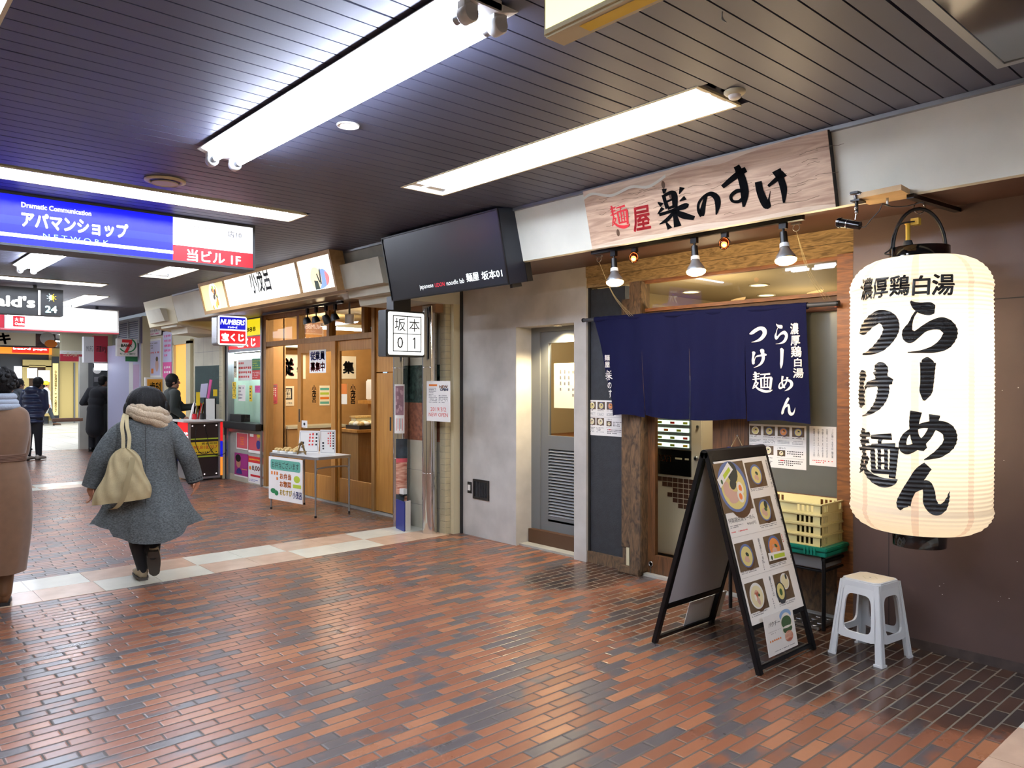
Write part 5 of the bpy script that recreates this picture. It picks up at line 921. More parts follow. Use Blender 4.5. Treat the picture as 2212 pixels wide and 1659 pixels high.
f6 = WX(7.29); t = thing('wall_monitor', 'dark framed screen on the wood wall inside the noodle shop', 'screen', (7.28, 3.6, 1.6)); a0, b1 = f6.at(1505, 905); a1, b0 = f6.at(1558, 945); m = MB('black').fbox(f6, a0, b0, a1, b1 + .3, 0, .04); m.build('screen', t); m = MB('trim_cream').fbox(f6, a0 + .1, b0 - .05, a1 + .06, b0 - .01, 0, .12); m.build('shelf', t)
for k, (u, v, w, h, cc, lab) in enumerate(((1529, 985, .05, .14, 'dark_grey', 'dark flask'), (1542, 985, .035, .12, 'canvas', 'tan paper cup'), (1553, 975, .06, .12, 'trim_cream', 'cream cloth-covered pot'))):
    x = (6.02, 6.17, 6.33)[k]; a, b = WX(x).at(u, v); tag(MB(cc).lathe((x, -a, .96), [(w * .8, 0), (w, h * .7), (w * .7, h), (w * .5, h + .01)], 18).build('counter_jar', loc=(x, -a, .96)), lab + ' on the counter seen through the noodle shop door', 'jar', 'jars on the counter')
struct(MB('frame_wood').box(5.99, 2.6, 0, 6.6, 3.70, .96), 'wall_right')
f7 = WX(5.6); t = ticket_machine((5.8, 5.5, .98), 'cream ticket machine with rows of blank buttons behind the grey door of the udon shop', f7, 4.9, 5.66, 5.6, 5.95, 1.72); t.location.z = 0
for c_ in t.children:
    if c_.name.startswith('plinth'): pass
m = MB('print_grey').fbox(f7, -5.64, 1.23, -5.17, 1.70, 0, .002); m.use('paper_warm')
for r in range(9):
    for k in range(6): m.fbox(f7, -5.63 + k * .075, 1.24 + r * .05, -5.63 + k * .075 + .068, 1.24 + r * .05 + .042, .0, .01)
m.build('button_panel', t); m = MB('black_gloss').fbox(f7, -5.60, 1.09, -5.52, 1.15, 0, .004).fbox(f7, -5.46, 1.10, -5.36, 1.18, 0, .004); m.use('blue').fbox(f7, -5.66, 1.17, -5.63, 1.2, 0, .003); m.use('steel').lathe(f7.p(-5.64, 1.12, 0), [(.014, 0), (.01, .014)], 12, f7.n); m.build('coin_slot', t)
fd5 = WX(5.175); a0, b1 = fd5.at(1197, 785); b0 = fd5.at(1197, 881)[1]; m = MB('paper_warm').fbox(fd5, a0, b0, -4.75, b1, .0, .002); m.use('print_grey').lines(fd5, a0 + .06, b0 + .08, -4.78, b1 - .06, 6, True, .4, .003); tag(m.build('door_notice', loc=fd5.p(a0, b0)), 'white vertically written notice behind the glass of the grey door', 'notice')
l = bpy.data.lights.new('udon_light', 'SPOT'); l.energy = 110; l.color = (1, .78, .45); l.spot_size = R(135); l.spot_blend = .6; l.shadow_soft_size = .03
t = thing('doorway_downlight', 'small warm downlight in the ceiling of the grey doorway', 'downlight', (5.04, 4.98, 2.09)); o = bpy.data.objects.new('udon_light', l); COL.objects.link(o); o.parent = t; o.location = (0, 0, -.02)
MB('white').lathe((5.04, 4.98, 2.083), [(.04, .0), (.042, .01), (.03, .01), (.03, .002), (.04, 0)], 24, caps=False).build('rim', t); MB(glow('warm_lens', 'FFE0A0', 8)).ell(FD(2.088), 5.04, -4.98, .029, n=20).build('lens', t)
for nm, x, y, z, e, r_ in (('ramen_fill_light', 5.25, 3.45, 1.98, 34, .08), ('ramen_fill_light', 6.6, 3.4, 2.0, 22, .1), ('udon_room_light', 5.4, 5.0, 2.2, 60, .1)):  # ramen pair: unseen fill lamps, added to brighten the ticket machine and room
    l = bpy.data.lights.new(nm, 'POINT'); l.energy = e; l.color = (1, .86, .64); l.shadow_soft_size = r_; o = bpy.data.objects.new(nm, l); COL.objects.link(o); o.location = (x, y, z)
fc = WX(4.95); t = thing('wall_vent', 'square black vent cover low on the grey concrete wall', 'vent', (4.95, 5.97, .48)); a0, b1 = fc.at(1023, 1034); a1, b0 = fc.at(1057, 1082); m = MB('black'); m.frame(fc, a0, b0, a1, b1, .022, 0, .012); m.fbox(fc, a0, b0, a1, b1, 0, .002); m.build('cover', t); m = MB('dark_grey')
for i in range(8): m.fbox(fc, a0 + .03 + i * .025, b0 + .022, a0 + .037 + i * .025, b1 - .022, .002, .009)
m.build('slat', t)
t = thing('wall_switch', 'white switch in a narrow black plate on the concrete wall, left of the black vent', 'switch', (4.95, 6.15, .49)); a0, b1 = fc.at(1010.5, 1040); a1, b0 = fc.at(1019.5, 1066); MB('black').fbox(fc, a0, b0, a1, b1, 0, .008).build('plate', t, bevel=.003); MB('white').fbox(fc, a0 + .016, b0 + .03, a1 - .016, b1 - .03, .008, .014).build('rocker', t)
# ------------------------------------------------------------------ near pillar: chrome pipes, posters, folder
for y, x, r_, zt, lab, s in ((6.53, 4.715, .080, 2.36, 'polished chrome downpipe on the marble pillar, the nearer one behind the new-open notice', .62), (7.07, 4.715, .085, 2.20, 'polished chrome downpipe on the marble pillar, the farther one carrying food banners', .74)):
    t = thing('downpipe', lab, 'pipe', (x, y, 0), 'chrome downpipes on the pillar')
    MB('chrome').cyl((x, y, 0), (x, y, zt), r_, n=36).build('pipe', t); MB('chrome').lathe((x, y, s), [(r_, 0), (r_ + .002, .002), (r_, .006)], 36).lathe((x, y, 1.72), [(r_, 0), (r_ + .002, .002), (r_, .006)], 36).build('joint', t)
m = MB('rust').box(4.70, 6.42, 2.30, 5.0, 6.86, 2.45); m.use(mat('box_brown', '8E6B4E', .6)).box(4.69, 6.40, 2.29, 5.0, 6.88, 2.455); m.use('black').box(4.685, 6.62, 2.40, 4.69, 6.75, 2.44); struct(m, 'trim_11')
def curved(c, r, a0, a1, z0, z1, mm, m, n=14, off=0):
    return m.use(mm).grid(lambda s, v: Vector((c[0] + (r + off) * math.cos(R(a0 + (a1 - a0) * s)), c[1] + (r + off) * math.sin(R(a0 + (a1 - a0) * s)), z0 + (z1 - z0) * v)), n, 1)
c = (4.715, 7.07); rr = .085
def pz(v): return WX(4.64).at(880, v)[1]
m = MB(); curved(c, rr, 200, 292, pz(1140), pz(950), 'smoke_print', m, off=.003); curved(c, rr, 200, 284, pz(1072), pz(1000), 'meat', m, off=.0036); curved(c, rr, 200, 288, pz(1002), pz(993), 'poster_red', m, off=.004); curved(c, rr, 262, 284, pz(1090), pz(1068), 'meat', m, off=.0037)
tag(m.build('food_banner', loc=(4.64, 7.05, .2)), 'dark banner with grilled meat wrapped round the foot of the farther chrome pipe', 'banner')
m = MB(); curved(c, rr, 188, 262, pz(938), pz(830), 'paper', m, off=.0055); curved(c, rr, 196, 256, pz(898), pz(834), 'sausage', m, off=.006)
rn = random.Random(4)
for i in range(12): a = rn.uniform(200, 250); z = rn.uniform(pz(895), pz(838)); curved(c, rr, a - 5, a + 6, z - .018, z + .018, mat('sausage_pale', 'AE8C90', .5), m, 4, .0064)
for i in range(5): a = 205 + i * 10; curved(c, rr, a, a + 3, pz(932) + .02 * (i % 2), pz(905), 'ink' if i % 2 else 'red_print', m, 2, .0064)
tag(m.build('sausage_poster', loc=(4.64, 7.05, 1.2)), 'pale poster with a sausage photo taped round the farther chrome pipe', 'poster')
fr = WX(4.628); a0, b1 = fr.at(922, 823); a1, b0 = fr.at(973, 912); w, h = a1 - a0, b1 - b0
m = MB('paper').fbox(fr, a0, b0, a1, b1, 0, .002); m.use('orange').rect(fr, a0 + w * .1, b0 + h * .87, a0 + w * .45, b0 + h * .92, .0025); m.use('print_grey').lines(fr, a0 + w * .1, b0 + h * .45, a0 + w * .45, b0 + h * .84, 10, c=.0025); m.lines(fr, a0 + w * .52, b0 + h * .45, a0 + w * .93, b0 + h * .66, 5, c=.0025, seed=3)
m.use('orange').text(fr, 'NEW', a0 + w * .55, b0 + h * .82, a0 + w * .9, b0 + h * .89, .003, bold=.04); m.use('navy_book').text(fr, 'OPEN!', a0 + w * .58, b0 + h * .75, a0 + w * .92, b0 + h * .82, .0032, bold=.05)
m.use('red_print').text(fr, '2019/3/2', a0 + w * .17, b0 + h * .25, a0 + w * .83, b0 + h * .35, .003); m.text(fr, 'NEW OPEN', a0 + w * .10, b0 + h * .12, a0 + w * .90, b0 + h * .21, .003)
tag(m.build('opening_notice', loc=fr.p(a0, b0)), 'white notice with red writing 2019/3/2 NEW OPEN on the marble pillar', 'notice')
f0 = FZ(0); A = Vector(f0.at(855, 1141) + (0,)); S = Vector(f0.at(873, 1149) + (0,)); B_ = Vector(f0.at(887, 1145) + (0,)); H = .315
t = thing('binder', 'blue binder standing open on the tiles at the foot of the chrome pipe', 'binder', S)
for p, q, mm, nm in ((A, S, 'navy_book', 'front_cover'), (S + (B_ - S) * .25, B_, 'paper', 'page_block'), (S + Vector((.01, .012, 0)), B_ + Vector((.0, .012, 0)), 'navy_book', 'back_cover')):
    d = (q - p); d.z = 0; nn = Vector((-d.y, d.x, 0)).normalized() * .006; m = MB(mm).hexa([p, q, q + nn, p + nn] + [x + Vector((0, 0, H)) for x in (p, q, q + nn, p + nn)]); m.build(nm, t)
m = MB('white').box(4.655, 6.93, .36, 4.70, 7.02, .42); m.use('black').box(4.65, 6.925, .345, 4.70, 7.025, .36); tag(m.build('wall_socket', loc=(4.655, 6.97, .36)), 'small white and black box fixed to the pipe above the blue binder', 'box')
# ------------------------------------------------------------------ rice ball shop front
fr = WX(4.98)
def rz(u, v, f=fr): return f.at(u, v)
zT = 2.575; y_l, y_r, y_c = 11.10, 8.04, 7.54
z_tr0, z_tr1 = 2.11, 2.18
m = MB('shop_frame').box(4.95, 11.03, 0, 5.07, 11.12, zT).box(4.95, 7.99, 0, 5.07, 8.06, zT).box(4.955, 8.06, z_tr0, 5.07, 11.03, z_tr1).box(4.955, 7.5, 2.52, 5.07, 11.03, 2.575)
for u in (646, 711, 787): a = -rz(u, 720)[0]; m.box(4.96, a - .035, z_tr1, 5.06, a + .035, 2.52)
m.use('fascia_grey').box(4.93, 7.5, 0, 5.1, 11.1, .015); struct(m, 'trim_12')
w3 = struct(MB('shop_frame').box(4.985, 8.06, 2.505, 5.0, 11.03, 2.52), 'window_3'); MB('glass_dim').rect(WX(5.005), -11.03, 2.18, -8.06, 2.52).build('glass_pane', w3)
def leaf(x, y0, y1, name, pull):
    f = WX(x); m = MB('shop_wood'); m.frame(f, -y1, .02, -y0, 2.11, .105, -.03, 0, .13); m.fbox(f, -y1 + .1, .15, -y0 - .1, .33, -.03, 0); d = struct(m, name); MB('glass').rect(f, -y1 + .10, .33, -y0 - .10, 1.985, -.015).build('glass_pane', d)
    m = MB('black'); m.frame(f, pull - .02, 1.02, pull + .02, 1.2, .006, 0, .003); m.use('dark_wood_flat').rect(f, pull - .014, 1.026, pull + .014, 1.194, .001); m.build('pull_handle', d); return f
fA = leaf(4.965, 8.97, 10.03, 'door_3', -9.97); fB = leaf(5.0, 8.04, 9.02, 'door_4', -8.10)
m = MB('shop_wood').box(4.975, 7.54, 0.03, 5.02, 8.0, 1.68).box(4.975, 7.54, 1.695, 5.02, 8.0, 2.52); m.use('ink').box(4.973, 7.62, .03, 4.976, 7.625, 1.68); d = struct(m, 'door_5')
f = WX(4.975); m = MB('black').fbox(f, -7.69, 1.0, -7.66, 1.16, 0, .004).fbox(f, -7.59, 1.0, -7.56, 1.16, 0, .004); m.build('pull_handle', d)
struct(MB('interior').box(4.98, 7.2, 0, 5.05, 7.54, 2.57), 'wall_right')
m = MB('orange_wall').box(5.07, 11.10, 0, 5.28, 11.16, 2.6).box(5.28, 11.46, 0, 8.0, 11.52, 2.6).box(5.26, 11.1, 0, 5.30, 11.52, 2.6).box(8.0, 7.2, 0, 8.06, 11.5, 2.6).box(5.1, 7.16, 0, 8.0, 7.22, 2.6); m.use('interior').box(5.07, 7.2, 2.60, 8.0, 11.5, 2.65); struct(m, 'wall_right')
fw = WY(11.455)
def note(f, uL, vt, vb, uR, name, label, cat, base='paper', thick=.003):
    a0, b1 = f.at(uL, vt); b0 = f.at(uL, vb)[1]; a1 = f.at(uR, (vt + vb) / 2)[0]; m = MB(base).fbox(f, a0, b0, a1, b1, 0, thick); return m, a0, b0, a1, b1, lambda: tag(m.build(name, loc=f.p(a0, b0)), label, cat)
m, a0, b0, a1, b1, fin = note(fw, 602, 765, 818, 660, 'hiring_poster', 'large faded poster with one huge dark character on the orange shop wall', 'poster', 'paper_warm'); k = (b1 - b0) * .36; am, bm_ = a0 + (b1 - a0) * 0, (b0 + b1) / 2
xa, xb = fw.at(605, 800)[0], fw.at(633, 800)[0]; m.use('poster_red').text(fw, '従', xa + .02, bm_ - k - .02, xb + .02, bm_ + k - .02, .004, bold=.05); m.use('ink').text(fw, '従', xa, bm_ - k, xb, bm_ + k, .006, bold=.05); xa = fw.at(640, 800)[0]; m.text(fw, 'おむすび', xa, b0 + .1, xa + .06, b1 - .2, .006, vertical=True, bold=.03); fin()
m, a0, b0, a1, b1, fin = note(fw, 733, 769, 818, 769, 'hiring_poster', 'faded poster with a huge grey character seen through the right glass door', 'poster', 'paper_warm'); m.use('grey').text(fw, '集', fw.at(740, 795)[0], b0 + .08, fw.at(765, 795)[0], b1 - .08, .006, bold=.05); fin()
m, a0, b0, a1, b1, fin = note(fw, 606, 834, 877, 635, 'wall_notice', 'cream notice with a thick black square frame on the orange wall', 'notice', 'paper_warm'); w, h = a1 - a0, b1 - b0; m.use('ink').frame(fw, a0 + w * .14, b0 + h * .32, a1 - w * .14, b1 - h * .1, .02, .003, .0035); m.text(fw, 'お好みで\nお選び\n下さい', a0 + w * .22, b0 + h * .38, a1 - w * .22, b1 - h * .16, .004, bold=.03); m.text(fw, '小茂呂', a0 + w * .4, b0 + h * .08, a0 + w * .85, b0 + h * .18, .004); fin()
m, a0, b0, a1, b1, fin = note(WY(11.095), 583.5, 830, 872, 599, 'wall_notice', 'narrow red and white notice on the orange side wall by the shop opening', 'notice', 'poster_red'); f_ = WY(11.095); w, h = a1 - a0, b1 - b0; m.use('paper').lines(f_, a0 + w * .15, b0 + h * .3, a1 - w * .15, b1 - h * .2, 3, True, .7, .0035); m.use('ink').lines(f_, a0 + w * .1, b0 + h * .03, a1 - w * .1, b0 + h * .16, 2, c=.0035); m.use('sausage').rect(f_, a0 + w * .1, b0 + h * .84, a1 - w * .1, b0 + h * .96, .0035); fin()
m, a0, b0, a1, b1, fin = note(WX(4.962), 669, 757, 806, 704.5, 'hiring_notice', 'white notice of coloured block characters on the left glass door', 'notice'); f_ = WX(4.962); w, h = a1 - a0, b1 - b0; m.use('blue').text(f_, '従業員', a0 + w * .06, b0 + h * .55, a1 - w * .06, b1 - h * .06, .004, bold=.05); m.use('red').text(f_, '募集中', a0 + w * .06, b0 + h * .06, a1 - w * .06, b0 + h * .48, .004, bold=.05); fin()
m, a0, b0, a1, b1, fin = note(WX(4.961), 652, 908, 923, 664, 'door_sticker', 'small white sticker on the left glass door beside its handle', 'sticker'); m.use('ink').ell(WX(4.961), (a0 + a1) / 2, (b0 + b1) / 2, .03, .02, .004, 12); fin()
for u0, u1, vt, vb, lab in ((674, 683, 832, 870, 'black brush lettering on the left glass door of the rice ball shop'), (757, 768, 830, 873, 'black brush lettering on the right glass door of the rice ball shop')):
    f_ = WX(4.966) if u0 < 700 else WX(5.001); m = MB('ink'); a0, b1 = f_.at(u0, vt); a1, b0 = f_.at(u1, vb); m.text(f_, '小茂呂', a0, b0, a1, b1, 0, vertical=True, bold=.04); tag(m.build('door_lettering', loc=f_.p(a0, b0)), lab, 'lettering')
m, a0, b0, a1, b1, fin = note(WX(4.997), 738, 829, 873, 750, 'door_notice', 'narrow orange-topped notice on the right glass door', 'notice', 'paper_warm'); m.use('orange').rect(WX(4.997), a0, (b0 + b1) / 2, a1, b1, .0035); fin()
m, a0, b0, a1, b1, fin = note(fw, 690, 833, 876, 712, 'photo_menu', 'pale menu panel of small photos inside the rice ball shop', 'menu', 'paper_warm'); w, h = a1 - a0, b1 - b0
for i, mm in enumerate(('teal_print', 'orange', 'lime', 'teal_print')): m.use(mm).rect(fw, a0 + w * .06, b0 + h * (.08 + .23 * i), a1 - w * .06, b0 + h * (.2 + .23 * i), .0035)
fin()
# interior counter, appliances, food
struct(MB('orange_wall').box(5.32, 11.05, 0, 6.3, 11.46, .86), 'wall_right'); struct(MB('trim_cream').box(5.30, 11.03, .86, 6.32, 11.46, .90), 'trim_13')
t = thing('display_counter', 'wooden serving counter seen through the right glass door', 'counter', (6.1, 9.9, 0)); MB('shop_frame').box(5.65, 9.55, 0, 6.9, 10.1, .86).build('body', t); MB('shop_wood').box(5.60, 9.50, .86, 6.95, 10.15, .90).build('top', t)
fy = WY(9.6); a0, b0 = fy.at(733, 950); a1, b1 = fy.at(777, 932); a0, a1 = 5.68, 6.18
t = thing('food_tray', 'black tray of wrapped rice balls on the counter behind the right glass door', 'tray', ((a0 + a1) / 2, 9.7, .90)); m = MB('black').box(a0, 9.57, .90, a1, 9.95, .955); m.build('tray', t); rn = random.Random(8)
for i in range(5):
    for j in range(3): MB(['bread', 'egg_white', 'noodle'][(i + j) % 3]).sph((a0 + .06 + i * .095, 9.63 + j * .12, .975), .05, 6, (1, 1, .75)).build('rice_ball', t)
t = thing('food_pack_stack', 'stacked clear food packs on the counter behind the tray of rice balls', 'pack', (6.02, 9.98, .90)); m = MB('noodle').box(5.86, 9.96, .90, 6.2, 10.1, 1.05); m.build('pack', t); MB('bread').box(5.84, 9.95, 1.05, 6.22, 10.12, 1.075).build('pack', t)
struct(MB('shop_wood').box(6.15, 9.9, 1.25, 6.9, 10.4, 1.30).box(6.3, 9.95, .9, 6.36, 10.35, 1.25), 'trim_14')
t = thing('television_set', 'old white box television on the shelf behind the right glass door', 'television', (6.4, 10.1, 1.30)); m = MB('white').box(6.22, 9.92, 1.30, 6.62, 10.3, 1.62); m.build('case', t, bevel=.02); MB('crt_glass').rrect(WY(9.92), 6.26, 1.335, 6.58, 1.585, .03, 0, .006).build('screen', t)
t = thing('price_screen', 'small blue-lit sign above the old television', 'sign', (6.5, 10.3, 1.75)); MB('dark_grey').box(6.36, 10.28, 1.66, 6.62, 10.34, 2.0).build('case', t); MB(glow('pale_screen', '9CC0E8', 1)).rect(WY(10.28), 6.38, 1.70, 6.6, 1.9, .002).build('screen', t)
t = thing('indoor_tube_light', 'short lit tube inside the rice ball shop, seen through the transom', 'light', (5.9, 10.4, 2.4)); m = MB('white').box(5.55, 10.37, 2.41, 6.25, 10.47, 2.46); m.build('housing', t); MB('tube_light').cyl((5.57, 10.42, 2.385), (6.23, 10.42, 2.385), .018, n=10).build('tube', t)
for x, y, e in ((5.9, 9.2, 55), (5.7, 10.6, 45)):
    l = bpy.data.lights.new('shop_light', 'POINT'); l.energy = e; l.color = (1, .83, .58); l.shadow_soft_size = .08; o = bpy.data.objects.new('shop_light', l); COL.objects.link(o); o.location = (x, y, 2.35)
# track with four black spots
XK = 4.62; fk = WX(XK); ya = -fk.at(655, 670)[0]; yb = -fk.at(740, 655)[0]
tag(MB('black_metal').box(XK - .016, yb, 2.515, XK + .016, ya + 1.2, 2.545).build('lighting_track', loc=(XK, ya, 2.47)), 'black lighting track above the rice ball shop doors', 'track')
for i, (u, vb) in enumerate(((664, 694), (683, 694), (704, 702), (724, 694))):
    y = -fk.at(u, 680)[0]; t = thing('black_spotlight', 'black spotlight above the rice ball shop, ' + ('leftmost of the four', 'second from the left of the four', 'third from the left of the four', 'rightmost of the four')[i], 'lamp', (XK, y, 2.515), 'black spotlights on the far track'); z0 = fk.at(u, vb)[1]
    m = MB('black_metal').box(XK - .015, y - .02, 2.45, XK + .015, y + .02, 2.515).cyl((XK, y, 2.45), (XK, y, 2.38), .008, n=8); m.build('stem', t); d = Vector((.25 * (1 if i != 2 else 2), -.1, -1)).normalized(); p = Vector((XK - .02, y, 2.40)); L = max(.08, 2.40 - z0 - .01); MB('black').lathe(p, [(.03, 0), (.045, .03), (.052, L * .8), (.055, L)], 18, d).build('barrel', t)
t = thing('white_lamp', 'white cylinder lamp under the soffit right of the black spotlights', 'lamp', (4.8, 8.5, 2.47)); f_ = WX(4.8); y = -f_.at(755, 670)[0]; t.location = (4.8, y, 2.55); ORG[t] = Vector((4.8, y, 2.55)); MB('white').cyl((4.8, y, 2.40), (4.8, y, 2.29), .055, n=20).build('shade', t); MB('grey').cyl((4.8, y, 2.40), (4.8, y, 2.558), .012, n=10).build('stem', t)
# folding table with food
tc = Vector((4.43, 8.63, 0)); ux = Vector((-.105, .99, 0)).normalized(); uy = Vector((.99, .105, 0)).normalized(); ft = Fr(tc + Vector((0, 0, .70)), uy, ux)      # a across, b along
t = thing('folding_table', 'folding aluminium table before the rice ball shop, with a poster hung on its side', 'table', tc)
m = MB('alu').rrect(ft, -.255, -.52, .255, .52, .05, -.03, 0); m.use('white').rrect(ft, -.24, -.505, .24, .505, .04, 0, .003); m.build('top', t)
for a in (-.235, .235):
    for b in (-.48, .48):
        p = ft.p(a, b, -.03); m = MB('alu').cyl(p, (p.x, p.y, .32), .0125, n=12).cyl((p.x, p.y, .34), (p.x, p.y, .02), .0105, n=12); m.use('black').cyl((p.x, p.y, .0), (p.x, p.y, .025), .014, n=12); m.build('leg', t)
for b in (-.48, .48): m = MB('alu').tube([ft.p(-.235, b, -.30), ft.p(-.225, b, -.17), ft.p(-.17, b, -.13), ft.p(.17, b, -.13), ft.p(.225, b, -.17), ft.p(.235, b, -.30)], .010, 10, 5); m.build('brace', t)
fp_ = Fr(ft.p(-.262, 0, 0), -ux, Vector((0, 0, 1))); a0, b1 = fp_.at(581, 985); a1, b0 = fp_.at(654, 1090); w, h = a1 - a0, b1 - b0
m = MB('paper').fbox(fp_, a0, b0, a1, b1, 0, .003); m.use('teal_print').rrect(fp_, a0 + w * .06, b0 + h * .70, a1 - w * .06, b1 - h * .06, .03, .003, .004); m.use('ink').text(fp_, 'お弁当ございます', a0 + w * .1, b0 + h * .74, a1 - w * .1, b1 - h * .1, .005, bold=.01); m.use('orange')
m.text(fp_, 'お弁当', a0 + w * .34, b0 + h * .50, a0 + w * .68, b0 + h * .64, .005, bold=.04); m.text(fp_, 'お惣菜', a0 + w * .34, b0 + h * .32, a0 + w * .68, b0 + h * .46, .005, bold=.04); m.use('yellow').text(fp_, 'おむすび', a0 + w * .34, b0 + h * .13, a0 + w * .70, b0 + h * .27, .005, bold=.04); m.use('orange').lines(fp_, a0 + w * .06, b0 + h * .4, a0 + w * .3, b0 + h * .66, 3, True, .6, .004); m.use('green').ell(fp_, a0 + w * .14, b0 + h * .2, w * .08, h * .06, .004).ell(fp_, a0 + w * .24, b0 + h * .16, w * .06, h * .06, .0042); m.use('lime').ell(fp_, a0 + w * .84, b0 + h * .54, w * .09, h * .08, .004).rect(fp_, a0 + w * .73, b0 + h * .34, a1 - w * .04, b0 + h * .42, .004); m.use('navy_book').text(fp_, '小茂呂', a0 + w * .72, b0 + h * .1, a1 - w * .02, b0 + h * .27, .005, bold=.03)
tag(m.build('table_poster', loc=fp_.p(a0, b0)), 'white poster with orange lettering hung over the long side of the folding table', 'poster')
labs = ['at the left end', 'second row', 'nearest the tilted card', 'at the back', 'in the middle', 'by the wooden easel']
for i, (a, b) in enumerate(((-.16, .42), (-.02, .44), (.12, .40), (-.15, .27), (-.01, .24), (.13, .22), (-.14, .105))):
    p = ft.p(a, b, .003); t = thing('food_pack', 'clear pack of fried food on the folding table, ' + ['front row at the left end', 'middle row at the left end', 'back row at the left end', 'front row, second from the left', 'middle row, second from the left', 'back row, second from the left', 'front row, nearest the easel'][i], 'food pack', p, 'food packs on the folding table'); m = MB('white').box(p.x - .06, p.y - .075, p.z, p.x + .06, p.y + .075, p.z + .025); tr_ = m.build('tray', t, bevel=.006)
    for k in range(3): m = MB('bread').sph((p.x + .02 * (k % 2) - .01, p.y - .045 + k * .045, p.z + .034), .032, 6, (1, 1, .7)); m.build('piece', tr_)
for i, (ca, lab) in enumerate((((639, 930, 980, 690), 'tilted card with pink and grey writing leaning on the wooden easel'), ((692, 928, 980, 725), 'upright framed card with vertical writing on the right half of the folding table'))):
    uL, vt, vb, uR = ca; p = ft.p(-.02 if i == 0 else .0, .10 if i == 0 else -.22, .003); f_ = Fr(p, Vector((.55, -.83, 0)), Vector((.12, .08, 1)) if i == 0 else Vector((0, 0, 1))); a0, b1 = f_.at(uL if i else 648, vt); a1 = f_.at(uR, (vt + vb) / 2)[0]; b0 = 0.002; m = MB('paper').fbox(f_, a0, b0, a1, b1, 0, .006); w, h = a1 - a0, b1 - b0; m.use('grey').frame(f_, a0 + w * .05, b0 + h * .06, a1 - w * .05, b1 - h * .05, .004, .006, .0065); m.use('red_print').lines(f_, a0 + w * .45, b0 + h * .3, a0 + w * .75, b1 - h * .1, 2, True, .6, .007); m.use('ink').lines(f_, a0 + w * .78, b0 + h * .2, a0 + w * .93, b1 - h * .1, 1, True, .6, .007); m.lines(f_, a0 + w * .12, b0 + h * .1, a0 + w * .28, b0 + h * .5, 1, True, .8, .007); tag(m.build('price_card', loc=p), lab, 'card')
p = ft.p(-.15, -.06, .003); t = thing('wooden_easel', 'small gilt wooden easel on the front edge of the folding table', 'easel', p); m = MB('gold_brown')
for q in ((-.06, .05), (.06, -.05)): m.tube([p + Vector((q[0] * .5, q[1], 0)), p + Vector((q[0] * .2, q[1] * .4, .10)), p + Vector((0, 0, .155))], .009, 8, 4)
m.tube([p + Vector((.06, .03, 0)), p + Vector((0, 0, .14))], .007, 8).sph(p + Vector((-.01, .02, .12)), .018, 6).sph(p + Vector((.01, -.02, .10)), .016, 6).tube([p + Vector((-.03, .06, .03)), p + Vector((.03, -.06, .035))], .008, 8); m.build('stand', t)
# ------------------------------------------------------------------ lottery booth
fl = WX(4.96); yl, yr = 12.47, 11.16
m = MB('alu').box(4.93, 12.42, 0, 5.03, 12.50, 2.57).box(4.93, 11.14, 0, 5.03, 11.19, 2.57).box(4.94, 11.19, .78, 5.02, 12.42, .84).box(4.94, 11.19, 2.06, 5.02, 12.42, 2.10); m.use('fascia_grey').box(4.965, 11.19, .0, 5.02, 12.42, .78); m.use('marble_cream').box(4.955, 11.19, 0, 4.966, 12.42, .10); m.use('tape_dark').box(4.92, 12.50, 0, 4.97, 12.53, 2.5); struct(m, 'window_4')
w4 = [o for o in COL.objects if o.name.startswith('window_4')][0]; MB('glass').rect(WX(4.975), -12.42, .84, -11.19, 2.06).build('glass_pane', w4)
m = MB('machine_green').box(5.3, 11.55, 0, 6.1, 12.5, 2.5).box(5.03, 12.44, 0, 6.1, 12.5, 2.5).box(5.03, 11.15, 2.12, 5.9, 12.5, 2.16); struct(m, 'wall_right')
t = thing('counter_tray', 'black counter tray along the lottery booth window', 'counter', (4.9, 11.8, .84)); MB('black').box(4.84, 11.14, .84, 5.1, 12.40, .945).build('tray', t, bevel=.006); MB('black').box(4.95, 11.95, .945, 5.1, 12.38, 1.06).build('box', t)
t = thing('booth_sign', 'red and yellow lit sign over the lottery booth window', 'sign', (4.95, 11.8, 2.3)); m = MB('white').box(4.945, 11.19, 2.10, 5.02, 12.42, 2.56); m.build('housing', t); b = 2.28
f_ = WX(4.944); MB(glow('booth_red', 'E01E20', .9)).rect(f_, -12.42, 2.11, -11.19, b).build('red_panel', t); MB(glow('booth_yellow', 'F0DC20', .95)).rect(f_, -12.42, b + .02, -11.19, 2.55).build('yellow_panel', t); m = MB('sign_white'); m.text(f_, '宝くじ', -12.05, 2.13, -11.38, 2.265, .002, bold=.04); m.build('lettering', t); m = MB('ink'); m.text(f_, '8888', -11.85, 2.36, -11.38, 2.43, .002, bold=.02); m.build('digits', t)
t = thing('booth_tube_light', 'lit tube lamp at the top of the lottery booth window', 'light', (5.1, 11.7, 2.02)); f_ = WX(5.08); a0, b1 = f_.at(507, 765); a1 = f_.at(562, 770)[0]; MB('tube_light').cyl(f_.p(a0, b1 - .03), f_.p(a1, b1 - .03), .022, n=10).build('tube', t); MB('white').fbox(f_, a0, b1 - .005, a1, b1 + .03, -.03, .03).build('housing', t)
fs_ = WY(12.43)
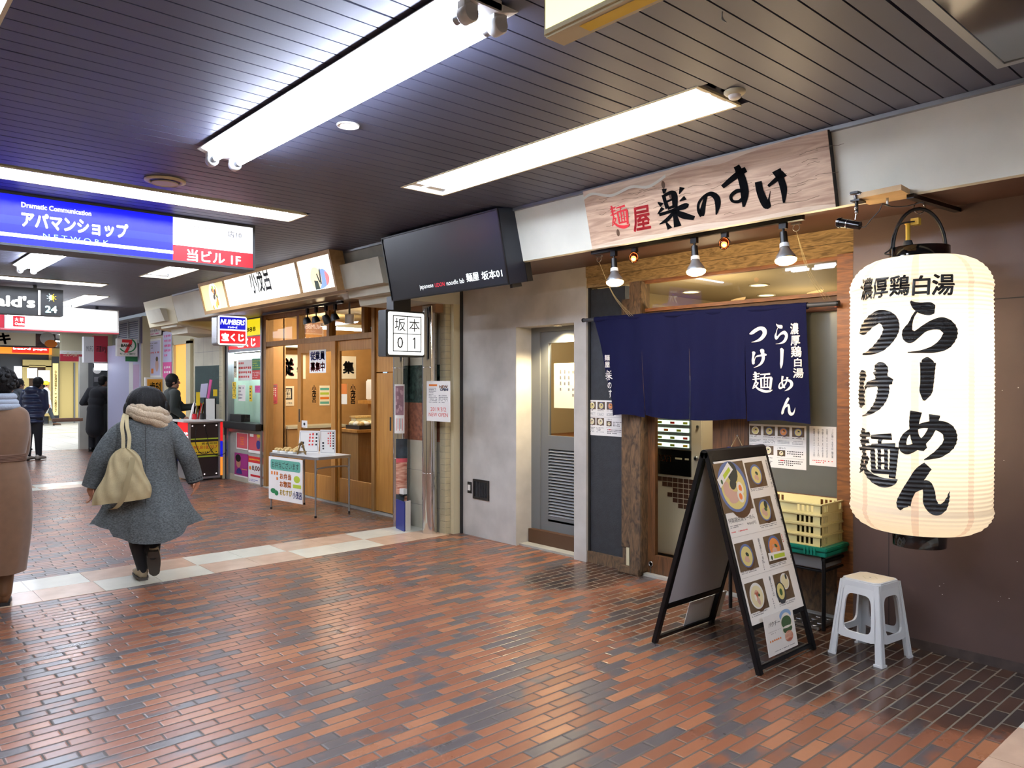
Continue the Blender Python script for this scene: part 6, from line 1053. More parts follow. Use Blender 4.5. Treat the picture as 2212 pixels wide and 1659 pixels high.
for k, (uL, vt, vb, uR, base, p1, nm) in enumerate(((515, 778, 822, 545, 'paper', 'red_print', 'white and red number sheet at the top of the booth interior'), (545, 775, 800, 568, 'green', 'lime', 'green sheet at the top of the booth interior'), (545, 800, 820, 568, 'red_print', 'paper', 'red number sheet below the green one in the booth'), (515, 832, 866, 530, 'paper', 'lavender_dark', 'white sheet with a purple print in the booth'), (539, 833, 867, 545, 'yellow', 'ink', 'narrow yellow strip in the booth'), (551, 833, 848, 562, 'pink', 'magenta', 'small pink sheet in the booth'))):
    f_ = WX(4.972); m, a0, b0, a1, b1, fin = note(f_, uL, vt, vb, uR, 'booth_sheet', nm, 'sheet', base); m.use(p1).lines(f_, a0 + .02, b0 + .02, a1 - .02, b1 - .02, 4, c=.004, seed=k); fin()
for k, (uL, vt, vb, uR, lab) in enumerate(((505.5, 780, 795, 511.5, 'round emblem on the booth frame, topmost of the stickers'), (505.5, 792, 816, 511.5, 'cream strip of writing on the booth frame'), (502.5, 825, 861, 510, 'yellow strip reading LOTO on the booth frame'))):
    f_ = WX(4.928); m, a0, b0, a1, b1, fin = note(f_, uL, vt, vb, uR, 'frame_sticker', lab, 'sticker', ('trim_cream', 'paper_warm', 'yellow')[k]); m.use('ink')
    if k == 2: m.text(f_, 'LOTO', a0 + .008, b0 + .03, a1 - .008, b1 - .02, .004, vertical=True)
    elif k == 1: m.text(f_, '高額くじ', a0 + .008, b0 + .02, a1 - .008, b1 - .02, .004, vertical=True)
    else: m.ell(f_, (a0 + a1) / 2, (b0 + b1) / 2, .03, .04, .004, 16); m.use('trim_cream').ell(f_, (a0 + a1) / 2, (b0 + b1) / 2, .02, .028, .0045, 16)
    fin()
m, a0, b0, a1, b1, fin = note(WX(4.955), 511, 932, 969, 536, 'booth_poster', 'salmon pink poster under the booth counter, upper left of the four', 'poster', 'paper'); f_ = WX(4.955); m.use('poster_red').rect(f_, a0 + .02, b0 + .02, a1 - .02, b1 - .02, .0035); m.use('orange').text(f_, '宝', (a0 + a1) / 2 - .08, (b0 + b1) / 2 - .06, (a0 + a1) / 2 + .08, (b0 + b1) / 2 + .08, .004); fin()
m, a0, b0, a1, b1, fin = note(WX(4.955), 537, 929, 977, 569, 'booth_poster', 'red poster with a yellow-haired figure under the booth counter, upper right of the four', 'poster', 'poster_red'); w, h = a1 - a0, b1 - b0; m.use('paper').rect(f_, a0, b0, a1, b0 + h * .12, .0035).rect(f_, a0 + w * .1, b0 + h * .72, a0 + w * .35, b0 + h * .9, .0035); m.use('navy_book').ell(f_, a0 + w * .68, b0 + h * .4, w * .14, h * .2, .0038); m.use('skin').ell(f_, a0 + w * .66, b0 + h * .68, w * .1, h * .1, .004); m.use('yellow').ell(f_, a0 + w * .7, b0 + h * .8, w * .12, h * .09, .0042); fin()
m, a0, b0, a1, b1, fin = note(WX(4.955), 507, 977, 1027, 536, 'booth_poster', 'magenta poster with a dark-haired man under the booth counter, lower left of the four', 'poster', 'magenta'); w, h = a1 - a0, b1 - b0; m.use('skin').ell(f_, a0 + w * .3, b0 + h * .58, w * .17, h * .2, .0035); m.use('hair').ell(f_, a0 + w * .28, b0 + h * .78, w * .2, h * .16, .0038); m.use('navy_book').ell(f_, a0 + w * .35, b0 + h * .12, w * .22, h * .24, .0036, a0=0, a1=180); m.use('yellow').lines(f_, a0 + w * .55, b0 + h * .3, a1 - .03, b0 + h * .38, 1, c=.004); m.use('paper').rect(f_, a0, b0, a1, b0 + h * .06, .004); fin()
m, a0, b0, a1, b1, fin = note(WX(4.955), 537, 984, 1041, 569, 'booth_poster', 'red and white prize poster under the booth counter, lower right of the four', 'poster', 'paper'); w, h = a1 - a0, b1 - b0; m.use('red').rect(f_, a0, b0 + h * .76, a1, b1, .0035).rect(f_, a0 + w * .15, b0 + h * .24, a1, b0 + h * .32, .0035); m.text(f_, '8,000', a0 + w * .25, b0 + h * .45, a1 - w * .08, b0 + h * .66, .004, bold=.03); m.use('yellow').lines(f_, a0 + w * .05, b0 + h * .82, a1 - w * .05, b0 + h * .94, 1, c=.004); m.use('orange').ell(f_, a0 + w * .12, b0 + h * .55, w * .08, h * .07, .004); m.use('blue').lines(f_, a0 + w * .05, b0 + h * .05, a1 - w * .3, b0 + h * .15, 2, c=.004); fin()
t = thing('cube_sign', 'rounded blue and red lit lottery sign box hanging below the soffit', 'sign', (4.4, 11.0, 2.5)); f_ = WY(10.9)
m = MB('alu').rrect(f_, 4.165, 2.10, 4.61, 2.535, .04, -.19, -.003).box(4.35, 11.0, 2.5, 4.42, 11.06, 2.56); m.build('housing', t); m = MB(glow('num_white', 'F4F8FF', 1.3)).rrect(f_, 4.18, 2.11, 4.60, 2.525, .035, -.003, .003); m.build('lit_face', t); m = MB(glow('num_blue', '1018C8', .9)).rect(f_, 4.205, 2.335, 4.582, 2.505, .005); m.build('blue_panel', t); MB(glow('num_red', 'D01C28', .9)).rect(f_, 4.205, 2.13, 4.582, 2.315, .005).build('red_panel', t)
m = MB('sign_white'); m.text(f_, 'NUMBERS', 4.215, 2.40, 4.572, 2.475, .006, bold=.02, ital=.25); m.text(f_, 'ナンバーズ', 4.32, 2.35, 4.46, 2.378, .006, bold=.03); m.text(f_, '宝くじ', 4.23, 2.165, 4.56, 2.28, .006, bold=.06); m.build('lettering', t)
# brick edge column and far marble pillar
m = MB('brick_tile')
for i in range(40): m.box(4.90, 12.56, i * .062, 5.0, 12.72, i * .062 + .059)
m.use('print_grey').box(4.91, 12.565, 0, 5.0, 12.715, 2.48); m.use('trim_cream').box(4.88, 12.53, 0, 4.99, 12.56, 2.48)
m.use('marble_cream').box(4.93, 12.72, 0, 5.2, 13.95, 2.5); f_ = WX(4.93); b0, b1 = f_.at(450, 872)[1], f_.at(450, 790)[1]; m.use('marble_green').fbox(f_, -13.9, b0, -12.74, b1, 0, .004); m.use('print_grey')
for a in (-13.5, -13.1): m.rect(f_, a, b1, a + .005, 2.5, .001)
m.rect(f_, -13.95, 2.1, -12.72, 2.105, .001); struct(m, 'wall_right')
# lottery stand
t = thing('lottery_stand', 'lit lottery stand with a yellow jackpot panel on its dark back', 'stand', (4.52, 12.75, 0)); f_ = WY(12.5); x0, x1 = 4.33, 4.83
MB('white').box(x0 - .09, 12.44, .945, x1 + .03, 13.05, .975).build('top', t); m = MB('alu').box(x0, 12.52, .03, x1, 13.0, .945); m.frame(f_, x0, .03, x1, .945, .028, -.02, .01); m.use('black').box(x0 + .1, 12.55, 0, x1 - .1, 12.9, .03); m.build('body', t); MB(mat('stand_back', '241A16', .4)).rect(f_, x0 + .028, .06, x1 - .028, .92, -.015).build('back_panel', t)
m = MB('yellow').rect(f_, x0 + .03, .42, x1 - .03, .62, .004); m.use('lime').rect(f_, x0 + .005, .375, x1 - .005, .40, .005).rect(f_, x0 + .005, .66, x1 - .005, .68, .005); m.use('red').text(f_, '193,818,357', x0 + .045, .50, x1 - .045, .56, .006); m.use('ink').text(f_, '賞金総額', x0 + .2, .575, x1 - .05, .61, .006); m.lines(f_, x0 + .04, .435, x1 - .05, .47, 1, c=.006); m.build('jackpot_panel', [c for c in t.children if c.name.startswith('back_panel')][0])
m = MB(glow('pin_white', 'FFF0F0', .9))
for a in (.12, .5, .88):
    for b in (.88, .10): m.ell(f_, x0 + (x1 - x0) * a, b, .012, c=.0, n=10)
m.build('stud', t); fx = WX(x0 - .002)
for z0, z1, c_ in ((.60, .93, 'booth_red'), (.3, .6, 'num_blue')): MB(c_).rect(fx, -13.0, z0, -12.53, z1, .001).build('side_panel', t)
m = MB('sign_white'); m.text(fx, 'KG', -12.72, .66, -12.53, .78, .003, bold=.05); m.build('side_lettering', t)
fe = WY(12.52)
for z0, z1, c_ in ((.62, .93, 'booth_red'), (.36, .62, 'num_blue'), (.06, .36, glow('stand_orange', 'F09030', .9))): MB(c_).rect(fe, x1 + .001, z0, x1 + .05, z1, .0).build('edge_panel', t)
m = MB('cable').tube([(4.45, 12.49, .86), (4.43, 12.48, .62), (4.5, 12.47, .45), (4.62, 12.47, .44), (4.70, 12.46, .52)], .005, 6, 6).tube([(4.58, 12.49, .88), (4.62, 12.48, .7), (4.64, 12.47, .55), (4.75, 12.46, .40), (4.90, 12.48, .42), (4.95, 12.5, .55)], .005, 6, 6).tube([(4.47, 12.485, .42), (4.45, 12.48, .3), (4.47, 12.48, .17)], .0035, 6, 6); m.build('cord', t)
for k, (x, y, w, h, mm, lab, cat) in enumerate(((4.50, 12.72, .035, .09, 'red', 'red tin on the lottery stand', 'tin'), (4.585, 12.62, .03, .10, 'black', 'black pen cup on the lottery stand', 'cup'))): tag(MB(mm).cyl((x, y, .975), (x, y, .975 + h), w, n=14).build('desk_tin' if k == 0 else 'pen_cup', loc=(x, y, .975)), lab, cat)
t = thing('leaflet_rack', 'white card with a wand and yellow tag standing on the lottery stand', 'rack', (4.72, 12.7, .975)); f_ = WY(12.65); MB('paper').fbox(f_, 4.66, .975, 4.80, 1.31, -.02, 0).build('white_card', t); m = MB('lavender').hexa([(4.58, 12.72, 1.33), (4.68, 12.70, 1.33), (4.68, 12.71, 1.335), (4.58, 12.73, 1.335), (4.61, 12.72, 1.55), (4.71, 12.70, 1.56), (4.71, 12.71, 1.56), (4.61, 12.73, 1.55)]); m.build('leaflet', t); MB('pink').cyl((4.70, 12.68, 1.30), (4.75, 12.68, 1.62), .022, n=10).build('wand', t); MB('yellow').fbox(f_, 4.775, 1.35, 4.84, 1.46, .0, .005).build('yellow_tag', t); MB('yellow').fbox(f_, 4.50, 1.20, 4.56, 1.42, .0, .005).build('yellow_tag', t); MB('black').box(4.64, 12.66, .975, 4.83, 12.70, 1.32).build('backing', t)
t = thing('leaflet_bundle', 'bundle of white and red leaflets on the lottery stand by the reaching hand', 'leaflet', (4.58, 12.75, .975)); rn = random.Random(6)
for i in range(9): x = 4.44 + i * .022; MB(['paper', 'red_print', 'paper', 'yellow'][i % 4]).hexa([(x, 12.74, .975), (x + .03, 12.74, .975), (x + .03, 12.8, .975), (x, 12.8, .975)] + [(x + .05 + rn.uniform(-.03, .03), 12.74, 1.2 + rn.uniform(-.06, .1)) for _ in range(1)] + [(x + .08, 12.74, 1.22), (x + .08, 12.8, 1.22), (x + .05, 12.8, 1.2)]).build('leaflet', t)
tag(MB('dark_grey').box(4.90, 12.49, .72, 4.965, 12.56, .86).build('wall_outlet', loc=(4.93, 12.5, .72)), 'grey outlet box on the booth post beside the lottery stand', 'outlet')
# ------------------------------------------------------------------ far end of the corridor
f_ = WX(4.93)
m = MB('trim_cream').box(4.95, 13.95, 0, 5.1, 16.5, 2.6).box(4.80, 16.45, 0, 5.1, 16.55, 2.92).box(4.95, 12.3, 2.5, 5.1, 16.5, 2.92); m.use('yellow_panel').fbox(WX(4.95), -14.95, 0, -14.25, 2.28, 0, .004); struct(m, 'wall_right')
d = struct(MB('trim_cream').fbox(WX(4.945), -14.98, 0, -14.93, 2.33, 0, .05).fbox(WX(4.945), -14.27, 0, -14.05, 2.33, 0, .05).fbox(WX(4.945), -14.98, 2.28, -14.05, 2.36, 0, .05), 'door_6'); MB(glow('door_yellow', 'F0B050', .75)).rect(WX(4.94), -14.93, .02, -14.27, 2.28).build('lit_panel', d)
f_ = WX(4.945)
def fnote(*a, **k): return note(f_, *a, **k)
m, a0, b0, a1, b1, fin = fnote(312, 735, 820, 349, 'clinic_poster', 'framed pale poster with a small standing figure on the far wall', 'poster', 'white'); w, h = a1 - a0, b1 - b0; m.use('lavender').rect(f_, a0 + w * .08, b0 + h * .1, a1 - w * .08, b1 - h * .05, .0035); m.use('red_print').lines(f_, a0 + w * .1, b0 + h * .62, a1 - w * .1, b0 + h * .7, 1, c=.004); m.use('print_grey').lines(f_, a0 + w * .1, b0 + h * .75, a1 - w * .2, b0 + h * .92, 3, c=.004); m.use('chashu').ell(f_, a0 + w * .75, b0 + h * .35, w * .09, h * .16, .004); m.use('food_wood').ell(f_, a0 + w * .75, b0 + h * .5, w * .07, h * .06, .0042); m.use('orange').rect(f_, a0 + w * .42, b0 + h * .15, a0 + w * .55, b0 + h * .27, .004); fin()
m, a0, b0, a1, b1, fin = fnote(315, 712, 728, 349, 'clinic_notice', 'pale banner notice above the framed clinic poster', 'notice', 'paper'); w, h = a1 - a0, b1 - b0; m.use('ink').text(f_, '歯科診療案内', a0 + w * .1, b0 + h * .5, a1 - w * .1, b1 - h * .15, .0045); m.use('pink').lines(f_, a0 + w * .1, b0 + h * .1, a1 - w * .1, b0 + h * .4, 1, c=.004); fin()
m, a0, b0, a1, b1, fin = fnote(352, 717, 820, 371, 'clinic_banner', 'tall pink and white panel between the clinic poster and the yellow door', 'panel', 'lavender'); w, h = a1 - a0, b1 - b0; m.use('pink').rect(f_, a0, b0, a1, b0 + h * .36, .0035).lines(f_, a0 + w * .2, b0 + h * .45, a1 - w * .1, b0 + h * .95, 5, c=.004); m.use('paper').lines(f_, a0 + w * .15, b0 + h * .1, a1 - w * .15, b0 + h * .3, 2, c=.004); fin()
fo = WY(13.9); a0, b1 = fo.at(318, 819); a1, b0 = fo.at(351, 862); t = thing('clinic_board', 'orange sign board with black characters behind the grey-coated woman', 'board', ((a0 + a1) / 2, 13.9, 0)); MB('white').fbox(fo, a0 - .03, 0, a1 + .03, b1 + .03, -.05, -.006).build('stand', t); m = MB(mat('board_orange', 'D8962A', .5)).fbox(fo, a0, b0 - .3, a1, b1, -.006, 0); m.build('face', t); m = MB('ink'); m.text(fo, '歯科', a0 + .04, b1 - .27, a1 - .02, b1 - .05, .003, bold=.02); m.build('lettering', t)
m = MB('lavender').box(4.78, 16.55, 0, 5.1, 18.9, 2.40); m.use('lavender_pink').fbox(WX(4.78), -17.0, 0, -16.62, 1.95, 0, .004); m.use('white').fbox(WX(4.78), -17.3, 0, -17.02, 2.0, 0, .003); struct(m, 'wall_right')
t = thing('louvred_grille', 'white louvred grille high on the far right wall', 'grille', (4.75, 17, 2.6)); fg = WX(4.76); a0, a1 = fg.at(257, 700)[0], fg.at(303, 700)[0]; MB('lavender_dark').fbox(fg, a0, 2.37, a1, 2.9, -.1, 0).build('backing', t); m = MB('grille'); m.frame(fg, a0, 2.37, a1, 2.9, .05, 0, .03)
for i in range(11): m.fbox(fg, a0, 2.41 + i * .042, a1, 2.425 + i * .042, 0, .025)
am = (a0 + a1) / 2; m.fbox(fg, am - .03, 2.37, am + .03, 2.9, 0, .03); m.build('slat_frame', t)
f7 = WY(16.6); a0, b1 = f7.at(253, 731); a1, b0 = f7.at(297, 770); t = thing('bank_sign', 'square white bank sign with a red and green emblem projecting from the far wall', 'sign', ((a0 + a1) / 2, 16.6, 2.3)); MB('white').fbox(f7, a0, b0, a1, b1, -.12, 0).build('box', t); MB('green').fbox(f7, a0 + .19, b0 - .10, a1 + .07, b1, -.15, -.121).build('green_back', t); w, h = a1 - a0, b1 - b0; m = MB('red'); ca, cb = a0 + w * .5, b0 + h * .58
m.poly(f7, [(ca - .10, cb + .13), (ca + .09, cb + .13), (ca + .09, cb + .07), (ca + .0, cb - .13), (ca - .06, cb - .13), (ca + .03, cb + .07), (ca - .10, cb + .07)], .003); m.build('numeral', t); m = MB('green'); P = [(ca + .17 * math.cos(R(k)), cb + .02 + .15 * math.sin(R(k))) for k in range(-150, 61, 15)]; m.poly(f7, P + [(ca + (x - ca) * .82, cb + (y - cb) * .84) for x, y in reversed(P)], .002); m.text(f7, 'BANK', ca - .12, cb - .02, ca + .09, cb + .04, .004, bold=.03); m.text(f7, 'セブン銀行', a0 + w * .12, b0 + h * .08, a1 - w * .1, b0 + h * .2, .003, bold=.02); m.build('green_lettering', t)
# cash machine alcove
m = MB('fascia_grey').box(4.78, 18.9, 0, 5.3, 18.95, 2.4).box(5.3, 18.9, 0, 5.4, 20.6, 2.9); m.use('fascia').box(4.55, 20.4, 0, 5.3, 20.55, 2.2); struct(m, 'wall_right')
t = thing('cash_machine', 'dark cash machine in the alcove beyond the lavender wall', 'machine', (5.1, 19.9, 0)); MB('dark_grey').box(4.72, 19.9, 0, 5.28, 20.35, 2.05).build('body', t); MB('white').cyl((4.80, 19.89, 1.88), (4.80, 19.9, 1.88), .09, n=20).build('mirror', t); MB('print_grey').box(4.74, 19.88, 1.60, 4.86, 19.9, 1.72).build('label_plate', t)
t = thing('alcove_light', 'bright lamp panel in the cash machine alcove', 'light', (4.95, 19.5, 2.1)); fa = WY(19.4); a0, b1 = fa.at(205, 785); a1, b0 = fa.at(234, 800); MB(glow('alcove_glow', 'F0F4FF', 4)).fbox(fa, a0, b0, a1, b1, -.05, 0).build('lens', t); MB('white').fbox(fa, a0 - .02, b1, a1 + .02, b1 + .04, -.08, 0).build('housing', t)
fb_ = WY(19.0); a0, b1 = fb_.at(181, 727); a1, b0 = fb_.at(233, 784); am = fb_.at(203, 750)[0]; t = thing('bank_sign', 'red and white bank sign hanging left of the lavender wall', 'sign', (am, 19, 2.3)); MB('white').fbox(fb_, a0, b0, am, b1, -.15, 0).build('white_panel', t); MB('bank_red').fbox(fb_, am, b0 + .02, a1, b1 + .03, -.15, 0).build('red_panel', t); m = MB('white'); m.text(fb_, '三菱UFJ', am + .05, b0 + .22, a1 - .05, b0 + .38, .004, bold=.02); m.build('lettering', t); m = MB('grey'); m.text(fb_, 'MUFG', a0 + .05, b0 + .25, am - .02, b0 + .37, .004); m.build('grey_lettering', t)
fb_ = WY(20.5); a0, b1 = fb_.at(131, 757); a1, b0 = fb_.at(179, 781); t = thing('bank_sign', 'dark red bank sign over the yellow panel at the corridor end', 'sign', ((a0 + a1) / 2, 20.5, 2.1)); MB('bank_red').fbox(fb_, a0, b0, a1, b1 - .08, -.1, 0).build('red_panel', t); MB('white').fbox(fb_, a0, b1 - .08, a1, b1, -.1, 0).build('white_panel', t); m = MB('trim_cream'); m.text(fb_, '三菱UFJ銀行', a0 + .05, b0 + .1, a1 - .05, b0 + .22, .004); m.build('lettering', t)
fk_ = WY(22.0); a0, b1 = fk_.at(-40, 716); a1, b0 = fk_.at(120, 750); a0 = 3.0; t = thing('hanging_sign', 'cream hanging sign with a dark brush character and dim food photos at its right end', 'sign', ((a0 + a1) / 2, 22, 2.6), 'hanging shop signs'); MB('paper_warm').fbox(fk_, a0, b0, a1, b1, -.15, -.004).build('board', t); m = MB('ink'); m.rect(fk_, a0, b0 - .02, a1, b0 + .01, .0); c_ = fk_.at(10, 731); m.text(fk_, 'キ', c_[0] - .15, c_[1] - .14, c_[0] + .13, c_[1] + .13, .003, bold=.05); m.build('lettering', t); m = MB(mat('photo_dim', '5A3A34', .5, noise=.6, nscale=6, col2='1C1416')); m.rect(fk_, fk_.at(77, 730)[0], b0 + .01, a1, b1, .0); m.use('print_pale').ell(fk_, fk_.at(102, 730)[0], (b0 + b1) / 2 + .05, .16, .16, .001, 20); m.use('orange').ell(fk_, fk_.at(110, 730)[0], (b0 + b1) / 2 - .08, .14, .1, .0015, 18); m.build('photo_panel', t)
# shops across the white-tiled hall
fz = WY(34.5); m = MB('dark_grey').box(3, 34.5, 2.05, 12, 35, 3.4); a1 = fz.at(105, 850)[0]; m.use(mat('back_grey', '50545A', .6)).box(3, 34.52, 0, a1, 35, 2.1); m.use('yellow_wall').box(a1, 34.45, 0, fz.at(178, 850)[0] + 1.5, 35, 3.4); m.use('fascia_grey').box(a1, 34.43, 0, 12, 34.46, .12); struct(m, 'wall_back')
struct(MB('grey').fbox(fz, fz.at(158, 850)[0], 0, fz.at(161, 850)[0], 2.4, .05, .12), 'trim_15')
fz2 = WY(34.4); a0, b1 = fz2.at(-20, 746); a1, b0 = fz2.at(112, 766); t = thing('shop_sign', 'orange and red lit sign over the shop at the far end of the hall', 'sign', ((a0 + a1) / 2, 34.4, 3.1)); MB(glow('far_orange', 'F08A28', 1.1)).fbox(fz2, a0, b0, a1, b1, -.05, 0).build('orange_panel', t); MB(glow('far_red', 'E03020', .9)).rect(fz2, fz2.at(26, 755)[0], b0 + .04, a1 - .1, b1 - .02, .004).build('red_panel', t); m = MB('sign_white'); m.text(fz2, 'beard papa', fz2.at(28, 755)[0], b0 + .14, a1 - .16, b1 - .06, .008, bold=.04); m.build('lettering', t)
t = thing('shop_window', 'cream framed display window with white papers at the far end of the hall', 'window', (fz2.at(80, 850)[0], 34.4, 0)); a0, b1 = fz2.at(48, 777); a1, b0 = fz2.at(110, 905); m = MB('yellow_wall'); m.frame(fz2, a0, 0.3, a1, b1, .2, 0, .12); m.fbox(fz2, a0, fz2.at(80, 793)[1], a1, fz2.at(80, 790)[1], 0, .12); m.build('frame', t); MB('dark_wood_flat').rect(fz2, a0, .3, a1, b1, .0).build('backing', t); m = MB(glow('far_paper', 'F0F0E8', .8)); rc(m, fz2, 57, 795, 817, 79, .13); m.build('white_paper', t); m = MB('far_paper'); rc(m, fz2, 81, 800, 825, 106, .13); m.build('white_paper', t)
t = thing('vertical_banner', 'narrow yellow-lit vertical banner beside the far display window', 'banner', (fz2.at(117, 850)[0], 34.35, .8)); m = MB('dark_grey'); rc(m, fz2, 110, 770, 905, 126, .14); m.build('backing', t); m = MB(glow('banner_yellow', 'F4D88A', .9)); rc(m, fz2, 112, 785, 897, 124, .15); m.build('panel', t); m = MB('ink'); a0, b1 = fz2.at(116, 800); a1, b0 = fz2.at(121, 890); m.text(fz2, '北海道チーズ焼き', a0, b0, a1, b1, .16, vertical=True, bold=.02); m.build('lettering', t)
t = thing('lit_panel', 'small white lit panel on the grey far wall', 'panel', (fz2.at(38, 800)[0], 34.4, 1.6)); m = MB(glow('far_white', 'F4F8FF', 2)); rc(m, fz2, 30, 791, 817, 47, .02); m.build('panel', t)
for i in range(3):
    for x in (5.5, 8.5):
        y = 23.5 + i * 4; t = thing('hall_light', 'ceiling light of the white-tiled hall beyond the corridor', 'ceiling light', (x, y, 2.94), 'ceiling lights of the far hall'); MB('white').box(x - .75, y - .32, 2.89, x + .75, y + .32, 2.925).build('housing', t); MB(glow('hall_glow', 'F8FAFF', 45)).rect(FD(2.888), x - .7, -y - .28, x + .7, -y + .28).build('diffuser', t)
struct(MB('trim_cream').box(4.2, 20.55, 2.2, 5.3, 20.75, 3.0), 'wall_right')
# ------------------------------------------------------------------ people
def place(u0, dep, turn=0.0):
    r = (u0 - CX) / FPX; x, y = dep * (sY + cY * r), dep * (cY - sY * r); return Vector((x, y, 0)), Matrix.Translation((x, y, 0)) @ Matrix.Rotation(-math.atan2(x, y) + R(turn), 4, 'Z')
V3 = Vector
def hand(m, w, d, side, curl=.5, s=1.0):     # wrist point, direction of the forearm, side = direction the thumb leaves
    w, d, side = V3(w), V3(d).normalized(), V3(side).normalized(); n = d.cross(side).normalized(); p = w + d * .045 * s
    m.sph(p, .040 * s, 8, (1, 1, 1)); m.cap(w, p + d * .03 * s, .024 * s, .028 * s, 6)
    for k, (o, L) in enumerate(((-.026, .062), (-.009, .074), (.009, .078), (.026, .068))):
        q = w + d * .080 * s + side * o * s; q1 = q + (d + n * curl * .5).normalized() * L * .5 * s; q2 = q1 + (d * (1 - curl) + n * curl).normalized() * L * .5 * s; m.cap(q, q1, .0088 * s, .0082 * s, 5); m.cap(q1, q2, .0082 * s, .007 * s, 5)
    q = w + d * .03 * s + side * .03 * s; q1 = q + (side + d * .8).normalized() * .036 * s; m.cap(q, q1, .011 * s, .009 * s, 5); m.cap(q1, q1 + (d + n * .3).normalized() * .028 * s, .009 * s, .0075 * s, 5)
def head(m, c, yaw=0, s=1.0):                # yaw 0 looks away from the viewpoint (+y), -90 looks right
    c = V3(c); rm = Matrix.Rotation(R(yaw), 3, 'Z')
    def q(x, y, z): return c + rm @ V3((x, y, z)) * s
    m.sph(q(0, -.012, .02), .098 * s, 12, (.80, .98, 1.08), rm); m.sph(q(0, .02, -.055), .075 * s, 10, (.78, .92, .95), rm); m.sph(q(0, .065, -.095), .03 * s, 8)
    m.cap(q(0, .088, .012), q(0, .108, -.028), .010 * s, .017 * s, 8); m.sph(q(0, .086, -.068), .020 * s, 8, (1.2, .8, .7), rm); m.sph(q(0, .082, .034), .026 * s, 8, (2.0, .7, .5), rm)
    for k in (-1, 1): m.sph(q(k * .078, -.01, -.02), .030 * s, 8, (.35, .8, 1.1), rm)
def shoe(m, o, M3, L=.245, w=.046, up='shoe_beige', low='sole', top=.07):
    def ring(t):
        W = w * (.62 + .38 * math.sin(min(1, t * 1.15 + .12) * math.pi * .8)) * (1 if t < .82 else math.sqrt(max(.02, 1 - ((t - .82) / .19) ** 2))); h = top * (1.0 if t < .3 else 1.0 - .42 * min(1, (t - .3) / .4)) * (1 if t < .85 else (1 - .35 * (t - .85) / .15)); return W, h
    V, F = [], []; N = 12; n = 14
    for i in range(N + 1):
        t = i / N; W, h = ring(t)
        for k in range(n):
            a = 2 * math.pi * k / n; x = W * math.cos(a); z = h * .5 + h * .5 * math.sin(a) * (1 if math.sin(a) > 0 else 1); z = max(z, .0) if math.sin(a) > -.5 else .0; V.append(o + M3 @ V3((x, (t - .22) * L, z + .006)))
    for i in range(N):
        for k in range(n): F.append((i * n + k, i * n + (k + 1) % n, (i + 1) * n + (k + 1) % n, (i + 1) * n + k))
    m.use(up).add(V, F + [tuple(reversed(range(n))), tuple(range(N * n, N * n + n))], True)
    P = [(ring(i / N)[0] * 1.04, (i / N - .22) * L) for i in range(N + 1)]; pts = [(x, y) for x, y in P] + [(-x, y) for x, y in reversed(P)]
    m.use(low); Vb = [o + M3 @ V3((x, y, 0)) for x, y in pts] + [o + M3 @ V3((x, y, .012)) for x, y in pts]; k = len(pts)
    m.add(Vb, [tuple(reversed(range(k))), tuple(range(k, 2 * k))] + [(i, (i + 1) % k, k + (i + 1) % k, k + i) for i in range(k)])
    hb = [o + M3 @ V3(p) for p in ((-w * .7, -.22 * L, -.018), (w * .7, -.22 * L, -.018), (w * .7, .02 * L, -.018), (-w * .7, .02 * L, -.018), (-w * .7, -.22 * L, .002), (w * .7, -.22 * L, .002), (w * .7, .02 * L, .002), (-w * .7, .02 * L, .002))]; m.hexa(hb)
def loft(m, secs, fn, nu=64, per=5):          # secs: (z, rx, ry, cx, cy) interpolated smoothly; fn shifts each point
    Q = catmull(secs, per); n = len(Q)
    return m.grid(lambda s, v: (lambda q, a: fn(V3((q[3] + q[1] * math.copysign(abs(math.cos(a)) ** .85, math.cos(a)), q[4] + q[2] * math.copysign(abs(math.sin(a)) ** .85, math.sin(a)), q[0])), a, v))(Q[min(n - 1, int(round(v * (n - 1))))], 2 * math.pi * s), nu, n - 1, True, True)
I3 = Matrix.Identity(3)
def fin(m, name, t, M, **k): m.xf(M); return m.build(name, t, **k)
# ---- woman in the grey coat
P0, M = place(315, 6.1); t = thing('person', 'person with a dark bob in a long grey coat and cream scarf, walking away', 'person', P0)
m = MB('skin'); head(m, (.005, .02, 1.375), 0, .95); m.cap((.005, .01, 1.33), (.0, .0, 1.24), .05, .06); m.cap((-.10, .0, 1.2), (.10, 0, 1.2), .09, .09); m.cap((0, 0, 1.15), (0, 0, .85), .12, .13)
m.cap((-.16, 0, 1.2), (-.31, .0, .96), .05, .042); m.cap((-.31, 0, .96), (-.372, .02, .77), .04, .028); m.cap((.16, 0, 1.2), (.305, 0, .96), .05, .042); m.cap((.305, 0, .96), (.362, .03, .775), .04, .028)
hand(m, (-.372, .02, .775), (-.05, .0, -1), (.2, -.9, 0)); hand(m, (.362, .03, .785), (.05, .0, -1), (-.2, -.9, 0))
m.cap((-.08, 0, .80), (-.075, -.03, .46), .085, .062); m.cap((-.075, -.03, .46), (-.022, -.02, .09), .056, .036); m.cap((.075, 0, .80), (.06, .06, .46), .085, .062); m.cap((.06, .06, .46), (.052, -.10, .22), .056, .036); m.cap((-.022, -.02, .07), (-.03, .08, .045), .03, .02); m.cap((.052, -.10, .20), (.054, -.085, .15), .030, .02)
fin(m, 'body', t, M, remesh=.0075, smooth_it=3)
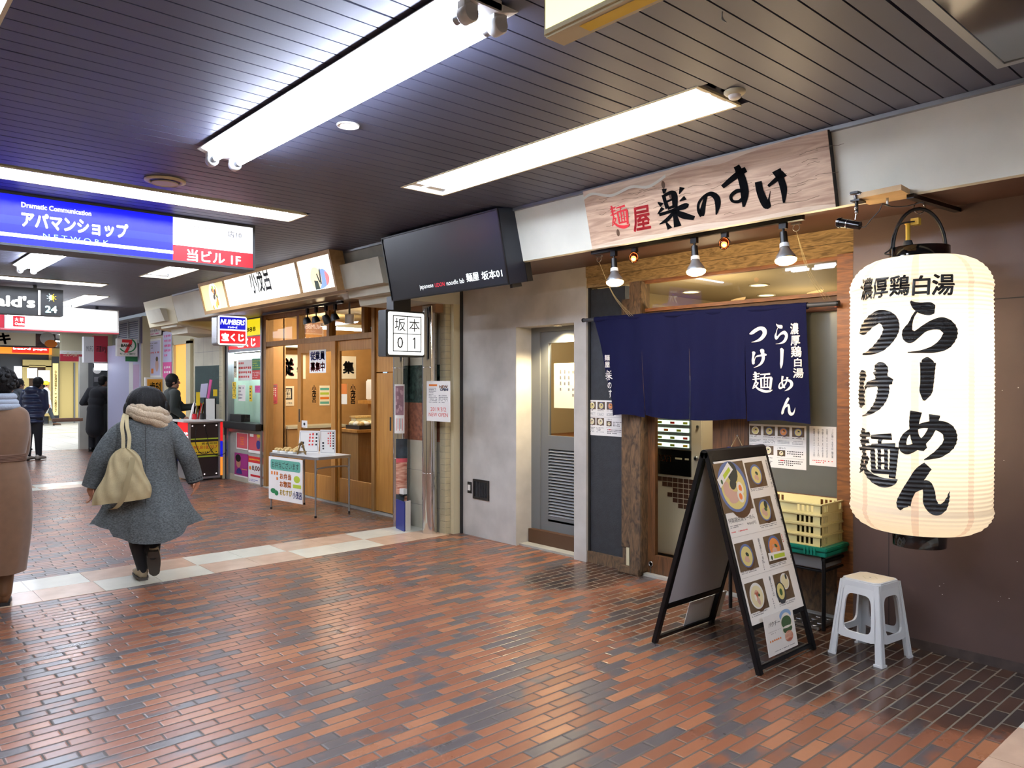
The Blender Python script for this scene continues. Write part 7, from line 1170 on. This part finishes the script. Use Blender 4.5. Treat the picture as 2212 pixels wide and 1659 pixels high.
m = MB('tights'); m.cap((-.09, -.02, .80), (-.083, -.035, .44), .10, .070); m.cap((-.083, -.035, .44), (-.060, -.05, .30), .066, .060); m.cap((-.060, -.05, .30), (-.022, -.02, .085), .060, .040); m.cap((.08, 0, .80), (.062, .06, .46), .10, .07); m.cap((.062, .06, .46), (.052, -.10, .215), .070, .047); m.cap((.052, -.095, .20), (.054, -.07, .15), .036, .026); m.cap((-.022, -.02, .08), (-.03, .04, .05), .038, .03); fin(m, 'tights', t, M, remesh=.009, smooth_it=3)
m = MB(); shoe(m, V3((-.028, -.0, .020)), Matrix.Rotation(R(12), 3, 'Z'), .240, .048, top=.082); fin(m, 'shoe', t, M)
m = MB(); shoe(m, V3((.055, -.135, .205)), Matrix.Rotation(R(-6), 3, 'Z') @ Matrix.Rotation(R(-68), 3, 'X'), .235, .046); fin(m, 'shoe', t, M)
m = MB('hair')
def hairp(s, v):
    th = 2 * math.pi * s; ph = v * math.pi * .80; rx, ry, rz = .150, .135, .150; z = math.cos(ph); rr = math.sin(ph) if ph < math.pi / 2 else 1.0 - .05 * (ph - math.pi / 2)
    w = 1 + .012 * math.sin(th * 23) + .010 * math.sin(th * 9 + 1); low = max(0, v - .62) / .38
    return V3((.005 + rx * rr * math.cos(th) * w, .02 + ry * rr * math.sin(th) * w, 1.385 + rz * (z if z > 0 else z * 1.05) + .012 * math.sin(th * 7) * low))
m.grid(hairp, 96, 26, True, True); m.sph((-.128, -.0, 1.345), .045, 10, (.75, 1.3, 1.5)); m.sph((.142, .0, 1.35), .045, 10, (.75, 1.3, 1.5)); fin(m, 'hair', t, M)
m = MB('scarf')
for k, (z, r_, rr, tl) in enumerate(((1.345, .118, .040, .10), (1.305, .130, .044, .16), (1.27, .135, .038, .22))):
    m.tube([V3((.018 + r_ * math.cos(a), .01 + r_ * .92 * math.sin(a), z - tl * .28 * math.cos(a) + .006 * math.sin(5 * a + k))) for a in [2 * math.pi * i / 40 for i in range(40)]], [rr * (1 + .10 * math.sin(i * 1.9 + k)) for i in range(40)], 14, closed=True)
fin(m, 'scarf', t, M)
m = MB('grey_coat')
secs = [(1.325, .07, .065, .0, .0), (1.285, .115, .085, .0, 0), (1.245, .195, .112, -.005, 0), (1.19, .222, .130, -.005, 0), (1.08, .222, .145, -.005, 0), (.95, .215, .15, 0, 0), (.80, .235, .165, 0, 0), (.65, .285, .20, .0, 0), (.54, .325, .235, .0, -.01), (.45, .365, .26, .0, -.01), (.375, .39, .275, .005, -.01)]
def coatf(p, a, v):
    k = max(0, (v - .45) / .55); w = 1 + k * (.07 * math.cos(5 * a + .6) + .05 * math.cos(9 * a + 2)); p = V3((p.x * w, p.y * w, p.z))
    if k > 0: p.z += k ** 3 * (.075 * math.cos(a) ** 2 + .03 * math.cos(3 * a + 1.1) - .02) + (k ** 3 * .05 if math.cos(a) < -.6 else 0)
    if math.sin(a) < -.985 and k > .3: p.y += .03 * k
    return p
loft(m, secs, coatf, 96, 5)
m.tube([(-.08, 0, 1.205), (-.15, 0, 1.185), (-.232, .0, 1.10), (-.315, -.01, .965), (-.35, .01, .86), (-.383, .02, .755)], [.06, .078, .082, .074, .070, .068], 18, 6); m.tube([(.08, 0, 1.205), (.15, 0, 1.185), (.222, 0, 1.10), (.300, -.01, .965), (.335, .015, .87), (.363, .03, .765)], [.06, .078, .080, .072, .068, .064], 18, 6)
ct_ = fin(m, 'coat', t, M); m = MB('black_cloth'); m.tube([(.358, .028, .785), (.368, .03, .752)], [.066, .060], 18); fin(m, 'cuff', ct_, M)
m = MB('ink').tube([(-.002, -.168, 1.22), (-.002, -.178, 1.05), (.0, -.185, .85), (.0, -.24, .62)], .0022, 6, 6); fin(m, 'back_seam', ct_, M)
pb = M @ V3((-.18, -.25, .68)); t = thing('shoulder_bag', 'sand-coloured canvas shoulder bag hanging on the back of the person in the grey coat', 'bag', pb)
m = MB('canvas')
def bagf(s, v):
    a = 2 * math.pi * s; z = .665 + .40 * v; k = v; hw = .175 * (1 - k) ** .6 + .022 + .012 * math.sin(k * 9); cx = -.165 + .02 * k ** 1.5; bulge = .085 * (1 - .72 * k) * (1 - .25 * (1 - k) ** 4)
    x = cx + hw * math.copysign(abs(math.cos(a)) ** .8, math.cos(a)) + (.05 * (1 - k) * k * 2 if math.cos(a) > 0 else 0); return V3((x, -.255 + bulge * math.sin(a) + .005 * math.sin(a * 9 + v * 14), z + .018 * math.cos(a) * (1 - k)))
m.grid(bagf, 56, 22, True, True); m.add([bagf(i / 56, 0) for i in range(56)], [tuple(reversed(range(56)))]); fin(m, 'pouch', t, M)
m = MB('canvas')
for dx in (0, .035):
    pts = [(-.155 + dx, -.235, 1.05), (-.155 + dx * 1.2, -.20, 1.14), (-.165 + dx, -.155, 1.23), (-.15 + dx * .5, -.06, 1.315), (-.14 + dx * .5, .06, 1.30), (-.15 + dx, .15, 1.2)]; Q = catmull(pts, 6)
    m.grid(lambda s, v, Q=Q: V3(Q[min(len(Q) - 1, int(round(v * (len(Q) - 1))))]) + V3(((s - .5) * .026, .0, .0)), 1, len(Q) - 1)
fin(m, 'strap', t, M); m = MB('canvas_dark'); Q = catmull([(-.085, -.335, 1.0), (-.115, -.352, .86), (-.155, -.345, .70), (-.20, -.33, .63), (-.25, -.31, .615)], 8); m.grid(lambda s, v: V3(Q[min(len(Q) - 1, int(round(v * (len(Q) - 1))))]) + V3(((s - .5) * .038, -.012 * math.sin(v * 3), 0)), 2, len(Q) - 1); fin(m, 'long_strap', t, M)
# ---- person in the camel coat at the left edge
P0, M = place(-14, 5.36); t = thing('person', 'person in a belted camel coat and pale blue scarf, walking away at the left edge', 'person', P0)
m = MB('skin'); head(m, (.03, .02, 1.54)); m.cap((.03, 0, 1.46), (0, 0, 1.36), .055, .065); m.cap((-.12, 0, 1.32), (.12, 0, 1.32), .08, .08); m.cap((0, 0, 1.25), (0, 0, .95), .13, .14)
for k in (-1, 1): m.cap((k * .14, 0, 1.30), (k * .15, .04, 1.08), .05, .042); m.cap((k * .15, .04, 1.08), (k * .10, .21, .99), .04, .03); m.cap((k * .09, 0, .90), (k * .08, .02, .48), .09, .06); m.cap((k * .08, .02, .48), (k * .06, -.02 if k > 0 else .16, .08), .055, .036); m.cap((k * .06, -.02 if k > 0 else .16, .07), (k * .06, .12 if k > 0 else .26, .04), .035, .028); hand(m, (k * .10, .21, .99), (-k * .3, 1, 0), (-k, 0, .6))
fin(m, 'body', t, M, remesh=.0085, smooth_it=3)
m = MB('hair'); rn = random.Random(12); m.sph((.03, .005, 1.565), .105, 14, (1, 1.02, .98))
for i in range(150):
    a, b = rn.uniform(0, 6.28), rn.uniform(-.35, 1); p = V3((math.cos(a) * math.sqrt(1 - b * b * .9), math.sin(a) * math.sqrt(1 - b * b * .9), b)) * .1; m.sph(V3((.03, .0, 1.56)) + p, rn.uniform(.012, .022), 4)
fin(m, 'hair', t, M); m = MB('scarf_blue')
for z, r_ in ((1.46, .095), (1.42, .105), (1.39, .115)): m.tube([V3((.02 + r_ * math.cos(a), .0 + r_ * .9 * math.sin(a), z)) for a in [2 * math.pi * i / 30 for i in range(30)]], .026, 10, closed=True)
fin(m, 'scarf', t, M); m = MB('tan_coat')
loft(m, [(1.42, .08, .07, 0, 0), (1.385, .17, .10, 0, 0), (1.33, .212, .125, 0, 0), (1.2, .215, .14, 0, 0), (1.08, .195, .135, 0, 0), (1.03, .188, .13, 0, 0), (.97, .20, .14, 0, 0), (.80, .225, .16, 0, 0), (.55, .225, .165, 0, 0), (.235, .195, .16, -.005, 0)], lambda p, a, v: p * (1 + max(0, v - .5) * .05 * math.cos(6 * a)) if False else V3((p.x * (1 + max(0, v - .5) * .06 * math.cos(6 * a)), p.y * (1 + max(0, v - .5) * .06 * math.cos(6 * a)), p.z)), 72, 5)
for k in (-1, 1): m.tube([(k * .06, 0, 1.315), (k * .13, 0, 1.30), (k * .150, .01, 1.21), (k * .150, .04, 1.08), (k * .13, .13, 1.03), (k * .10, .2, 1.0)], [.05, .072, .074, .066, .058, .052], 16, 6)
fin(m, 'coat', t, M); m = MB(mat('tan_belt', '5A4030', .85))
for o_ in (-.02, -.01, 0, .01, .02): m.tube([V3((.190 * math.copysign(abs(math.cos(a)) ** .85, math.cos(a)), .132 * math.copysign(abs(math.sin(a)) ** .85, math.sin(a)), 1.035 + o_)) for a in [2 * math.pi * i / 40 for i in range(40)]], .0075, 8, closed=True); fin(m, 'belt', t, M)
m = MB('boot')
for k in (-1, 1): m.cap((k * .075, .01 if k > 0 else .06, .36), (k * .06, -.02 if k > 0 else .14, .10), .062, .05)
fin(m, 'boot_shaft', t, M)
for k in (-1, 1): m = MB(); shoe(m, V3((k * .06, .0 if k > 0 else .16, .02)), I3, .25, .048, 'boot', 'black', .09); fin(m, 'boot', t, M)
# ---- figures further off
def figure(u0, dep, lab, H, jacket, pants, yaw, shoe_m, turn=0, arms=None, width=1.0, hem=.74, coat=False, collar=.0, stride=.05, hairc='hair', hat=None, puffy=0, vox=.014, lean=0.0, hoff=0.0, hips=0.0):
    P0, M = place(u0, dep, turn); t = thing('person', lab, 'person', P0); k = H / 1.70; hz = 1.585 * k; hx = hoff; sh = 1.38 * k; rm = Matrix.Rotation(R(yaw), 3, 'Z'); f = rm @ V3((0, 1, 0)); s_ = rm @ V3((1, 0, 0))
    arms = arms or [(s_ * .22 * width + V3((0, 0, 1.08 * k)), s_ * .24 * width + f * .08 + V3((0, 0, .84 * k))), (s_ * -.22 * width + V3((0, 0, 1.08 * k)), s_ * -.24 * width + f * .08 + V3((0, 0, .84 * k)))]
    L = V3((lean, 0, 0)); S = [s_ * .18 * width + V3((0, 0, sh)) + L, s_ * -.18 * width + V3((0, 0, sh)) + L]; hd = V3((hx, 0, hz)) + L
    m = MB('skin_far'); head(m, hd, yaw, k * 1.02); m.cap(hd - V3((0, 0, .08)), V3((0, 0, sh)) + L, .055, .065, 8); m.cap(V3((0, 0, sh - .08)) + L, V3((hips, 0, .95 * k)), .12, .13, 8); fe = []
    for i, (e, w) in enumerate(arms): m.cap(S[i], e, .05, .042, 8); m.cap(e, w, .04, .03, 8); d = (w - e).normalized(); hand(m, w, d, f if abs(d.dot(f)) < .8 else s_, .4)
    for i, q in enumerate((1, -1)):
        hp = s_ * (.09 * q) + V3((hips, 0, .88 * k)); kn = s_ * (.085 * q) + f * (stride * q * .6) + V3((hips, 0, .47 * k)); an = s_ * (.08 * q) + f * (stride * q) + V3((hips, 0, .09)); fe.append((hp, kn, an)); m.cap(hp, kn, .08, .058, 8); m.cap(kn, an, .053, .036, 8); m.cap(an - V3((0, 0, .03)), an + f * .12 - V3((0, 0, .045)), .034, .028, 6)
    fin(m, 'body', t, M, remesh=vox * .75, smooth_it=2)
    m = MB(hairc); m.sph(hd + V3((0, 0, .028 * k)) - f * .012, .105 * k, 12, (.92, 1.0, 1.02), rm); m.sph(hd - f * .05 + V3((0, 0, -.03 * k)), .075 * k, 10, (1.05, .8, 1), rm); i0 = len(m.V)
    for v in m.V:
        if (v - hd).dot(f) > .055 and v.z < hd.z + .055 * k: v -= f * ((v - hd).dot(f) - .055)
    fin(m, 'hair', t, M)
    if hat: fin(MB(hat).sph(hd + V3((0, 0, .06)), .115, 10, (1, 1, .85)), 'hat', t, M)
    m = MB(jacket); c0 = V3((0, 0, sh - .03)) + L
    m.cap(S[0] * .92 + c0 * .08, S[1] * .92 + c0 * .08, .085 + puffy * .3, .085 + puffy * .3, 8)
    for z, r_ in ((sh - .1, .155), (1.12 * k, .158), (.95 * k, .16)): tt = (sh - z) / (sh - .9 * k); m.sph(L * (1 - tt) + V3((hips * tt, 0, z)), r_ + puffy, 10, (1.15 if abs(f.y) > .7 else .98, .92 if abs(f.y) > .7 else 1.1, 1.05))
    if coat: m.cap(V3((hips, 0, .95 * k)), V3((hips, 0, hem + .1)), .17, .20, 10)
    else: m.cap(V3((hips, 0, .95 * k)), V3((hips, 0, hem + .1)), .145 + puffy, .135 + puffy, 10)
    m.cap(V3((0, 0, sh - .02)) + L, V3((hx * .5, 0, sh + .06 + collar)) + L, .085, .075, 8)
    for i, (e, w) in enumerate(arms): m.cap(S[i], e, .078 + puffy, .065 + puffy, 8); m.cap(e, w - (w - e).normalized() * .02, .062 + puffy, .048 + puffy * .6, 8)
    if puffy:
        for z in (.80, .90, 1.0, 1.1, 1.2, 1.3): m.tube([V3((.165 * math.cos(a), .15 * math.sin(a), z * k)) for a in [2 * math.pi * i / 24 for i in range(24)]], .034, 8, closed=True)
        m.sph(V3((0, 0, sh + .06)) + L - f * .08, .11, 8, (1.2, .9, .8))
    fin(m, 'coat' if coat else 'jacket', t, M, remesh=vox, smooth_it=2)
    m = MB(pants)
    for hp, kn, an in fe: m.cap(hp, kn, .098, .075, 8); m.cap(kn, an + V3((0, 0, .03)), .073, .058, 8)
    fin(m, 'trousers', t, M, remesh=vox, smooth_it=2)
    for hp, kn, an in fe: m = MB(); shoe(m, V3((an.x, an.y, .02)), rm, .27, .05, shoe_m, 'sole', .09); fin(m, 'shoe', t, M)
    return t
figure(366, 12.85, 'person in a dark jacket with slicked-back hair reaching across the lottery stand', 1.71, 'jacket_green', 'trousers', -72, 'black', arms=[(V3((.06, -.20, 1.13)), V3((.22, -.25, 1.0))), (V3((.20, .05, 1.15)), V3((.60, -.06, 1.19)))], width=.95, hoff=.01, lean=.04)
figure(72, 15.6, 'person in a navy puffer jacket with hands in front, standing at the corridor end', 1.68, 'puffer', 'trousers', -35, 'sneaker', puffy=.012, hoff=.07, lean=.02, arms=[(V3((.20, -.02, 1.08)), V3((.16, .16, .95))), (V3((-.20, .1, 1.08)), V3((.05, .24, .95)))], hem=.76, hips=.0)
figure(40, 17.6, 'person in dark grey behind the one in the navy puffer jacket', 1.66, 'grey_cloth', 'trousers', -60, 'black', hoff=.02)
figure(206, 17.55, 'person in a long black coat at the cash machine in the alcove', 1.74, 'black_cloth', 'trousers', -40, 'black', coat=True, hem=.42, hoff=.10, lean=.06, width=1.15, arms=[(V3((.22, .1, 1.15)), V3((.3, .3, 1.12))), (V3((-.26, .02, 1.12)), V3((-.16, .22, 1.10)))], stride=.02)
figure(99, 28.6, 'person in white with a yellow hat walking across the white-tiled hall', 1.62, 'white_cloth', 'grey_cloth', -90, 'boot', hat='yellow', stride=.28, coat=True, hem=.55, vox=.02)
# a person behind the counter glass of the lottery booth door
